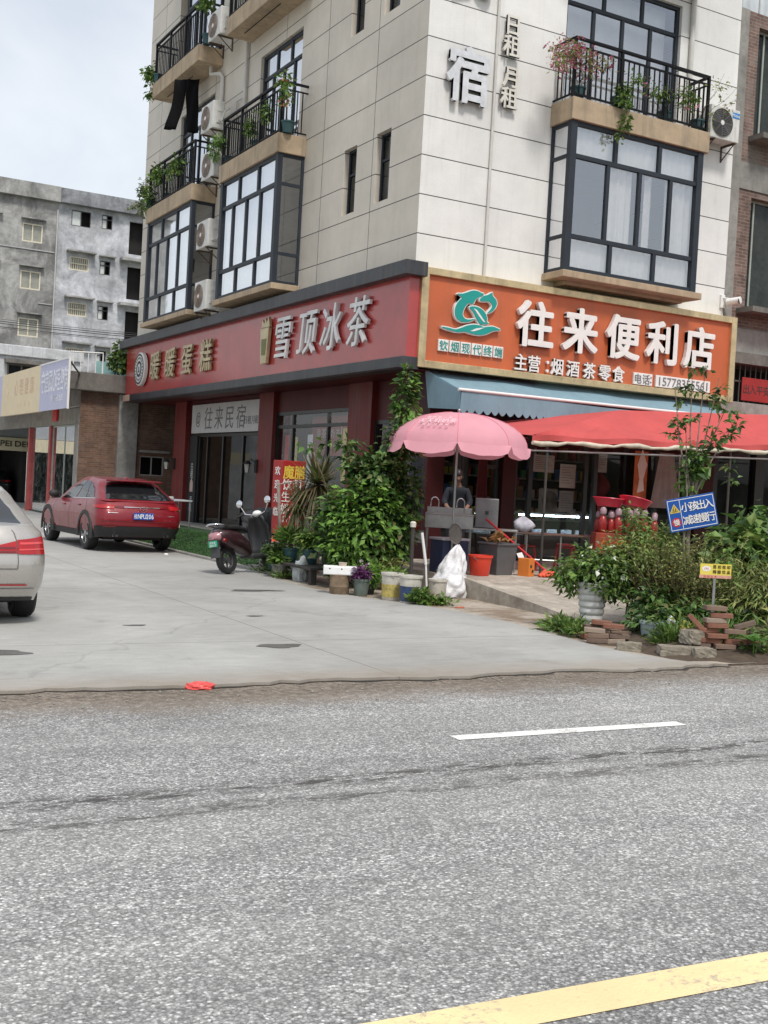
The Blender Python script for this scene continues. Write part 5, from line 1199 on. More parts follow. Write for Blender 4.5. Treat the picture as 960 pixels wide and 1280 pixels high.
MB().tube([(-.13, .1, .79), (-.14, -.12, .82), (-.12, -.30, .84), (0, -.36, .845), (.12, -.30, .84), (.14, -.12, .82), (.13, .1, .79)], .016, 8).build('grab_rail', m_chrome, sc, smooth=60, **kw)
MB().prism([(-.10, 0), (.10, 0), (.08, .30), (-.08, .30)], frame((0, -.28, .28), (1, 0, 0), (0, .12, 1)), .012).build('mudguard', m_dgrey, sc, bevel=.004, **kw)
pl = MB().box(-.09, .09, -.325, -.31, .46, .57).build('number_plate', M('plate_green', (.02, .34, .20), .4), sc, bevel=.004, **kw)
glyphs(MB(), row('桂N8', frame((0, -.3255, .535), (1, 0, 0), (0, 0, 1)), .045, .035, 1) + row('36517', frame((0, -.3255, .49), (1, 0, 0), (0, 0, 1)), .03, .038, 1), .001, .01).build('plate_lettering', m_white, pl, world=False)
MB().box(-.15, .15, .55, 1.0, .26, .33).build('floor_board', m_dgrey, sc, bevel=.02, **kw)
MB().loft([((0, .98, .30), .17, .05), ((0, 1.0, .50), .20, .045)], 16).build('leg_shield_base', m_mar, sc, **kw) if False else None
g = MB(); vs = []; n = 12
for j, (z, y, wd_, dp) in enumerate(((.26, .98, .14, .05), (.42, 1.02, .19, .08), (.62, 1.06, .22, .10), (.80, 1.03, .20, .10), (.95, .97, .14, .09), (1.0, .95, .10, .07))):
    for i in range(n + 1): u = -1 + 2 * i / n; g.v.append((wd_ * u, y - dp * u * u + .02, z))
o_ = len(g.v)
for j in range(5):
    for i in range(n): a = j * (n + 1) + i; g.f.append((a, a + 1, a + n + 2, a + n + 1))
ls = g.build('leg_shield', M('black_scooter_plastic', (.02, .02, .022), .45), sc, smooth=60, **kw); so_ = ls.modifiers.new('thick', 'SOLIDIFY'); so_.thickness = .05
MB().tube([(0, 1.27, .24), (0, 1.20, .5), (0, 1.02, 1.0), (0, 1.0, 1.04)], .03, 10).build('steering_column', m_dgrey, sc, smooth=60, **kw)
MB().loft([((.0, 1.08, .36), .06, .05), ((.0, 1.2, .42), .075, .09), ((.0, 1.36, .40), .06, .07), ((0, 1.48, .33), .04, .03)], 14).build('front_mudguard', m_mar, sc, smooth=60, **kw)
MB().tube([(-.34, .86, 1.02), (-.24, .93, 1.06), (-.12, .98, 1.03), (0, 1.0, 1.02), (.12, .98, 1.03), (.24, .93, 1.06), (.34, .86, 1.02)], .013, 8).build('handlebar', m_chrome, sc, smooth=60, **kw)
for s_ in (-1, 1):
    MB().tube([(s_ * .36, .845, 1.01), (s_ * .24, .93, 1.06)], .02, 8).build('grip', m_black, sc, smooth=60, **kw)
    g = MB().tube([(s_ * .22, .94, 1.06), (s_ * .30, .93, 1.20)], .008, 6); mi = g.build('mirror', m_chrome, sc, **kw)
    MB().lathe([(0, 0), (.062, 0), (.066, .02), (.04, .035), (0, .04)], 20, (0, 0, 0), frame((s_ * .31, .925, 1.25), (1, 0, 0), (0, .15, 1))).build('mirror_glass', m_chrome, mi, world=False, smooth=50)
MB().ball((0, .99, 1.04), (.09, .08, .06)).build('instrument_pod', m_white, sc, smooth=60, **kw)
# rain apron hung over the front
g = MB(); n = 14; r = random.Random(3)
for j in range(9):
    for i in range(n + 1):
        u = -1 + 2 * i / n; v = j / 8
        g.v.append((.36 * u * (1 - .25 * v), .97 + .16 * (1 - u * u) - .03 * v + .012 * math.sin(i * 1.9 + j), 1.16 - .62 * v - .06 * abs(u) + .01 * math.sin(i * 2.3)))
for j in range(8):
    for i in range(n): a = j * (n + 1) + i; g.f.append((a, a + 1, a + n + 2, a + n + 1))
ap = g.build('rain_apron', M('dark_apron_cloth', (.035, .036, .04), .7, nv=.3), sc, smooth=60, **kw)
MB().tube([(-.1, .45, .3), (-.28, .42, 0.02)], .014, 6).build('side_stand', m_steel, sc, **kw)
# ------------------------------------------------------------------ pots, buckets and clutter in front of the shop
def bucket(name, label, cat, loc, r0, r1, h, mat, band=None, handle=True, rim=True, group=None, fill=None):
    t = thing(name, label, cat, loc, rnd.uniform(0, 6), group)
    prof = [(r0 * .94, 0), (r0, .01), (r1, h)]
    if rim: prof += [(r1 + .012, h), (r1 + .012, h - .03), (r1 + .014, h + .004), (r1 - .008, h + .006)]
    prof += [(r1 - .012, h - .02), (r0 - .012, .02), (0, .02)]
    MB().lathe(prof, 32, (0, 0, 0), None, True).build('body', mat, t, world=False, smooth=40)
    if band:
        z0, z1, bm = band; ra = r0 + (r1 - r0) * z0 / h + .0025; rb = r0 + (r1 - r0) * z1 / h + .0025
        MB().lathe([(ra - .002, z0), (ra, z0), (rb, z1), (rb - .002, z1)], 32, (0, 0, 0), None, False).build('label_band', bm, t, world=False, smooth=40)
    if handle:
        pts = [(r1 + .012, 0, h - .02)] + [((r1 + .015) * math.cos(a), -.0 - (r1 * .55) * math.sin(a), h - .02 - .10 * math.sin(a)) for a in [PI * k / 10 for k in range(11)]]
        MB().tube(pts, .004, 6).build('handle', m_steel, t, world=False, smooth=60)
    if fill: MB().lathe([(0, h - .05), (r1 - .012, h - .05)], 24, (0, 0, 0), None, False).build('soil', fill, t, world=False)
    return t
m_pailw = M('dirty_white_plastic', (.62, .59, .52), .5, nv=.2, ns=7, grime=.45, streak=.3)
bucket('paint_bucket', 'white paint bucket with a blue label, bushy weeds at its foot', 'bucket', (-2.58, -4.80, .02), .145, .165, .40, m_pailw, (.03, .25, M('blue_label', (.025, .06, .16), .5, nv=.7, ns=14, grime=.5)))
bucket('paint_bucket', 'white paint bucket with a yellow label behind the blue labelled one', 'bucket', (-2.66, -4.40, .02), .14, .16, .40, m_pailw, (.05, .24, M('yellow_label', (.52, .42, .12), .5, nv=.6, ns=12, grime=.5)))
bucket('plastic_pail', 'small grey white lidded pail beside the white sack', 'pail', (-1.70, -4.15, .02), .125, .14, .29, m_pailw)
bucket('bucket', 'bright orange red plastic bucket with a wire handle at the platform edge', 'bucket', (-.50, -3.50, .32), .155, .195, .33, M('orange_red_plastic', (.72, .06, .03), .4, nv=.08))
# grey bin with yellow leaves on top
t = thing('waste_bin', 'large dark grey square bin behind the orange red bucket', 'bin', (.02, -3.25, .32), .2)
g = MB(); 
for z, s_ in ((0, .19), (.50, .245), (.50, .27), (.535, .27), (.535, .235), (.10, .19)): 
    for (a, b) in ((-1, -1), (1, -1), (1, 1), (-1, 1)): g.v.append((a * s_, b * s_ * .9, z))
for j in range(5):
    for i in range(4): a, b = j * 4 + i, j * 4 + (i + 1) % 4; g.f.append((a, b, b + 4, a + 4))
g.f.append((20, 21, 22, 23)); g.f.append((3, 2, 1, 0)); g.build('body', M('grey_bin_plastic', (.105, .105, .11), .5, nv=.2, grime=.2), t, world=False, bevel=.012)
g = MB(); r = random.Random(4)
for k in range(26): g.leaf(V((r.uniform(-.18, .18), r.uniform(-.16, .16), .52 + r.uniform(0, .12))), V((r.uniform(-1, 1), r.uniform(-1, 1), r.uniform(-.1, .7))), V((0, 0, 1)), r.uniform(.12, .26), r.uniform(.06, .12), .3)
g.build('corn_husks', leafmat('husk', [(.40, .22, .07), (.55, .34, .13), (.35, .2, .1)], .2), t, world=False)
# orange box
t = thing('cardboard_box', 'tall narrow orange box with open white flap next to the grey bin', 'box', (.42, -3.52, .32), .35)
MB().box(-.085, .085, -.11, .11, 0, .30).build('body', M('orange_carton', (.66, .20, .03), .6, nv=.15), t, world=False, bevel=.004)
MB().prism([(-.085, 0), (.085, 0), (.085, .10), (-.085, .08)], frame((0, .11, .301), (1, 0, 0), (.3, .5, .8)), .004).build('flap', m_lett, t, world=False)
g = MB()
for (x, z) in ((-.02, .17), (.03, .09)): g.lathe([(0, .0), (.028, 0), (.0285, .003), (0, .004)], 14, (0, 0, 0), frame((x, -.111, z), (1, 0, 0), (0, 0, 1)), False)
g.build('dark_print', m_ink, t, world=False)
# broom
t = thing('broom', 'red plastic broom leaning with its head on the ramp', 'broom', (.75, -3.75, .32))
MB().tube([(.70, -3.72, .42), (.22, -2.55, 1.22)], .019, 8).build('handle', M('red_handle', (.58, .025, .03), .4), t, smooth=60)
FM = frame((.72, -3.78, .34), (.86, -.42, .05), (.2, .4, .9))
MB().loft([((0, -.045, .09), .10, .03), ((0, 0, .07), .19, .055), ((0, .03, .0), .20, .05)], 16).build('head', M('orange_bristle', (.70, .10, .04), .7, nv=.3, ns=20), t, world=True, smooth=60, xf=None) if False else None
g = MB()
for k in range(7): x = -.17 + k * .056; g.tube([FM @ V((x * .35, .10, .0)), FM @ V((x, .0, .0))], [.034, .046], 8)
g.build('head', M('orange_bristle', (.70, .10, .04), .7, nv=.3, ns=20), t, smooth=60)
t = thing('dustpan_stick', 'thin brown bamboo stick lying against the platform boxes', 'stick', (.6, -3.5, .3)); MB().tube([(.55, -3.35, .33), (.9, -3.72, .345)], .011, 6).build('shaft', m_wood, t)
# white woven sack
t = thing('sack', 'full white woven sack slumped against the side of the platform', 'sack', (-1.36, -3.92, .02), .5)
g = MB(); ns_, nr = 64, 40; r = random.Random(8)
for j in range(nr + 1):
    v = j / nr; rad = (.36 * (1 - .30 * v) * (1 - v ** 5 * .9)) * (.85 + .15 * math.sin(PI * min(1, v * 2.2)))
    for i in range(ns_):
        a = 2 * PI * i / ns_; w_ = 1.06 + .06 * math.sin(3 * a + v * 5) - .13 * abs(math.sin(2.5 * a + 4 * v + .8 * math.sin(6 * v))) ** 3 - .07 * abs(math.sin(4.5 * a - 9 * v)) ** 4 - .05 * abs(math.sin(14 * v + 2 * math.sin(a * 2))) ** 6
        g.v.append((rad * w_ * math.cos(a) * .95 + .34 * v ** 1.3, rad * w_ * math.sin(a) * .85 + .05 * v, .80 * v + .015 * math.sin(5 * a + v * 9)))
for j in range(nr):
    for i in range(ns_): a, b = j * ns_ + i, j * ns_ + (i + 1) % ns_; g.f.append((a, b, b + ns_, a + ns_))
g.f.append(tuple(range(nr * ns_, nr * ns_ + ns_))); g.build('body', M('woven_white_sack', (.72, .72, .73), .5, nv=.35, ns=7, grime=.35, bmp=.9, bs=16), t, world=False, smooth=70)
# foam box on a rusty tin
t = thing('tin_drum', 'rusty tin holding up a white foam box', 'tin', (-3.13, -3.62, .02)); MB().lathe([(.145, 0), (.15, .01), (.148, .11), (.153, .12), (.149, .13), (.15, .285), (.156, .295), (.15, .30), (0, .30)], 28).build('body', M('rusty_tin', (.28, .20, .13), .7, .3, nv=.6, ns=6, grime=.7, bmp=.3), t, world=False, smooth=30)
t = thing('foam_box', 'flat white foam box lid balanced on the rusty tin', 'foam box', (-3.13, -3.62, .321), -.45)
MB().box(-.255, .255, -.13, .13, 0, .125).build('body', M('white_foam', (.80, .80, .79), .8, nv=.08), t, world=False, bevel=.012)
g = MB()
for x in (-.16, .02): g.lathe([(0, 0), (.012, 0)], 10, (0, 0, 0), frame((x, -.1305, .09), (1, 0, 0), (0, 0, 1)), False)
g.build('hole', m_ink, t, world=False)
t = thing('plastic_tub', 'small beige tub standing on the white foam box', 'tub', (-3.08, -3.6, .446)); MB().lathe([(.055, 0), (.065, .05), (.07, .055), (.058, .055), (0, .05)], 18).build('body', M('beige_tub', (.52, .44, .34), .6), t, world=False, smooth=40)
# posts and sticks
tag(MB().tube([(-1.90, -3.66, .0), (-1.91, -3.66, 1.10)], .03, 8).build('wooden_post', M('dark_post', (.06, .05, .045), .8, nv=.4)), 'dark upright post with a pale cap between the vine and the sink', 'post')
tag(MB().lathe([(.045, 0), (.048, .07), (.03, .09), (0, .09)], 14, (-1.91, -3.66, 1.08)).build('post_cap', m_pailw, smooth=40), 'pale plastic cup upturned on top of the dark post', 'cup')
tag(MB().tube([(-1.70, -3.76, .5), (-1.79, -3.74, 1.0)], .024, 8).tube([(-1.66, -3.77, .05), (-1.70, -3.76, .5)], .016, 8).build('white_pipe', m_white, smooth=60), 'leaning white plastic pipe left of the sink legs', 'pipe')
t = thing('garden_frame', 'weathered timber post with a short arm standing beside the scooter', 'post', (-2.44, .06, .02)); MB().tube([(-2.44, .06, 0), (-2.54, .16, 1.62)], .03, 6).build('post', M('grey_timber', (.33, .28, .24), .8, nv=.35, ns=10), t); MB().tube([(-2.54, .16, 1.62), (-2.2, .0, 1.70), (-1.95, -.1, 1.66)], .014, 6).build('arm', MATS['grey_timber'], t)
MB().tube([(-2.44, .06, 0), (-2.6, -.15, .0)], .02, 6).tube([(-2.44, .06, .05), (-2.25, -.1, 0)], .02, 6).build('foot', MATS['grey_timber'], t)
# blocks below the frame
for k in range(4):
    b_ = MB().box(-.26, .26, -.14, .14, 0, .11).build('stone_block', m_conc, bevel=.015); b_.matrix_basis = Matrix.Translation((-2.42 + .02 * (k % 2), .42, .105 + .112 * k)) @ Matrix.Rotation(.1 * (-1) ** k, 4, 'Z')
    tag(b_, 'flat concrete block in the small stack behind the scooter', 'concrete block', 'concrete blocks stacked behind the scooter')
# ------------------------------------------------------------------ red menu light box by the door
t = thing('menu_sign', 'tilted red light box with white and yellow characters standing behind the scooter', 'sign', rot=Matrix.Rotation(0, 4, 'Z'), loc=(-1.95, 1.0, .10))
SB = frame((-1.86, .98, .66), (.97, .25, 0), (.17 * .97, .17 * .25, 1)) 
fw, fh, fd = .56, 1.42, .30
MB().box(-fw / 2, fw / 2, 0, fh, -fd, 0, SB).build('box', M('lit_red_acrylic', (.33, .016, .014), .45, nv=.15), t, bevel=.012)
g = MB()
for x in (-.2, .2): g.tube([SB @ V((x, 0, -.1)), SB @ V((x - .06, -.55, -.1))], .018, 6)
g.build('leg', m_steel, t)
SBt = lambda x, y: SB @ Matrix.Translation((x, y, .002))
glyphs(MB(), row('魔膳', SBt(.0, 1.20), .27, .26), .004, .02).build('yellow_lettering', m_yel, t)
glyphs(MB(), row('饮料', SBt(-.03, .96), .26, .22) + row('生日', SBt(-.05, .73), .26, .21) + row('奶茶', SBt(-.06, .50), .26, .21) + row('1786', SBt(-.08, .30), .09, .12, .9), .004, .012).build('white_lettering', m_lett, t)
glyphs(MB(), row('烘焙', SBt(-.02, .10), .24, .13), .004, .01).build('orange_lettering', M('orange_print', (.68, .25, .03), .5), t)
SS = frame(SB @ V((-fw / 2 - .002, 0, -fd / 2)), SB.to_3x3() @ V((0, 0, 1)), SB.to_3x3() @ V((0, 1, 0)))
glyphs(MB(), [(ch, SS @ Matrix.Translation((0, 1.22 - .26 * k, 0)), .17, .9) for k, ch in enumerate('欢迎光临')], .004, .012).build('side_lettering', m_lett, t)
# ------------------------------------------------------------------ stainless outdoor sink
t = thing('sink', 'stainless steel outdoor sink with two arched taps under the pink parasol', 'sink', (-.15, -2.1, .32))
kx = V((.84, -.54, 0)).normalized(); SKM = frame((-.20, -2.02, .32), (kx.x, kx.y, 0), (-kx.y, kx.x, 0))
g = MB(); g.box(-.42, .42, -.25, .25, .93, .96, SKM).box(-.42, .42, -.252, -.23, .70, .93, SKM).box(-.40, -.38, -.23, .25, .70, .93, SKM).box(.38, .40, -.23, .25, .70, .93, SKM).box(-.40, .40, .23, .25, .70, 1.06, SKM); g.build('basin', m_steel, t, bevel=.006)
for (x, y) in ((-.38, -.22), (.38, -.22), (-.38, .22), (.38, .22)): MB().tube([SKM @ V((x, y, 0)), SKM @ V((x, y, .70))], .02, 8).build('leg', m_steel, t, smooth=60)
g = MB().box(-.85, -.43, -.22, .22, .60, .63, SKM).box(-.85, -.43, -.225, -.2, .42, .60, SKM); g.build('drain_board', m_steel, t, bevel=.005)
for x in (-.2, .26):
    MB().tube([SKM @ V((x, .2, .96))] + [SKM @ V((x - .07 + .07 * math.cos(a), .2 - .05 * math.sin(a), 1.14 + .09 * math.sin(a))) for a in [PI * k / 8 for k in range(9)]] + [SKM @ V((x - .14, .2, 1.05))], .011, 8).build('tap', m_chrome, t, smooth=60)
t = thing('steel_cabinet', 'dented grey steel box standing on the worktop right of the sink', 'cabinet', (.55, -2.3, 1.0))
CB = frame((.36, -2.35, 1.06), (kx.x, kx.y, 0), (-kx.y, kx.x, 0)); MB().box(-.20, .20, -.15, .15, 0, .52, CB).build('body', M('dull_grey_steel', (.24, .245, .25), .5, .5, nv=.3, grime=.3), t, bevel=.015); MB().box(-.03, .03, -.165, -.15, .24, .30, CB).build('latch', m_dgrey, t)
t = thing('work_table', 'low steel worktop table behind the bins carrying the grey steel box', 'table', (.4, -2.3, .32)); 
MB().box(-.3, .55, -.28, .28, .70, .735, CB @ Matrix.Translation((0, 0, -.74))).build('table_top', m_steel, t, bevel=.004)
for (x, y) in ((-.27, -.25), (.52, -.25), (-.27, .25), (.52, .25)): MB().tube([CB @ V((x, y, -.74)), CB @ V((x, y, -.04))], .018, 8).build('leg', m_steel, t)
t = thing('wash_bowl', 'red plastic wash bowl on the drain board by the vine', 'bowl', SKM @ V((-.66, 0, .632))); MB().lathe([(.13, 0), (.19, .17), (.2, .175), (.18, .17), (.12, .015), (0, .015)], 24).build('body', M('dull_red_plastic', (.40, .04, .03), .5), t, world=False, smooth=40)
t = thing('wicker_tray', 'oval woven tray leaning behind the white sack', 'tray', (-.93, -3.35, .75)); MB().lathe([(0, .0), (.20, .0), (.22, .02), (.215, .03), (.19, .012), (0, .012)], 28, (0, 0, 0), frame((-.93, -3.38, .98), (.65, -.6, .15), (.1, .1, 1)) @ Matrix.Diagonal((.5, .78, 1, 1))).build('body', M('woven_tray', (.20, .18, .155), .8, nv=.3, ns=25), t)
t = thing('storage_box', 'dark blue lidded crate behind the white sack', 'crate', (-.85, -3.0, .32)); MB().box(-1.05, -.55, -3.2, -2.8, .32, .86).build('body', M('dark_blue_plastic', (.02, .03, .08), .5), t, bevel=.02); MB().box(-1.07, -.53, -3.22, -2.78, .86, .90).build('lid', M('pale_lid', (.4, .4, .42), .5), t, bevel=.01)
# cloths and aprons behind the sink, dark ones added to deepen the shade
for (x, y, z0, z1, w_, c_, lb_) in ((-.30, -.25, 1.15, 2.35, .34, (.10, .035, .02), 'dark rust coloured apron hanging in the shade left of the person'), (.22, -.12, 1.0, 2.5, .30, (.018, .022, .032), 'dark navy cloth hanging in the shade behind the person'), (1.15, -.15, 1.2, 2.6, .32, (.055, .05, .045), 'grey brown cloth hanging in the shade right of the person'), (1.75, -.1, 1.3, 2.45, .26, (.11, .02, .018), 'dull red cloth hanging beside the shop door post')):
    t = thing('hanging_cloth', lb_, 'cloth', (x, y, z0)); g = MB(); n = 14
    for j in range(11):
        v = j / 10
        for i in range(n + 1): u = -1 + 2 * i / n; g.v.append((x + w_ * .5 * u * (.8 + .25 * v), y + .035 * math.sin(i * 1.6 + x * 9) * (.4 + v), z1 + (z0 - z1) * v - .04 * abs(u)))
    for j in range(10):
        for i in range(n): a = j * (n + 1) + i; g.f.append((a, a + 1, a + n + 2, a + n + 1))
    g.build('cloth', M('cloth%.2f' % x, c_, .9, nv=.4, ns=6), t, smooth=70); MB().tube([(x, y, z1 - .02), (x, y, 3.0)], .006, 5).build('hanger_cord', m_ink, t)
# folding table with white cloth bag
m_ttop = M('brown_table_top', (.12, .065, .045), .45, nv=.3)
t = thing('folding_table', 'brown folding table on thin steel legs in front of the shop glass', 'table', (1.55, -2.7, .32)); TM = frame((1.60, -2.62, .32), (kx.x, kx.y, 0), (-kx.y, kx.x, 0))
MB().box(-.75, .75, -.3, .3, .66, .69, TM).build('table_top', m_ttop, t, bevel=.006)
g = MB()
for (x, y) in ((-.45, -.26), (.15, -.26), (.7, -.26), (-.45, .26), (.7, .26)): MB().tube([TM @ V((x, y, 0)), TM @ V((x, y, .66))], .016, 8).build('leg', m_steel, t)
MB().tube([TM @ V((-.45, -.26, .22)), TM @ V((.15, -.26, .22))], .014, 6).build('brace', m_steel, t)
g = MB(); r = random.Random(6)
for j in range(9):
    for i in range(14): a = 2 * PI * i / 14; v = j / 8; rr_ = (.17 * math.sin(PI * (v * .85 + .12)) + .01) * (1 + .22 * math.sin(3 * a + 4 * v) + r.uniform(-.06, .06)); g.v.append(tuple(TM @ V((-.52 + rr_ * math.cos(a), -.12 + rr_ * .6 * math.sin(a), .695 + .28 * v))))
for j in range(8):
    for i in range(14): a, b = j * 14 + i, j * 14 + (i + 1) % 14; g.f.append((a, b, b + 14, a + 14))
tag(g.build('cloth_bag', M('white_blue_cloth', (.62, .63, .70), .8, nv=.35, ns=10), smooth=70), 'crumpled white and blue bag left on the brown folding table', 'bag')
# chairs: red plastic stools under the table
def stool(loc, rz, label):
    t = thing('stool', label, 'stool', loc, rz, 'red plastic stools under the folding table'); mt = M('stool_red', (.38, .03, .025), .45, nv=.15)
    MB().box(-.15, .15, -.15, .15, .43, .46).build('seat', mt, t, world=False, bevel=.012)
    for (a, b) in ((-1, -1), (1, -1), (1, 1), (-1, 1)): MB().tube([(a * .17, b * .17, 0), (a * .13, b * .13, .43)], [.022, .02], 6).build('leg', mt, t, world=False)
    return t
s0 = stool((1.25, -2.3, .32), .3, 'red plastic stool under the left half of the folding table')
dup(s0, (2.0, -2.55, .32), .7, 'red plastic stool under the right half of the folding table')
dup(s0, (2.75, -1.6, .32), 1.1, 'red plastic stool standing apart near the shop glass')
# gift stall right of the door
t = thing('gift_table', 'stall table with a red and orange printed cloth behind the shrubs', 'table', (2.3, -4.0, .32)); GM = frame((2.35, -3.72, .32), (.87, -.49, 0), (.49, .87, 0))
MB().box(-.55, .55, -.25, .25, .0, .78, GM).build('cloth', M('red_orange_print', (.26, .035, .015), .6, nv=.6, ns=5), t, bevel=.01)
glyphs(MB(), row('年货大街', GM @ frame((0, -.252, .56), (1, 0, 0), (0, 0, 1)), .24, .22) + row('恭喜发财', GM @ frame((0, -.252, .30), (1, 0, 0), (0, 0, 1)), .24, .2), .002, .01).build('lettering', M('orange_gold_print', (.50, .17, .02), .5), t)
b0 = thing('gift_bottle', 'red bottle with a clear cap and loop handle among the row on the stall table', 'bottle', GM @ V((-.42, -.12, .782)), 0, 'red gift bottles on the stall table')
MB().lathe([(.06, 0), (.075, .02), (.075, .20), (.05, .27), (.03, .29), (.03, .31), (0, .31)], 18).build('body', M('red_translucent_plastic', (.30, .02, .018), .3, nv=.35, ns=9), b0, world=False, smooth=40)
MB().lathe([(.035, .31), (.055, .33), (.06, .40), (.035, .44), (0, .445)], 14).build('cap', M('pinkish_clear_cap', (.36, .24, .27), .3, nv=.3, ns=12), b0, world=False, smooth=40)
r = random.Random(12)
for k in range(1, 14): p = GM @ V((-.42 + .15 * (k % 7) + r.uniform(-.04, .04), -.14 + .2 * (k // 7) + r.uniform(-.05, .05), .782)); dup(b0, p, r.uniform(0, 6), scale=r.uniform(.8, 1.02))
def basin(loc, tilt, rz, label):
    t = thing('wash_basin', label, 'basin', loc, group='pink red basins on top of the gift bottles', rot=Matrix.Rotation(rz, 4, 'Z') @ Matrix.Rotation(tilt, 4, 'Y'))
    MB().lathe([(.20, 0), (.27, .13), (.295, .14), (.29, .15), (.26, .14), (.19, .015), (0, .015)], 28).build('body', M('pink_red_plastic', (.62, .035, .07), .35, nv=.1), t, world=False, smooth=40); return t
basin(GM @ V((-.30, .05, 1.235)), .05, 0, 'level pink red basin on top of the gift bottles, left one')
basin(GM @ V((.14, .03, 1.245)), .22, 0, 'tilted pink red basin on top of the gift bottles beside the level one')
# hanging goods by the door
t = thing('hanging_poster', 'torn orange and white poster hung behind the gift stall', 'poster', (5.9, -.1, 2)); MB().box(5.68, 6.05, -.10, -.09, 1.55, 2.75).build('sheet', M('orange_poster', (.55, .17, .06), .7, nv=.4, ns=4), t); MB().prism([(0, 0), (.2, .05), (.16, .3), (.25, .62), (.1, .95), (-.02, .6), (.05, .3)], RF(5.78, -.103, 1.85), .003).build('white_patch', m_lett, t)
t = thing('hanging_coat', 'grey rain cape hung on a rail behind the gift stall', 'coat', (6.5, -.2, 1.4)); g = MB(); n = 14
for j in range(9):
    for i in range(n + 1): u = -1 + 2 * i / n; v = j / 8; g.v.append((6.45 + (.20 + .22 * v) * u, -.25 + .05 * math.sin(i * 1.7) * v, 2.75 - 1.2 * v))
for j in range(8):
    for i in range(n): a = j * (n + 1) + i; g.f.append((a, a + 1, a + n + 2, a + n + 1))
g.build('cape', M('grey_cape', (.30, .29, .28), .6, nv=.3), t, smooth=70); MB().tube([(6.9, -.22, 1.5), (6.85, -.22, 2.75)], .015, 6).build('pole', m_white, t)
# ------------------------------------------------------------------ things seen inside the shop
t = thing('display_counter', 'glass display counter lit from inside behind the shop window', 'counter', (3.8, 1.3, .32))
MB().box(2.5, 7.2, 1.15, 1.75, .32, .80).build('cabinet', M('dark_counter', (.07, .045, .03), .5), t, bevel=.01)
MB().box(2.5, 7.2, 1.2, 1.72, .80, .83).build('tray', M('tray_white', (.6, .62, .66), .4), t); MB().box(2.5, 7.2, 1.18, 1.72, 1.28, 1.31).build('top', m_steel, t)
MB().box(2.55, 3.4, 1.25, 1.29, 1.22, 1.26).box(3.7, 5.6, 1.25, 1.29, 1.22, 1.26).build('strip_light', M('cool_strip_light', (.85, .92, 1), .5, emit=14), t)
MB().quad((2.5, 1.17, .8), (7.2, 1.17, .8), (7.2, 1.17, 1.28), (2.5, 1.17, 1.28)).build('glass', glassmat('counter_glass', (.85, .92, .97), .08, dirt=.02), t)
r = random.Random(21)
p0 = thing('snack_pack', 'small packet on the tray of the lit display counter', 'packet', (2.65, 1.4, .832), 0, 'packets inside the lit display counter')
MB().box(-.06, .06, -.05, .05, 0, .10).build('wrapper', M('pack_silver', (.55, .58, .62), .35), p0, world=False, bevel=.01)
for k in range(1, 16): dup(p0, (2.65 + k * .2, 1.4 + .1 * (k % 2), .832), r.uniform(-.5, .5))
t = thing('shelf_unit', 'tall shelf of goods on the back wall of the shop', 'shelf', (4.5, 4, .32))
MB().box(2.6, 7.6, 4.25, 4.3, .32, 3.4).build('back_panel', M('shelf_back', (.05, .04, .035), .8), t); MB().box(4.7, 5.25, 3.9, 4.24, .32, 3.5).build('orange_pillar', M('orange_panel', (.42, .13, .03), .5, nv=.15), t)
for z in (1.05, 1.55, 2.05, 2.55, 3.05): MB().box(2.6, 4.69, 3.85, 4.24, z, z + .035).box(5.26, 7.6, 3.85, 4.24, z, z + .035).build('board', M('shelf_board', (.52, .50, .45), .5), t)
cols = [(.7, .6, .1), (.7, .09, .06), (.15, .28, .55), (.75, .75, .72), (.14, .4, .17), (.45, .26, .12)]
kinds = []
for ci, c_ in enumerate(cols):
    b = thing('goods_box', 'small %s box standing on the back shelves of the shop' % ('yellow red blue white green brown'.split()[ci]), 'box', (0, 0, -20), 0, 'boxes on the back shelves of the shop')
    MB().box(-.075, .075, -.06, .06, 0, .24).build('carton', M('goods%d' % ci, c_, .5, nv=.2, ns=8), b, world=False, bevel=.006); kinds.append((b, []))
used = set()
for z in (1.087, 1.587, 2.087, 2.587):
    x = 2.75
    while x < 7.5:
        x += r.uniform(.17, .30)
        if 4.6 < x < 5.35: continue
        ci = r.randrange(6)
        if ci not in used: kinds[ci][0].matrix_basis = Matrix.Translation((x, 3.98, z)); used.add(ci)
        else: dup(kinds[ci][0], (x, 3.98, z), r.uniform(-.2, .2), scale=r.uniform(.75, 1.3))
t = thing('box_fan', 'white square box fan inside the shop above the counter', 'fan', (4.7, 1.4, 1.31)); FM = frame((4.62, 1.42, 1.58), (1, 0, 0), (0, 0, 1)); MB().box(-.23, .23, -.27, .27, -.13, 0, FM).build('housing', M('aged_white', (.45, .44, .40), .5), t, bevel=.04)
g = MB()
for k in range(1, 8): q = .2 * k / 7; g.lathe([(q - .004, .0), (q - .004, .014), (q + .003, .014), (q + .003, .0)], 30, (0, 0, 0), FM, False)
g.build('grille', m_dgrey, t)
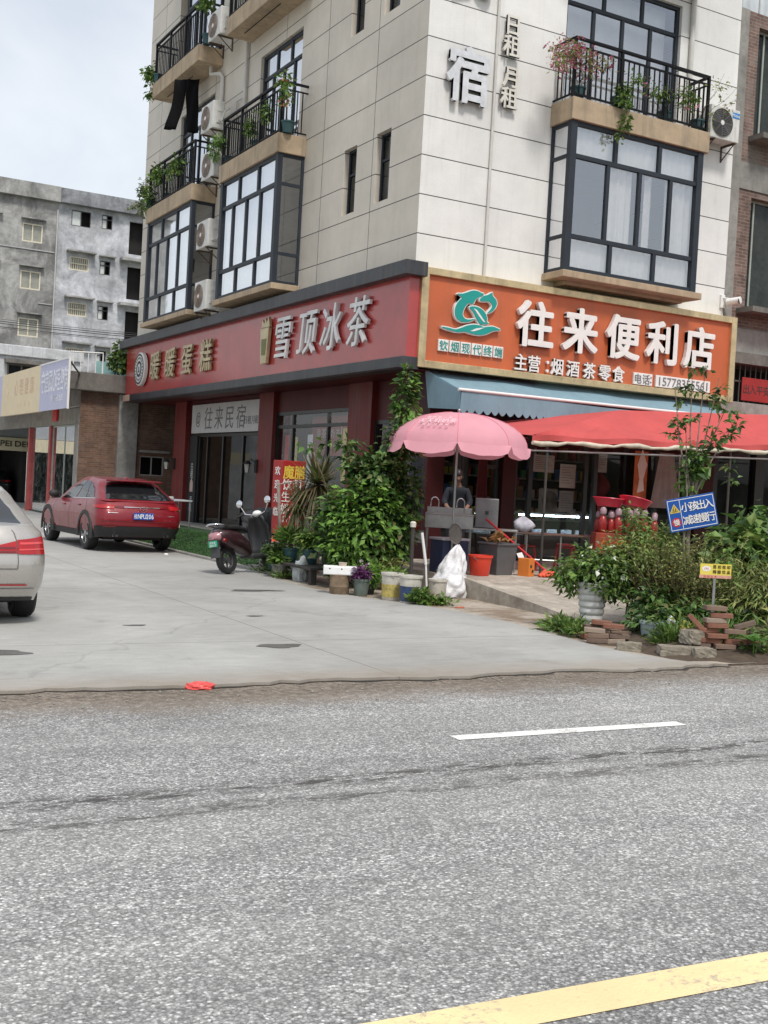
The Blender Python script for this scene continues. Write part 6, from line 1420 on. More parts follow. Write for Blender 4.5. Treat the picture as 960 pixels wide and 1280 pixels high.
for (x, z, w_, h_, c_, lb_) in ((3.55, 2.35, .55, .36, (.55, .54, .50), 'grey notice sheet hung high inside the shop glass'), (4.2, 2.12, .42, .5, (.62, .62, .58), 'white printed sheet inside the shop glass beside the orange panel'), (4.2, 1.58, .38, .45, (.30, .31, .30), 'grey card hung below the white printed sheet'), (2.75, 2.05, .25, .3, (.6, .5, .25), 'yellow card hung near the shop door'), (5.05, 2.45, .4, .4, (.5, .5, .47), 'pale paper sheet at the top of the second glass pane')):
    t = thing('paper_notice', lb_, 'notice', (x, .3, z)); MB().box(x - w_ / 2, x + w_ / 2, .300, .306, z - h_ / 2, z + h_ / 2).build('sheet', M('paper%.2f' % (x + z), c_, .8, nv=.1), t); pl_ = MB()
    for q in range(7): pl_.box(x - w_ * .4, x + w_ * (.38 - .1 * ((q * 7) % 4)), .296, .2985, z + h_ * (.36 - .11 * q), z + h_ * (.36 - .11 * q) + .008)
    pl_.build('print_lines', m_dgrey, t)
t = thing('red_lantern', 'dark red paper lantern hanging inside the shop glass', 'lantern', (3.0, .6, 2.0)); g = MB(); g.lathe([(.03, -.3)] + [(.03 + .19 * math.sin(PI * k / 10), -.28 + .056 * k) for k in range(11)] + [(.03, .3)], 16, (2.9, .6, 1.95)); g.build('shade', M('dark_red_paper', (.16, .01, .015), .7, nv=.2), t, smooth=50); MB().tube([(2.9, .6, 1.3), (2.9, .6, 1.66)], .03, 8).build('tassel', m_redf, t); MB().tube([(2.9, .6, 2.25), (2.9, .6, 3.8)], .006, 5).build('cord', m_ink, t)
dup(t, (3.0 + 2.45, .6, 2.0), 0, 'dark red paper lantern hanging behind the second pane of the shop')
# left tea shop interior
t = thing('wall_menu', 'red hanging menu board with white characters inside the tea shop', 'menu board', (.6, 4.5, 3)); MB().box(1.30, 1.34, 4.4, 6.9, 2.35, 3.32).build('board', M('menu_red', (.34, .025, .02), .45, nv=.2), t); glyphs(MB(), row('果茶', LF(1.298, 6.35, 2.9), .3, .24) + row('奶茶', LF(1.298, 5.6, 2.9), .3, .2), .004).build('lettering', M('dim_white_print', (.8, .74, .66), .5), t)
t = thing('tea_sign', 'small framed white character sign inside the tea shop window', 'sign', (.5, 3.4, 3)); MB().box(1.2, 1.22, 4.55, 5.05, 2.62, 3.08).build('board', m_redf, t); glyphs(MB(), [('凤', LF(1.198, 4.8, 2.85), .34, 1)], .004, .01).build('lettering', m_lett, t); w = winframe(MB(), 'x', 1.19, 4.53, 5.07, 2.6, 3.1, (), (), .03, .02).build('frame', m_lett, t)
for (y, z0, z1, w_, c_, lb_) in ((6.35, 1.2, 2.85, .28, (.78, .76, .78), 'long white paper strip hung in the tea shop window'), (7.2, 1.5, 2.8, .26, (.72, .62, .14), 'yellow banner strip hung in the tea shop window'), (7.7, .6, 2.85, .24, (.55, .045, .035), 'red banner strip at the left of the tea shop window'), (4.4, 1.7, 2.98, .42, (.72, .58, .12), 'wide yellow banner at the right of the tea shop window')):
    t = thing('banner_strip', lb_, 'banner', (1.0, y, z0)); MB().box(1.0, 1.01, y - w_ / 2, y + w_ / 2, z0, z1).build('cloth', M('strip%.2f' % y, c_, .7, nv=.15), t)
t = thing('ceiling_lamp', 'round lit white ceiling lamp in the tea shop', 'lamp', (1.0, 3.0, 3.7)); MB().lathe([(0, 0), (.28, .0), (.30, .03), (.28, .07), (0, .07)], 28, (1.45, 4.5, 3.42)).build('diffuser', M('warm_lamp', (1, .96, .88), .5, emit=12), t); MB().tube([(1.45, 4.5, 3.49), (1.45, 4.5, 3.9)], .01, 6).build('cord', m_ink, t)
t = thing('tea_counter', 'brown serving counter inside the tea shop', 'counter', (1.2, 4, .32)); MB().box(1.6, 2.2, 4.0, 7.9, .32, 1.35).build('body', M('brown_counter', (.26, .14, .08), .5, nv=.3), t, bevel=.01)
# downlights in the soffit
dl = thing('downlight', 'small round downlight set into the red soffit', 'downlight', (-.15, 11.6, 3.93), 0, 'downlights in the red soffit'); MB().lathe([(0, .012), (.09, .012), (.12, .0), (.12, .014)], 20).build('fitting', m_steel, dl, world=False)
for y in (9.6, 7.5, 5.6, 3.8): dup(dl, (-.15, y, 3.93))
# lobby pieces
for (y, lb_) in ((15.55, 'black wall lantern with a pale glass on the left red pillar'), (9.0, 'dark wall lantern on the red pillar beside the entrance')):
    t = thing('wall_lamp', lb_, 'lamp', (.6, y, 2.0)); MB().box(.68, .718, y - .14, y + .0, 1.85, 2.2).build('back_plate', m_black, t); MB().tube([(.69, y - .05, 2.12), (.57, y, 2.2), (.49, y + .02, 2.12)], .014, 6).build('arm', m_black, t)
    MB().lathe([(.05, 0), (.09, .22), (.07, .23), (0, .24)], 4, (.49, y + .02, 1.85)).build('glass_shade', M('lamp_glass', (.42, .44, .40), .3), t); MB().lathe([(.13, 0), (.03, .08), (0, .09)], 12, (.49, y + .02, 2.08)).build('lamp_cap', m_black, t)
t = thing('poster_column', 'black side panel with pale characters and house shaped tags by the entrance', 'poster', (.85, 14.3, .6)); MB().box(.86, .898, 13.92, 14.6, .13, 2.9).build('panel', m_black, t)
glyphs(MB(), [(ch, LF(.858, 14.25, z), .24, .9) for ch, z in zip('日租月租', (1.95, 1.72, .95, .72))], .004, .01).build('lettering', M('pale_print2', (.55, .56, .55), .5), t); MB().prism([(-.13, 0), (.13, 0), (.13, .28), (0, .42), (-.13, .28)], LF(.858, 14.25, 1.2), .004).build('tag', M('pinkish_tag', (.50, .36, .30), .6), t)
t = thing('side_table', 'pale small square table behind the red car', 'table', (-.9, 10.8, .1)); MB().box(-1.35, -.5, 10.3, 11.3, .98, 1.02).build('table_top', M('pale_top', (.50, .52, .54), .4), t, bevel=.008)
for (x, y) in ((-1.3, 10.35), (-.55, 10.35), (-1.3, 11.25), (-.55, 11.25)): MB().tube([(x, y, .29), (x, y, .98)], .018, 6).build('leg', m_steel, t)
t = thing('chair', 'grey moulded plastic chair with thin white legs beside the red car', 'chair', (-1.35, 9.7, .295), 2.4); mg = M('grey_white_plastic', (.34, .35, .36), .5)
MB().box(-.22, .22, -.22, .22, .44, .47).build('seat', mg, t, world=False, bevel=.012); g = MB(); n = 10
for j in range(5):
    for i in range(n + 1): u = -1 + 2 * i / n; g.v.append((.22 * u, .22 + .02 * j - .06 * u * u, .47 + .09 * j))
for j in range(4):
    for i in range(n): a = j * (n + 1) + i; g.f.append((a, a + 1, a + n + 2, a + n + 1))
bk = g.build('backrest', mg, t, world=False, smooth=60); sm_ = bk.modifiers.new('th', 'SOLIDIFY'); sm_.thickness = .015
for (a, b) in ((-1, -1), (1, -1), (1, 1), (-1, 1)): MB().tube([(a * .22, b * .22, 0), (a * .19, b * .19, .44)], .014, 6).build('leg', m_acw, t, world=False)
g = MB(); r = random.Random(31); n = 16
for j in range(n + 1):
    for i in range(n + 1): u, v = i / n, j / n; g.v.append((-2.0 + 1.1 * u, 2.9 + 1.5 * v, .30 + .10 * abs(math.sin(u * 7 + v * 3)) * abs(math.sin(v * 6 + u)) + .16 * (u * v)))
for j in range(n):
    for i in range(n): a = j * (n + 1) + i; g.f.append((a, a + 1, a + n + 2, a + n + 1))
tag(g.build('red_mat', M('orange_red_cloth', (.60, .07, .03), .8, nv=.2), smooth=60), 'crumpled orange red cloth lying on the turf at the entrance', 'cloth')
# litter
def crumple(name, label, cat, loc, s_, mat, sq=(1, 1, .6)):
    bm = bmesh.new(); bmesh.ops.create_icosphere(bm, subdivisions=3, radius=1); r = random.Random(int(abs(loc[0]) * 100)); ph = [r.uniform(0, 6) for _ in range(6)]
    for v in bm.verts:
        d = 1 + .16 * math.sin(3 * v.co.x + ph[0]) * math.sin(4 * v.co.y + ph[1]) + .07 * math.sin(9 * v.co.z + ph[2] + 5 * v.co.x) + r.uniform(-.03, .03)
        v.co = V((v.co.x * sq[0], v.co.y * sq[1], max(-.25, v.co.z) * sq[2] + .25 * sq[2])) * d * s_; v.co.z = max(0, v.co.z)
    me = bpy.data.meshes.new(name); bm.to_mesh(me); bm.free(); me.materials.append(mat); o = bpy.data.objects.new(name, me); COL.objects.link(o); o.location = loc; return tag(o, label, cat)
crumple('plastic_bag', 'crumpled bright red plastic bag lying on the road edge', 'plastic bag', (-7.86, -10.46, .005), .095, M('bright_red_bag', (.78, .10, .09), .35), (1.2, .8, .5))
crumple('toy', 'small red plastic toy lying by the ribbed white pot', 'toy', (-1.95, -7.35, .03), .07, M('toy_red', (.6, .05, .04), .4), (1.2, .8, .9))
crumple('litter', 'tiny white scrap of paper on the concrete behind the red car', 'litter', (-3.4, 3.7, .03), .045, m_white)
crumple('litter', 'flattened red wrapper on the worn concrete in front of the white sack', 'litter', (-2.1, -5.4, .02), .06, M('wrapper_red', (.45, .12, .06), .5), (1.3, .8, .25))
crumple('patterned_bag', 'white plastic bag with green pattern slumped among the pots', 'bag', (-2.80, -1.55, .02), .17, M('patterned_plastic', (.52, .56, .55), .4, nv=.6, ns=9), (.8, .7, 1.9))
# trousers drying on the rail
t = thing('trousers', 'black trousers hung to dry under the upper left balcony', 'trousers', (-.5, 12.3, 11.6)); g = MB()
TF = frame((-.55, 12.35, 12.80), (.80, -.60, 0), (0, 0, 1))
for s_ in (-1, 1):
    o = len(g.v); n = 8
    for j in range(15):
        v = j / 14
        for i in range(n + 1):
            u = i / n; x0 = 0 if v < .3 else .10 * (v - .3); x = s_ * (x0 + (.36 - .02 * v) * u + .10 * v * v) - .10 * v
            g.v.append(tuple(TF @ V((x, -1.45 * v * (1 + .03 * s_), .03 * math.sin(u * 8 + v * 6) + .02 * math.sin(v * 9)))))
    for j in range(14):
        for i in range(n): a = o + j * (n + 1) + i; g.f.append((a, a + 1, a + n + 2, a + n + 1))
tr_ = g.build('fabric', M('black_cloth', (.008, .008, .009), .9, spec=.1), t, smooth=60); sm_ = tr_.modifiers.new('th', 'SOLIDIFY'); sm_.thickness = .02
MB().tube([(-.5, 12.35, 12.79), (-.45, 12.4, 12.88)], .008, 5).build('hook', m_rail, t)

# ------------------------------------------------------------------ person at the sink
def skin_body(name, nodes, edges, mat, parent, root_i=0, levels=2):
    me = bpy.data.meshes.new(name); me.from_pydata([n[0] for n in nodes], edges, []); o = bpy.data.objects.new(name, me); COL.objects.link(o)
    sk = o.modifiers.new('skin', 'SKIN'); sk.branch_smoothing = .6
    for i, n in enumerate(nodes):
        q = me.skin_vertices[0].data[i]; q.radius = n[1] if isinstance(n[1], tuple) else (n[1], n[1]); q.use_root = (i == root_i)
    sb = o.modifiers.new('sub', 'SUBSURF'); sb.levels = levels; sb.render_levels = levels
    bpy.context.view_layer.update(); dg = bpy.context.evaluated_depsgraph_get(); m2 = bpy.data.meshes.new_from_object(o.evaluated_get(dg)); o.modifiers.clear(); o.data = m2
    m2.polygons.foreach_set('use_smooth', [True] * len(m2.polygons)); m2.materials.clear(); m2.materials.append(mat); o.parent = parent; return o
m_skin = M('skin', (.24, .14, .095), .6, nv=.08); m_shirt = M('dark_blue_shirt', (.012, .016, .024), .85, nv=.25, ns=8); m_trs = M('dark_trousers', (.025, .025, .03), .9); m_hair = M('black_hair', (.012, .010, .009), .45, nv=.3, ns=30)  # skin and shirt colours darkened for the shadow the figure stands in
pe = thing('person', 'person with short black hair in a dark shirt bending over the outdoor sink', 'person', (.42, -1.28, .32), math.radians(-32))
# local: faces -y (towards the sink); x to the side
nodes = [((0, 0, .92), (.15, .11)), ((0, -.02, 1.10), (.145, .105)), ((0, -.06, 1.28), (.16, .11)), ((0, -.10, 1.40), (.13, .085)), ((0, -.13, 1.47), (.055, .055)), ((0, -.17, 1.55), (.055, .058)),
         ((-.17, -.10, 1.38), .062), ((-.24, -.16, 1.16), .048), ((-.17, -.38, 1.05), .038), ((-.12, -.47, 1.02), .028),
         ((.17, -.10, 1.38), .062), ((.24, -.16, 1.16), .048), ((.17, -.38, 1.05), .038), ((.12, -.47, 1.02), .028),
         ((-.09, .0, .84), (.10, .10)), ((-.10, -.02, .50), .062), ((-.10, .03, .10), .042), ((-.10, -.10, .035), (.045, .035)),
         ((.09, .0, .84), (.10, .10)), ((.10, -.02, .50), .062), ((.10, .03, .10), .042), ((.10, -.10, .035), (.045, .035))]
edges = [(0, 1), (1, 2), (2, 3), (3, 4), (4, 5), (3, 6), (6, 7), (7, 8), (8, 9), (3, 10), (10, 11), (11, 12), (12, 13), (0, 14), (14, 15), (15, 16), (16, 17), (0, 18), (18, 19), (19, 20), (20, 21)]
bd = skin_body('body', [(p, tuple(q * (.72 if i in (0, 1, 2, 3, 6, 7, 10, 11) else 1) for q in (r_ if isinstance(r_, tuple) else (r_, r_)))) for i, (p, r_) in enumerate(nodes)], edges, m_skin, pe)
# head with face
HM = Matrix.Translation((0, -.20, 1.63)) @ Matrix.Rotation(math.radians(28), 4, 'X'); g = MB()
def headpt(a, b):      # a around, b from chin to crown
    z = -math.cos(b); rr = math.sin(b); x = .078 * rr * math.cos(a); y = .098 * rr * math.sin(a); zz = .118 * z
    if zz < 0: x *= 1 + .55 * zz / .118 * .55; y *= 1 + .12 * zz / .118
    if math.sin(a) < 0:
        n_ = max(0, -math.sin(a)) ** 22 * math.exp(-((zz + .012) / .022) ** 2); y -= .026 * n_
        y -= .008 * max(0, -math.sin(a)) ** 8 * math.exp(-((zz + .058) / .010) ** 2)
        for sx in (-1, 1): y += .010 * math.exp(-((x - sx * .03) / .014) ** 2 - ((zz - .018) / .012) ** 2)
    return V((x, y, zz))
na, nb = 40, 28
for j in range(nb + 1):
    for i in range(na): g.v.append(tuple(HM @ headpt(2 * PI * i / na, PI * j / nb)))
for j in range(nb):
    for i in range(na): a, b = j * na + i, j * na + (i + 1) % na; g.f.append((a, b, b + na, a + na))
for sx in (-1, 1): g.ball(HM @ V((sx * .078, .01, -.005)), (.012, .02, .032), 10, 6)
g.build('head', m_skin, pe, world=False, smooth=70)
g = MB()
for sx in (-1, 1): g.ball(HM @ V((sx * .030, -.079, .018)), (.013, .008, .007), 10, 6)
g.build('eyes', m_ink, pe, world=False); g = MB().ball(HM @ V((0, -.086, -.058)), (.024, .008, .006), 10, 6); g.build('mouth', M('lips', (.30, .10, .09), .5), pe, world=False)
g = MB()
for j in range(nb + 1):
    for i in range(na):
        a = 2 * PI * i / na; b = PI * j / nb; p = headpt(a, b); lim = .045 if math.sin(a) < -.55 else (-.01 if math.sin(a) < .2 else -.075)
        g.v.append(tuple(HM @ (V((p.x * 1.13, p.y * 1.12 + .004, p.z * 1.10 + .006)) if p.z > lim else p * .9)))
for j in range(nb):
    for i in range(na): a, b = j * na + i, j * na + (i + 1) % na; g.f.append((a, b, b + na, a + na))
g.build('hair', m_hair, pe, world=False, smooth=70)
# clothes: slightly larger skinned shells following the body
f = 1.22; sh_n = [((p[0][0], p[0][1], p[0][2]), tuple(q * f for q in (p[1] if isinstance(p[1], tuple) else (p[1], p[1])))) for p in [nodes[i] for i in (0, 1, 2, 3, 6, 7, 10, 11)]] + [((-.19, -.30, 1.09), (.052, .052)), ((.19, -.30, 1.09), (.052, .052)), ((0, -.12, 1.45), (.10, .085))]
skin_body('shirt', sh_n, [(0, 1), (1, 2), (2, 3), (3, 4), (4, 5), (5, 8), (3, 6), (6, 7), (7, 9), (3, 10)], m_shirt, pe)
tr_n = [((0, 0, .95), (.165, .125))] + [((nodes[i][0][0], nodes[i][0][1], nodes[i][0][2]), tuple(q * 1.14 for q in (nodes[i][1] if isinstance(nodes[i][1], tuple) else (nodes[i][1], nodes[i][1])))) for i in (14, 15, 16, 18, 19, 20)]
skin_body('trousers', tr_n, [(0, 1), (1, 2), (2, 3), (0, 4), (4, 5), (5, 6)], m_trs, pe)
# hands with fingers closing on the basin edge
for sx in (-1, 1):
    hn = [((sx * .12, -.47, 1.02), (.026, .018)), ((sx * .115, -.52, 1.005), (.036, .016)), ((sx * .112, -.555, .995), (.036, .014))]; he = [(0, 1), (1, 2)]
    for k in range(4):
        ox = (k - 1.5) * .018; Lf = (.030, .036, .034, .026)[k]; b_ = len(hn)
        hn += [((sx * .112 + ox, -.57, .992), .0088), ((sx * .112 + ox * 1.1, -.57 - Lf, .985), .0082), ((sx * .112 + ox * 1.1, -.575 - Lf * 1.25, .955), .0075)]; he += [(2, b_), (b_, b_ + 1), (b_ + 1, b_ + 2)]
    b_ = len(hn); hn += [((sx * .112 - sx * .042, -.525, 1.0), .0105), ((sx * .112 - sx * .058, -.555, .985), .0085)]; he += [(1, b_), (b_, b_ + 1)]
    skin_body('hand', hn, he, m_skin, pe, 1)
# ------------------------------------------------------------------ plants
def cloud(mb, blobs, n, L, W, seed, up=.3, droop=.25, shell=.55):
    """leaf-sized faces spread through a set of ellipsoids (centre, radii), denser towards the outside"""
    r = random.Random(seed); vol = [b[1][0] * b[1][1] * b[1][2] for b in blobs]; tot = sum(vol)
    for (c, ra), w in zip(blobs, vol):
        k = max(6, int(n * w / tot))
        for _ in range(k):
            d = V((r.gauss(0, 1), r.gauss(0, 1), r.gauss(0, 1)));
            if d.length < 1e-6: continue
            d.normalize(); q = (shell + (1 - shell) * r.random()) * (r.random() ** .25) * (1 + .22 * math.sin(d.x * 7 + d.z * 9 + seed))
            p = V((c[0] + d.x * ra[0] * q, c[1] + d.y * ra[1] * q, max(.04, c[2] + d.z * ra[2] * q)))
            out = V((d.x + r.uniform(-.8, .8), d.y + r.uniform(-.8, .8), d.z * .5 + r.uniform(-.6, .5) - droop)); nn = V((d.x * .6, d.y * .6, up + d.z)) + V((r.uniform(-.5, .5), r.uniform(-.5, .5), r.uniform(-.2, .5)))
            s = r.uniform(.45, 1.5); mb.leaf(p, out, nn, L * s, W * s, .2)
    return mb
def stems(mb, base, tips, r0, seed, wig=.06):
    r = random.Random(seed)
    for tp in tips:
        b = V(base); tp = V(tp); pts = [b]; m = 5
        for k in range(1, m + 1): p = b.lerp(tp, k / m); pts.append(p + V((r.uniform(-wig, wig), r.uniform(-wig, wig), r.uniform(-wig, wig) * .3)) * (1 if k < m else 0))
        mb.tube(pts, [r0 * (1 - .75 * k / m) for k in range(m + 1)], 6)
    return mb
def wisps(mb, c, rad, h, n, seed, leaf=.05, mbl=None, lean=.4):
    """thin upright weed stems with small leaves along them"""
    r = random.Random(seed)
    for _ in range(n):
        a = r.uniform(0, 2 * PI); q = rad * math.sqrt(r.random()); b = V((c[0] + q * math.cos(a), c[1] + q * math.sin(a), c[2])); hh = h * r.uniform(.55, 1.1); dv = V((r.uniform(-lean, lean), r.uniform(-lean, lean), 1)); bend = V((r.uniform(-.3, .3), r.uniform(-.3, .3), -.1)) * hh
        pts = [b + dv * hh * s + bend * s * s for s in (0, .35, .7, 1)]; mb.tube(pts, [.006, .005, .004, .002], 4, False)
        if mbl is not None:
            for k in range(int(hh / .05)):
                s = .2 + .8 * r.random(); p = b + dv * hh * s + bend * s * s; mbl.leaf(p, V((r.uniform(-1, 1), r.uniform(-1, 1), r.uniform(-.1, .8))), V((r.uniform(-.4, .4), r.uniform(-.4, .4), 1)), leaf * r.uniform(.6, 1.4), leaf * .4, .15)
def plant(name, label, cat, base, blobs, n, L, W, mat, seed, tips=None, smat=None, group=None, extra=None, r0=.012, part='foliage', **kw):
    t = thing(name, label, cat, base, 0, group)
    cloud(MB(), blobs, n, L, W, seed, **kw).build(part, mat, t)
    tp = tips if tips is not None else [b[0] for b in blobs]
    if tp: stems(MB(), base, tp, r0, seed).build('stem', smat or m_stem, t)
    for (nm, m_, bl, nn, l_, w_) in (extra or []): cloud(MB(), bl, nn, l_, w_, seed + 5, shell=.85).build(nm, m_, t)
    return t
# big creeper at the corner
plant('creeper', 'tall dark green creeper mass climbing at the corner of the building', 'creeper', (-2.15, -2.6, .05),
      [((-2.5, -2.42, 1.15), (.55, .45, .55)), ((-2.05, -2.65, 1.75), (.50, .45, .65)), ((-1.85, -2.75, 1.0), (.48, .42, .75)), ((-2.3, -2.55, .6), (.62, .45, .5)), ((-1.75, -2.8, 2.35), (.30, .30, .55)),
       ((-1.70, -2.8, 3.05), (.20, .2, .5)), ((-1.62, -2.75, 3.45), (.16, .16, .32)), ((-2.5, -2.4, 2.36), (.34, .16, .09)), ((-2.98, -2.13, 2.27), (.26, .12, .07)), ((-2.35, -2.5, 2.0), (.25, .25, .3)), ((-1.55, -2.9, 1.6), (.18, .3, .6))],
      8200, .125, .066, m_ldark, 3, tips=[(-2.0, -2.7, 1.8), (-1.75, -2.8, 2.5), (-1.66, -2.78, 3.55), (-2.5, -2.4, 1.3), (-3.05, -2.1, 2.3)], r0=.03,
      extra=[('new_leaves', m_lbri, [((-2.3, -2.9, 1.1), (.7, .35, .8)), ((-1.68, -2.85, 3.1), (.22, .2, .6)), ((-2.75, -2.3, 2.32), (.4, .12, .08)), ((-2.6, -2.8, .75), (.5, .3, .4))], 1500, .12, .06), ('white_blossom', m_petw, [((-2.35, -2.98, .48), (.12, .05, .09))], 40, .06, .05)])
# spiky half-dead yucca
t = thing('yucca', 'spiky half dry yucca with brown drooping leaves in front of the tea shop', 'yucca', (-2.1, -.7, .05)); g = MB(); r = random.Random(17)
for (c, n, L_, z) in (((-2.30, -1.0, 1.66), 300, .78, 0), ((-2.62, -.9, 1.30), 150, .55, 0)):
    for k in range(n):
        a = r.uniform(0, 2 * PI); e = r.uniform(-1.1, 1.25); d = V((math.cos(a) * math.cos(e), math.sin(a) * math.cos(e), math.sin(e))); s = L_ * r.uniform(.6, 1.1); side = d.cross(V((0, 0, 1))).normalized() * .017; o = len(g.v); b = V(c)
        mid = b + d * s * .55 + V((0, 0, -.02)); tip = b + d * s + V((0, 0, -.14 * (1 - math.sin(e)) * s / .5)); g.v += [tuple(b - side), tuple(b + side), tuple(mid + side), tuple(mid - side), tuple(tip)]; g.f += [(o, o + 1, o + 2, o + 3), (o + 3, o + 2, o + 4)]
g.build('leaves', m_dry, t)
g = MB(); 
for k in range(60):
    a = r.uniform(0, 2 * PI); e = r.uniform(.2, 1.3); d = V((math.cos(a) * math.cos(e), math.sin(a) * math.cos(e), math.sin(e))); g.leaf(V((-2.30, -1.02, 1.70)), d, V((0, 0, 1)), .5 * r.uniform(.6, 1), .035, .1)
g.build('green_leaves', m_lmid, t)
MB().tube([(-2.22, -1.0, .1), (-2.26, -1.0, .9), (-2.30, -1.0, 1.66)], [.035, .03, .03], 8).tube([(-2.45, -.95, .1), (-2.5, -.92, .8), (-2.62, -.9, 1.30)], [.03, .025, .025], 8).build('trunk', M('yucca_trunk', (.30, .23, .15), .85, nv=.4, ns=14), t)
# bench and pots under the creeper
t = thing('plant_bench', 'low dark plank bench carrying pots under the creeper', 'bench', (-2.7, -1.7, .02)); MB().box(-3.0, -2.35, -2.3, -.6, .26, .30).build('plank', M('dark_plank', (.05, .045, .04), .8, nv=.4), t, bevel=.008)
for (x, y) in ((-2.9, -2.2), (-2.45, -2.2), (-2.9, -.7), (-2.45, -.7)): MB().box(x - .05, x + .05, y - .05, y + .05, .02, .258).build('leg', MATS['dark_plank'], t)
def potted(label, loc, r_, h, pm, leaf_m, n, L, W, hh, ww, seed, flower=None, up=.3, droop=.1):
    t = thing('potted_plant', label, 'potted plant', loc, seed * 1.3); kw = dict(world=False)
    MB().lathe([(r_ * .72, 0), (r_ * .76, .01), (r_ * .96, h * .86), (r_ * 1.06, h * .87), (r_ * 1.08, h), (r_ * .96, h), (r_ * .92, h * .9), (0, h * .9)], 26).build('pot', pm, t, smooth=40, **kw)
    cloud(MB(), [((0, 0, h + hh * .5), (ww, ww, hh * .6)), ((.05, -.04, h + hh * .35), (ww * .8, ww * .8, hh * .5))], n, L, W, seed, up=up, droop=droop, shell=.3).build('foliage', leaf_m, t, **kw)
    stems(MB(), (0, 0, h * .88), [(ww * .5 * math.cos(k * 2.1), ww * .5 * math.sin(k * 2.1), h + hh * .7) for k in range(5)], .007, seed, .02).build('stem', m_stem, t, **kw)
    if flower: cloud(MB(), [((0, 0, h + hh * .6), (ww * 1.05, ww * 1.05, hh * .55))], flower[1], .035, .03, seed + 1, shell=.9).build('flowers', flower[0], t, **kw)
    return t
m_potg = M('grey_green_pot', (.15, .19, .165), .6, nv=.3, ns=8, grime=.45); m_potb = M('dark_teal_pot', (.03, .085, .095), .5, nv=.25, grime=.3); m_potk = M('black_pot', (.03, .03, .03), .6, nv=.3, grime=.4)
potted('grey green pot of purple leaved plant right of the rusty tin', (-2.86, -3.82, .02), .13, .26, m_potg, m_purp, 420, .075, .035, .16, .15, 3)
potted('small terracotta pot of feathery bright weeds beside the paint buckets', (-2.50, -4.12, .02), .09, .22, m_terr, m_lbri, 600, .09, .02, .22, .2, 5)
potted('bushy bright green feathery plant in a low pot before the creeper', (-2.62, -3.6, .02), .12, .16, m_potk, m_lbri, 900, .10, .022, .30, .22, 6)
potted('dark teal pot with strappy leaves on the plank bench', (-2.78, -1.05, .302), .13, .24, m_potb, m_lmid, 420, .20, .03, .35, .22, 7, up=.2, droop=-.5)
potted('teal pot with bushy leaves at the middle of the plank bench', (-2.62, -1.5, .302), .14, .26, m_potb, m_lmid, 500, .11, .05, .32, .22, 8)
potted('dark pot with a dense plant at the near end of the plank bench', (-2.55, -2.05, .302), .13, .25, m_potk, m_ldark, 520, .11, .05, .30, .24, 9)
potted('small dark plant with pale blooms by the foot of the timber post', (-2.85, -.50, .12), .12, .22, m_potb, m_ldark, 420, .09, .045, .28, .2, 10, (m_petw, 25))
potted('terracotta bowl of tangled stems behind the dark upright post', (-1.95, -3.05, .02), .16, .20, m_terr, m_lolive, 420, .12, .022, .4, .26, 11)
potted('squat terracotta pot half hidden below the bench', (-2.72, -2.75, .02), .11, .20, m_terr, m_ldark, 300, .10, .05, .2, .16, 12)
potted('pale grey stone pot of weeds left of the patterned bag', (-2.95, -1.0, .02), .15, .24, m_conc, m_lmid, 260, .10, .05, .2, .2, 13)
# weeds at the foot of buckets
def weed(label, c, blobs, n, L, W, m_, seed, group=None):
    t = thing('weed_clump', label, 'weeds', c, 0, group); g = MB(); cloud(g, blobs, n, L, W, seed, up=.2, droop=-.35, shell=.2); return g.build('leaves', m_, t)
weed('low leafy weeds sprouting at the foot of the blue labelled bucket', (-2.62, -5.0, .02), [((-2.55, -5.02, .12), (.22, .12, .14)), ((-2.25, -5.05, .07), (.3, .12, .08))], 480, .085, .04, m_lmid, 21)
weed('patch of low weeds between the timber post and the pots', (-2.75, -.2, .04), [((-2.75, -.25, .1), (.4, .25, .12)), ((-2.95, -1.1, .06), (.25, .4, .07))], 620, .10, .025, m_lmid, 22)
weed('dark weeds along the dirt edge left of the ribbed white pot', (-2.1, -7.9, .03), [((-2.15, -7.9, .08), (.4, .3, .1)), ((-1.95, -7.5, .07), (.3, .2, .08)), ((-2.3, -8.3, .07), (.2, .3, .08))], 900, .10, .028, m_lmid, 23)
# ribbed white pot with a white-flowered bush
t = thing('potted_bush', 'round bush with small white flowers in a tall ribbed white pot', 'potted bush', (-1.68, -7.78, .03))
g = MB(); prof = [(.115, 0), (.12, .01)]
for k in range(6): z = .03 + k * .085; rr = .122 + .011 * k; prof += [(rr, z), (rr + .014, z + .02), (rr + .014, z + .045), (rr + .002, z + .075)]
prof += [(.195, .55), (.205, .56), (.205, .60), (.18, .60), (.17, .55), (0, .55)]
g.lathe(prof, 36, (-1.68, -7.78, .03)); g.build('pot', M('ribbed_white_pot', (.66, .65, .62), .5, nv=.15, grime=.3, streak=.3), t, smooth=35)
cloud(MB(), [((-1.62, -7.75, .80), (.50, .46, .34)), ((-1.92, -7.6, .70), (.30, .3, .28)), ((-1.35, -7.85, .78), (.36, .3, .34)), ((-1.6, -7.95, .58), (.34, .2, .2))], 3000, .085, .036, 41, shell=.4).build('foliage', m_lmid, t)
cloud(MB(), [((-1.65, -7.85, .92), (.42, .38, .24))], 26, .055, .05, 42, shell=.95).build('flowers', m_petw, t)
stems(MB(), (-1.68, -7.78, .6), [(-1.4, -7.8, .9), (-1.9, -7.7, .8), (-1.6, -7.9, 1.0), (-1.65, -7.6, 1.0)], .014, 3).build('stem', m_stem, t)
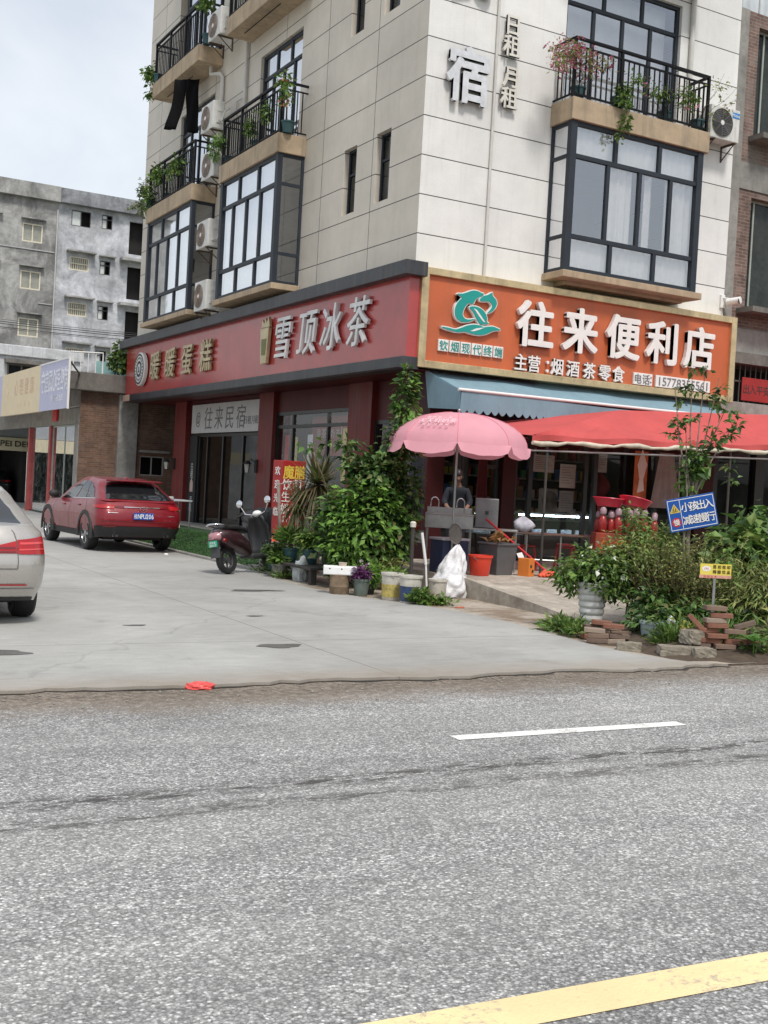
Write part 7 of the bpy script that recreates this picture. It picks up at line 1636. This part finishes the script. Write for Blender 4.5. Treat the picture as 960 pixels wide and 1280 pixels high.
# bed shrubs
plant('shrub', 'upright yellow green leafy shrub right of the ribbed white pot', 'shrub', (-1.1, -7.85, .1), [((-1.12, -7.8, 1.0), (.40, .38, .36)), ((-.90, -7.7, 1.30), (.30, .28, .28)), ((-1.25, -7.85, .65), (.38, .34, .34)), ((-.70, -7.9, .85), (.34, .34, .4)), ((-1.05, -7.75, 1.50), (.2, .18, .18)), ((-.5, -7.8, 1.2), (.22, .22, .22))], 3600, .075, .030, leafmat('leaf_yellowgreen', [(.07, .12, .025), (.15, .23, .05), (.25, .31, .09)]), 51, shell=.3)
t = thing('weed_stalks', 'tall reddish brown dead stalks rising among the shrubs', 'stalks', (-.95, -8.2, .15)); g = MB(); gl_ = MB(); wisps(g, (-.95, -8.25, .15), .28, 1.05, 26, 61, .07, gl_, .18); g.build('stalks', M('reddish_stalk', (.12, .055, .035), .8, nv=.4), t); gl_.build('leaves', m_lred, t)
t = thing('weed_stalks', 'airy olive weeds with yellow flower specks in the middle of the bed', 'stalks', (-.7, -8.3, .2)); g = MB(); gl_ = MB(); wisps(g, (-.66, -8.25, .2), .62, 1.15, 230, 62, .06, gl_, .5); g.build('stalks', M('olive_stalk', (.13, .12, .05), .8, nv=.4), t); gl_.build('leaves', m_lolive, t)
cloud(MB(), [((-.75, -8.4, .8), (.5, .4, .35))], 50, .028, .025, 63, shell=.6).build('flowers', m_pety, t)
plant('shrub', 'low dark leafy shrub along the concrete edge below the olive weeds', 'shrub', (-1.3, -8.8, .08), [((-1.55, -8.75, .28), (.42, .3, .26)), ((-1.05, -8.95, .30), (.45, .35, .28)), ((-.75, -9.2, .26), (.4, .35, .24)), ((-1.2, -8.4, .45), (.4, .3, .3))], 3000, .095, .045, m_ldark, 52, shell=.3, extra=[('new_leaves', m_lmid, [((-1.2, -9.1, .3), (.75, .3, .28))], 700, .08, .035)])
plant('shrub', 'grassy weeds with a yellow flower near the pale kerb stone', 'shrub', (-1.75, -9.45, .05), [((-1.75, -9.35, .14), (.42, .25, .16)), ((-1.35, -9.6, .18), (.4, .25, .18))], 1300, .13, .018, m_lmid, 53, up=.1, droop=-.7, shell=.2, tips=[], extra=[('flowers', m_pety, [((-1.72, -9.5, .33), (.16, .08, .06))], 30, .035, .03)])
plant('climbing_vine', 'dense mass of large leaved dark vine at the right edge of the bed', 'vine', (.6, -7.8, .2), [((.2, -8.2, .8), (.45, .4, .5)), ((.55, -8.0, .95), (.55, .5, .55)), ((1.25, -7.75, 1.15), (.75, .5, .6)), ((2.1, -7.6, 1.2), (.8, .6, .65)), ((.1, -8.1, .75), (.4, .4, .4)), ((.9, -8.35, .6), (.7, .45, .45)), ((1.7, -8.6, .75), (.8, .5, .55)), ((3.0, -7.8, 1.1), (.7, .7, .7))], 4200, .17, .13, m_ldark, 54, shell=.45, droop=.45, r0=.02,
      extra=[('new_leaves', m_lmid, [((.9, -8.3, .95), (1.0, .45, .55)), ((.3, -8.3, 1.0), (.4, .35, .45))], 900, .15, .11)])
plant('shrub', 'dark undergrowth shrub behind the yellow sign post', 'shrub', (-.2, -9.0, .2), [((-.25, -9.0, .42), (.5, .4, .36)), ((.5, -9.3, .45), (.6, .45, .4)), ((.1, -8.6, .6), (.5, .4, .4)), ((1.1, -9.4, .5), (.6, .5, .45))], 2900, .105, .05, m_ldark, 55, shell=.3, extra=[('dry_leaves', m_lolive, [((-.1, -9.2, .6), (.8, .4, .45))], 1500, .12, .02)])
plant('shrub', 'low roadside weeds right of the brick heap', 'shrub', (-1.2, -10.05, .05), [((-1.15, -10.1, .14), (.36, .2, .16)), ((-.6, -9.95, .22), (.5, .35, .24)), ((.2, -9.9, .28), (.7, .4, .3))], 2200, .10, .035, m_lmid, 56, shell=.2, droop=-.3, tips=[])
t = thing('broadleaf_plant', 'bright broad leaved young plant at the road edge on the far right', 'plant', (-1.38, -10.18, .05)); g = MB(); r = random.Random(8)
for k in range(9): a = k * .73; g.leaf(V((-1.38, -10.18, .22)), V((math.cos(a), math.sin(a), .25 + .25 * (k % 2))), V((0, 0, 1)), .22, .11, .12)
g.build('leaves', leafmat('leaf_fresh', [(.07, .17, .03), (.11, .24, .05)]), t); MB().tube([(-1.38, -10.18, .03), (-1.38, -10.18, .24)], .008, 6).build('stem', m_lmid, t)
t = thing('weed_stalks', 'tall pale flowering weed behind the yellow sign', 'stalks', (-1.0, -9.1, .25)); g = MB(); gl_ = MB(); wisps(g, (-.72, -9.05, .3), .16, 1.15, 9, 71, .10, gl_, .15); g.build('stalks', m_stem, t); gl_.build('leaves', m_lbri, t)
# slender young tree carrying the blue sign
t = thing('young_tree', 'slender pale young tree with sparse dark leaves holding the blue sign', 'tree', (-.29, -8.02, .2))
g = MB().tube([(-.31, -8.02, .1), (-.29, -8.02, .7), (-.33, -8.0, 1.2), (-.31, -8.0, 1.75)], [.040, .034, .028, .022], 8)
tops = [(-.56, -7.84, 3.2), (-.38, -7.95, 3.4), (-.2, -8.0, 3.5), (-.05, -8.1, 3.35), (.10, -8.18, 3.1), (-.48, -8.0, 2.7), (.16, -8.2, 2.75)]
r = random.Random(14); bl = []
for tp in tops:
    a = V((-.31, -8.0, 1.7)); tp = V(tp); mid = a.lerp(tp, .5) + V((r.uniform(-.06, .06), r.uniform(-.06, .06), .05)); g.tube([a, a.lerp(mid, .5), mid, tp], [.017, .013, .009, .004], 6)
g.tube([(-.36, -8.01, .75), (-.40, -8.0, 1.2), (-.38, -8.0, 1.7), (-.40, -7.95, 2.3)], [.022, .018, .014, .008], 6); g.build('trunk', m_bark, t, smooth=60)
for tp in tops:
    tp = V(tp)
    for k in range(4): bl.append((tuple(tp + V((r.uniform(-.14, .14), r.uniform(-.14, .14), r.uniform(-.75, .05)))), (.075, .075, .06)))
bl += [((-.1, -8.1, 2.5), (.12, .12, .1)), ((.08, -8.2, 2.6), (.12, .1, .08)), ((-.5, -7.9, 2.75), (.1, .1, .08)), ((-.25, -8.05, 2.3), (.16, .14, .14)), ((-.3, -7.98, 2.1), (.14, .1, .16))]
cloud(MB(), bl, 620, .095, .048, 81, shell=.2, droop=.3).build('crown', m_ldark, t)
cloud(MB(), [((-.30, -7.95, 1.95), (.15, .10, .12)), ((-.2, -8.02, 2.15), (.12, .1, .2))], 60, .15, .12, 82, shell=.2, droop=.5).build('lower_leaves', m_lmid, t)
# blue sign
sg = thing('warning_sign', 'tilted blue and white children crossing sign tied to the young tree', 'sign', (-.37, -8.08, 1.28)); BS = frame((-.365, -8.085, 1.575), V((-.12, -8.215, 1.645)) - V((-.64, -7.92, 1.505)), (0, 0, 1)) 
MB().box(-.315, .315, -.215, .215, -.004, 0, BS).build('panel', m_bluet, sg, bevel=.002)
g = MB(); e = .012
for (a, b, c_, d_) in ((-.30, .30, .188, .196), (-.30, .30, -.196, -.188), (-.30, -.293, -.188, .188), (.293, .30, -.188, .188), (-.145, -.138, -.188, .188)): g.box(a, b, c_, d_, .0005, .002, BS)
g.build('white_border', m_lett, sg)
glyphs(MB(), row('小孩出入', BS @ Matrix.Translation((.078, .085, .003)), .100, .122) + row('减速慢行', BS @ Matrix.Translation((.078, -.085, .003)), .100, .122), .003, .016).build('white_lettering', m_lett, sg)
MB().prism([(-.068, 0), (.068, 0), (0, .118)], BS @ Matrix.Translation((-.218, .03, .0006)), .002).build('warning_triangle', m_yel, sg)
g = MB().prism([(-.045, .014), (.045, .014), (0, .093)], BS @ Matrix.Translation((-.218, .03, .0027)), .0006); g.build('triangle_border', m_ink, sg); MB().prism([(-.036, .019), (.036, .019), (0, .082)], BS @ Matrix.Translation((-.218, .03, .0034)), .0006).build('triangle_field', m_yel, sg)
g = MB()
for x in (-.012, .012): TF = BS @ Matrix.Translation((-.218 + x, .06, .0041)); g.lathe([(0, .001), (.006, .001)], 10, (0, 0, 0), TF @ Matrix.Translation((0, .024, 0)), False); g.prism([(-.006, .016), (.006, .016), (.009, .0), (.004, -.004), (.007, -.02), (.001, -.02), (-.001, -.006), (-.007, -.018), (-.010, -.014), (-.004, .0)], TF, .0008)
g.build('children_symbol', m_ink, sg)
MB().lathe([(0, .0022), (.060, .0022), (.060, .0005)], 32, (0, 0, 0), BS @ Matrix.Translation((-.218, -.095, 0)), False).build('red_disc', m_redf, sg)
glyphs(MB(), [('慢', BS @ Matrix.Translation((-.218, -.095, .0024)), .08, 1)], .0008, .022).build('disc_lettering', m_lett, sg)
# yellow sign
sg = thing('notice_sign', 'small yellow notice board on a thin post above the brick heap', 'sign', (-1.56, -9.7, .1)); YS = frame((-1.55, -9.72, .955), V((-1.40, -9.80, .953)) - V((-1.69, -9.64, .95)), (.04, 0, 1))
MB().tube([(-1.545, -9.705, .05), (-1.545, -9.705, .90)], .016, 8).build('post', m_steel, sg, smooth=60)
MB().box(-.175, .175, -.05, .075, -.004, 0, YS).build('yellow_panel', M('bright_yellow_film', (.74, .60, .10), .45, nv=.08), sg); MB().box(-.182, .178, -.085, -.0505, -.0035, .001, YS).build('pink_strip', M('faded_pink_strip', (.62, .32, .24), .5, nv=.3, ns=20), sg)
MB().lathe([(0, .001), (.05, .001)], 24, (0, 0, 0), YS @ Matrix.Translation((-.105, .02, 0)) @ Matrix.Diagonal((1, .6, 1, 1)), False).build('white_oval', m_lett, sg)
glyphs(MB(), row('昆如桂如', YS @ Matrix.Translation((.065, .045, .003)), .052, .04) + row('精酿饮品', YS @ Matrix.Translation((.065, -.012, .003)), .052, .04), .001, .02).build('dark_lettering', M('olive_ink', (.12, .10, .02), .6), sg)
glyphs(MB(), row('欢迎品尝', YS @ Matrix.Translation((-.06, -.068, .0014)), .04, .026) + [('CRS', YS @ Matrix.Translation((-.105, .02, .0014)), .02, 1)], .0008).build('red_lettering', m_redf, sg)
t = thing('weed_stalks', 'pale yellowish grassy weeds filling the middle of the bed under the blue sign', 'stalks', (-.4, -8.9, .2)); g = MB(); gl_ = MB(); wisps(g, (-.55, -8.75, .15), .5, .85, 170, 64, .07, gl_, .45); g.build('stalks', MATS['olive_stalk'], t); gl_.build('leaves', leafmat('leaf_straw', [(.16, .16, .05), (.25, .24, .09), (.12, .17, .04)]), t)
plant('shrub', 'fine leaved pale green shrub in front of the gift stall', 'shrub', (-.2, -7.4, .2), [((-.25, -7.35, 1.0), (.38, .3, .36)), ((.15, -7.4, .8), (.35, .3, .4)), ((-.55, -7.3, .75), (.3, .3, .35)), ((-.1, -7.4, 1.3), (.2, .2, .2))], 2400, .07, .028, MATS['leaf_yellowgreen'], 57, shell=.3)
# ------------------------------------------------------------------ bricks and stones by the bed
m_bk = [brickmat('brick_%d' % i, c, tuple(x * 1.15 for x in c), c, 9, 9, .5, (.12, .10, .08)) for i, c in enumerate(((.26, .115, .075), (.23, .155, .115), (.34, .265, .205), (.18, .125, .095)))]
def brick(loc, rz, ry, mi, lab, grp):
    b = MB().box(-.12, .12, -.0575, .0575, 0, .053).build('brick', m_bk[mi], bevel=.006); b.matrix_basis = Matrix.Translation(loc) @ Matrix.Rotation(rz, 4, 'Z') @ Matrix.Rotation(ry, 4, 'Y'); return tag(b, lab, 'brick', grp)
r = random.Random(77); RZ = math.radians(-29)
rx = V((.87, -.49, 0))
def heap(c, rows, lab, grp):
    for k, (n, off) in enumerate(rows):
        for i in range(n): p = V(c) + rx * ((i - (n - 1) / 2) * .25 + off + r.uniform(-.02, .02)) + V((r.uniform(-.03, .03), r.uniform(-.03, .03), k * .056)); brick(p, RZ + r.uniform(-.25, .25), r.uniform(-.05, .05), r.randrange(4), lab, grp)
heap((-1.60, -9.86, .05), [(2, .0), (2, -.05), (2, .08), (1, -.02), (2, .02), (1, .0), (1, -.02), (1, .0)], 'loose brick in the tall tumbled heap under the yellow sign', 'bricks heaped under the yellow sign')
for k, (dx, dz, ry) in enumerate(((-.26, .30, .75), (.30, .30, -.35), (-.24, .12, .6), (.33, .12, -.2), (-.05, .47, .03))): brick(V((-1.58, -9.84, .05)) + rx * dx + V((0, 0, dz)), RZ + r.uniform(-.2, .2), ry, r.randrange(4), 'loose brick in the tall tumbled heap under the yellow sign', 'bricks heaped under the yellow sign')
heap((-2.35, -8.85, .03), [(2, 0), (2, .03), (1, -.10), (1, .12)], 'loose brick in the low heap beside the ribbed white pot', 'bricks heaped by the ribbed white pot')
heap((-2.12, -8.55, .03), [(2, 0), (2, .05), (2, -.02), (1, -.05)], 'loose brick in the low heap beside the ribbed white pot', 'bricks heaped by the ribbed white pot')
m_stone = concretemat('mossy_stone', (.13, .11, .075), (.40, .36, .29), 3.5)
def stone(loc, s_, rz, lab):
    bm = bmesh.new(); bmesh.ops.create_cube(bm, size=1); bmesh.ops.subdivide_edges(bm, edges=bm.edges[:], cuts=5, use_grid_fill=True); q = random.Random(int(loc[0] * 999))
    for v in bm.verts: v.co = V((v.co.x * s_[0], v.co.y * s_[1], v.co.z * s_[2])) * (1 + q.uniform(-.05, .05) - .12 * (abs(v.co.x) ** 3 + abs(v.co.y) ** 3 + abs(v.co.z) ** 3) * 2)
    me = bpy.data.meshes.new('stone'); bm.to_mesh(me); bm.free(); me.materials.append(m_stone); o = bpy.data.objects.new('stone', me); COL.objects.link(o); o.matrix_basis = Matrix.Translation(loc) @ Matrix.Rotation(rz, 4, 'Z'); return tag(o, lab, 'stone')
stone((-2.15, -9.80, .07), (.40, .2, .13), RZ, 'long pale kerb stone at the edge of the planting bed'); stone((-2.42, -9.35, .06), (.28, .16, .11), RZ - .2, 'smaller pale stone left of the long kerb stone')
stone((-1.95, -9.98, .07), (.26, .2, .14), RZ + .2, 'rough stone wedged under the brick heap'); stone((-1.82, -9.72, .22), (.30, .2, .16), RZ + .6, 'mossy stone leaning on the left of the brick heap')
bucket('bucket', 'pale blue grey bucket half hidden in the weeds by the low brick heap', 'bucket', (-1.72, -8.95, .03), .12, .15, .26, M('pale_blue_plastic', (.40, .48, .52), .5, nv=.2, grime=.4), handle=False)
crumple('plastic_bag', 'torn pale plastic sheet caught in the weeds right of the low bricks', 'plastic bag', (-1.50, -9.02, .05), .15, M('pale_plastic', (.62, .63, .62), .4, nv=.3), (.8, .6, 1.5))
# plant on the neighbour roof
plant('bush', 'bright leafy bush on the roof edge left of the red fascia sign', 'bush', (-.5, 18.3, 4.8), [((-.45, 18.2, 5.3), (.36, .3, .38)), ((-.05, 18.2, 5.15), (.3, .3, .3)), ((-.4, 18.2, 5.7), (.22, .2, .25))], 620, .15, .1, m_lmid, 91)
t = thing('roof_screen', 'pale teal sheet behind the roof bush', 'sheet', (-.6, 18.9, 4.8)); MB().box(-1.0, .2, 18.9, 18.93, 4.8, 5.3).build('sheet', M('teal_sheet', (.30, .50, .50), .5), t)
# balcony plants
def balc(label, base, blobs, n, L, W, m_, seed, flowers=None, pot=True, tips=None):
    t = thing('balcony_plant', label, 'balcony plant', base)
    cloud(MB(), blobs, n, L, W, seed, shell=.25, droop=.35).build('foliage', m_, t)
    if pot: MB().lathe([(.11, 0), (.15, .22), (.165, .23), (.165, .26), (.13, .26), (.12, .2), (0, .2)], 22).build('pot', m_potb, t, world=False, smooth=40)
    stems(MB(), V(base) + V((0, 0, .2 if pot else 0)), tips or [b[0] for b in blobs], .007, seed, .04).build('stem', m_stem, t)
    if flowers: cloud(MB(), [(c, tuple(x * 1.05 for x in ra)) for c, ra in (flowers[2] if len(flowers) > 2 else blobs)], flowers[1], .055, .045, seed + 3, shell=.55).build('flowers', flowers[0], t)
    return t
balc('pink flowering bougainvillea spilling over the left end of the front balcony', (3.25, -.5, 9.63), [((2.8, -.75, 10.45), (.40, .28, .35)), ((2.5, -.85, 10.15), (.30, .2, .28)), ((3.2, -.72, 10.35), (.4, .22, .4)), ((2.3, -.9, 10.35), (.2, .15, .12)), ((3.7, -.7, 10.4), (.3, .15, .25))], 700, .07, .035, m_lolive, 101, (m_pink, 620))
balc('pale flowered climber along the right half of the front balcony railing', (5.6, -.45, 9.63), [((5.2, -.72, 10.15), (.55, .14, .22)), ((4.6, -.72, 10.3), (.4, .12, .2)), ((5.95, -.75, 10.2), (.4, .16, .4))], 520, .08, .04, m_lmid, 102, (m_pink, 50))
balc('green trailing plant hanging down over the front balcony slab', (4.25, -.55, 9.63), [((4.2, -.80, 9.75), (.22, .1, .2)), ((4.25, -.84, 9.35), (.13, .07, .3)), ((4.1, -.84, 9.05), (.12, .06, .16)), ((4.3, -.72, 10.0), (.25, .1, .2))], 420, .10, .045, m_lmid, 103)
balc('bare twiggy plant with few leaves at the right end of the front balcony', (6.5, -.5, 9.63), [((6.85, -.75, 10.6), (.35, .2, .35)), ((6.6, -.78, 9.95), (.16, .16, .3)), ((7.1, -.75, 10.3), (.3, .15, .3))], 120, .07, .035, m_lolive, 104, tips=[(7.3, -.8, 10.7), (7.2, -.8, 10.3), (6.9, -.8, 10.9), (6.7, -.8, 10.6), (7.4, -.75, 10.5)])
balc('small leafy plant behind the middle railing of the nearer side balcony', (-.45, 7.2, 9.63), [((-.62, 7.2, 10.2), (.12, .35, .4)), ((-.62, 6.2, 10.3), (.12, .4, .3))], 340, .11, .05, m_lmid, 105)
balc('orange flowering plant leaning past the corner of the nearer side balcony', (-.5, 5.3, 9.63), [((-.75, 5.0, 10.7), (.2, .4, .25)), ((-.8, 4.75, 10.3), (.15, .25, .35))], 260, .09, .05, m_lmid, 106, (leafmat('petal_coral', [(.62, .17, .10), (.66, .25, .16)]), 26, [((-.85, 4.7, 10.15), (.14, .16, .16)), ((-.8, 4.9, 10.7), (.1, .2, .1))]))
balc('leafy fern hanging between the side balcony and the air conditioners', (-.5, 8.95, 9.63), [((-.7, 9.15, 10.3), (.2, .45, .22)), ((-.72, 9.4, 10.05), (.15, .3, .2))], 420, .14, .03, m_lbri, 107)
balc('bushy climber along the railing of the far lower side balcony', (-.45, 13.8, 9.63), [((-.65, 14.2, 10.5), (.18, .75, .45)), ((-.7, 12.6, 10.4), (.15, .9, .4)), ((-.7, 14.9, 10.0), (.2, .35, .5))], 900, .11, .06, m_lmid, 108)
balc('pale leaved vine trailing off the far end of the lower side balcony', (-.6, 15.0, 9.63), [((-.75, 15.35, 10.3), (.18, .3, .4)), ((-.75, 15.5, 9.8), (.15, .25, .4)), ((-.75, 16.2, 9.95), (.1, .7, .08))], 330, .10, .07, leafmat('leaf_pale', [(.22, .25, .12), (.10, .15, .05), (.30, .31, .18)]), 109, tips=[(-.8, 16.9, 9.8), (-.75, 15.4, 10.5)])
balc('leafy vine hanging at the far end of the upper side balcony', (-.6, 14.9, 13.38), [((-.75, 15.2, 13.7), (.16, .3, .45)), ((-.75, 15.6, 13.9), (.14, .4, .14)), ((-.75, 15.2, 13.1), (.14, .22, .3))], 330, .12, .07, m_lmid, 110, tips=[(-.8, 16.2, 13.95), (-.75, 15.3, 13.4)])
balc('bushy plant beside the topmost air conditioner on the upper balcony', (-.5, 11.0, 13.38), [((-.6, 10.9, 14.5), (.2, .5, .35)), ((-.6, 10.2, 14.6), (.2, .5, .25))], 420, .12, .06, m_lmid, 111)
# far trees that close the street end
def far_tree(loc, h, seed, label, group='trees beyond the houses'):
    t = thing('tree', label, 'tree', loc, 0, group); r = random.Random(seed); bl = []
    for k in range(9): a = r.uniform(0, 6.3); q = r.uniform(.1, .33) * h; bl.append(((q * math.cos(a), q * math.sin(a), h * r.uniform(.45, .9)), (h * .16, h * .16, h * .12)))
    cloud(MB(), bl, 900, h * .05, h * .035, seed, shell=.4).build('crown', m_ldark, t, world=False); g = MB().tube([(0, 0, 0), (.05 * h, 0, h * .35), (0, 0, h * .7)], [h * .03, h * .022, h * .01], 8); stems(g, (0, 0, h * .3), [b[0] for b in bl], h * .012, seed, .1); g.build('trunk', m_stem, t, world=False)
for k, (x, y, h) in enumerate(((17, 8, 7), (21, 14, 8.5), (26, 6, 7.5), (19, -2, 5.5), (32, 12, 9))): far_tree((x, y, 0), h, 200 + k, 'dark green tree beyond the brick house on the right')
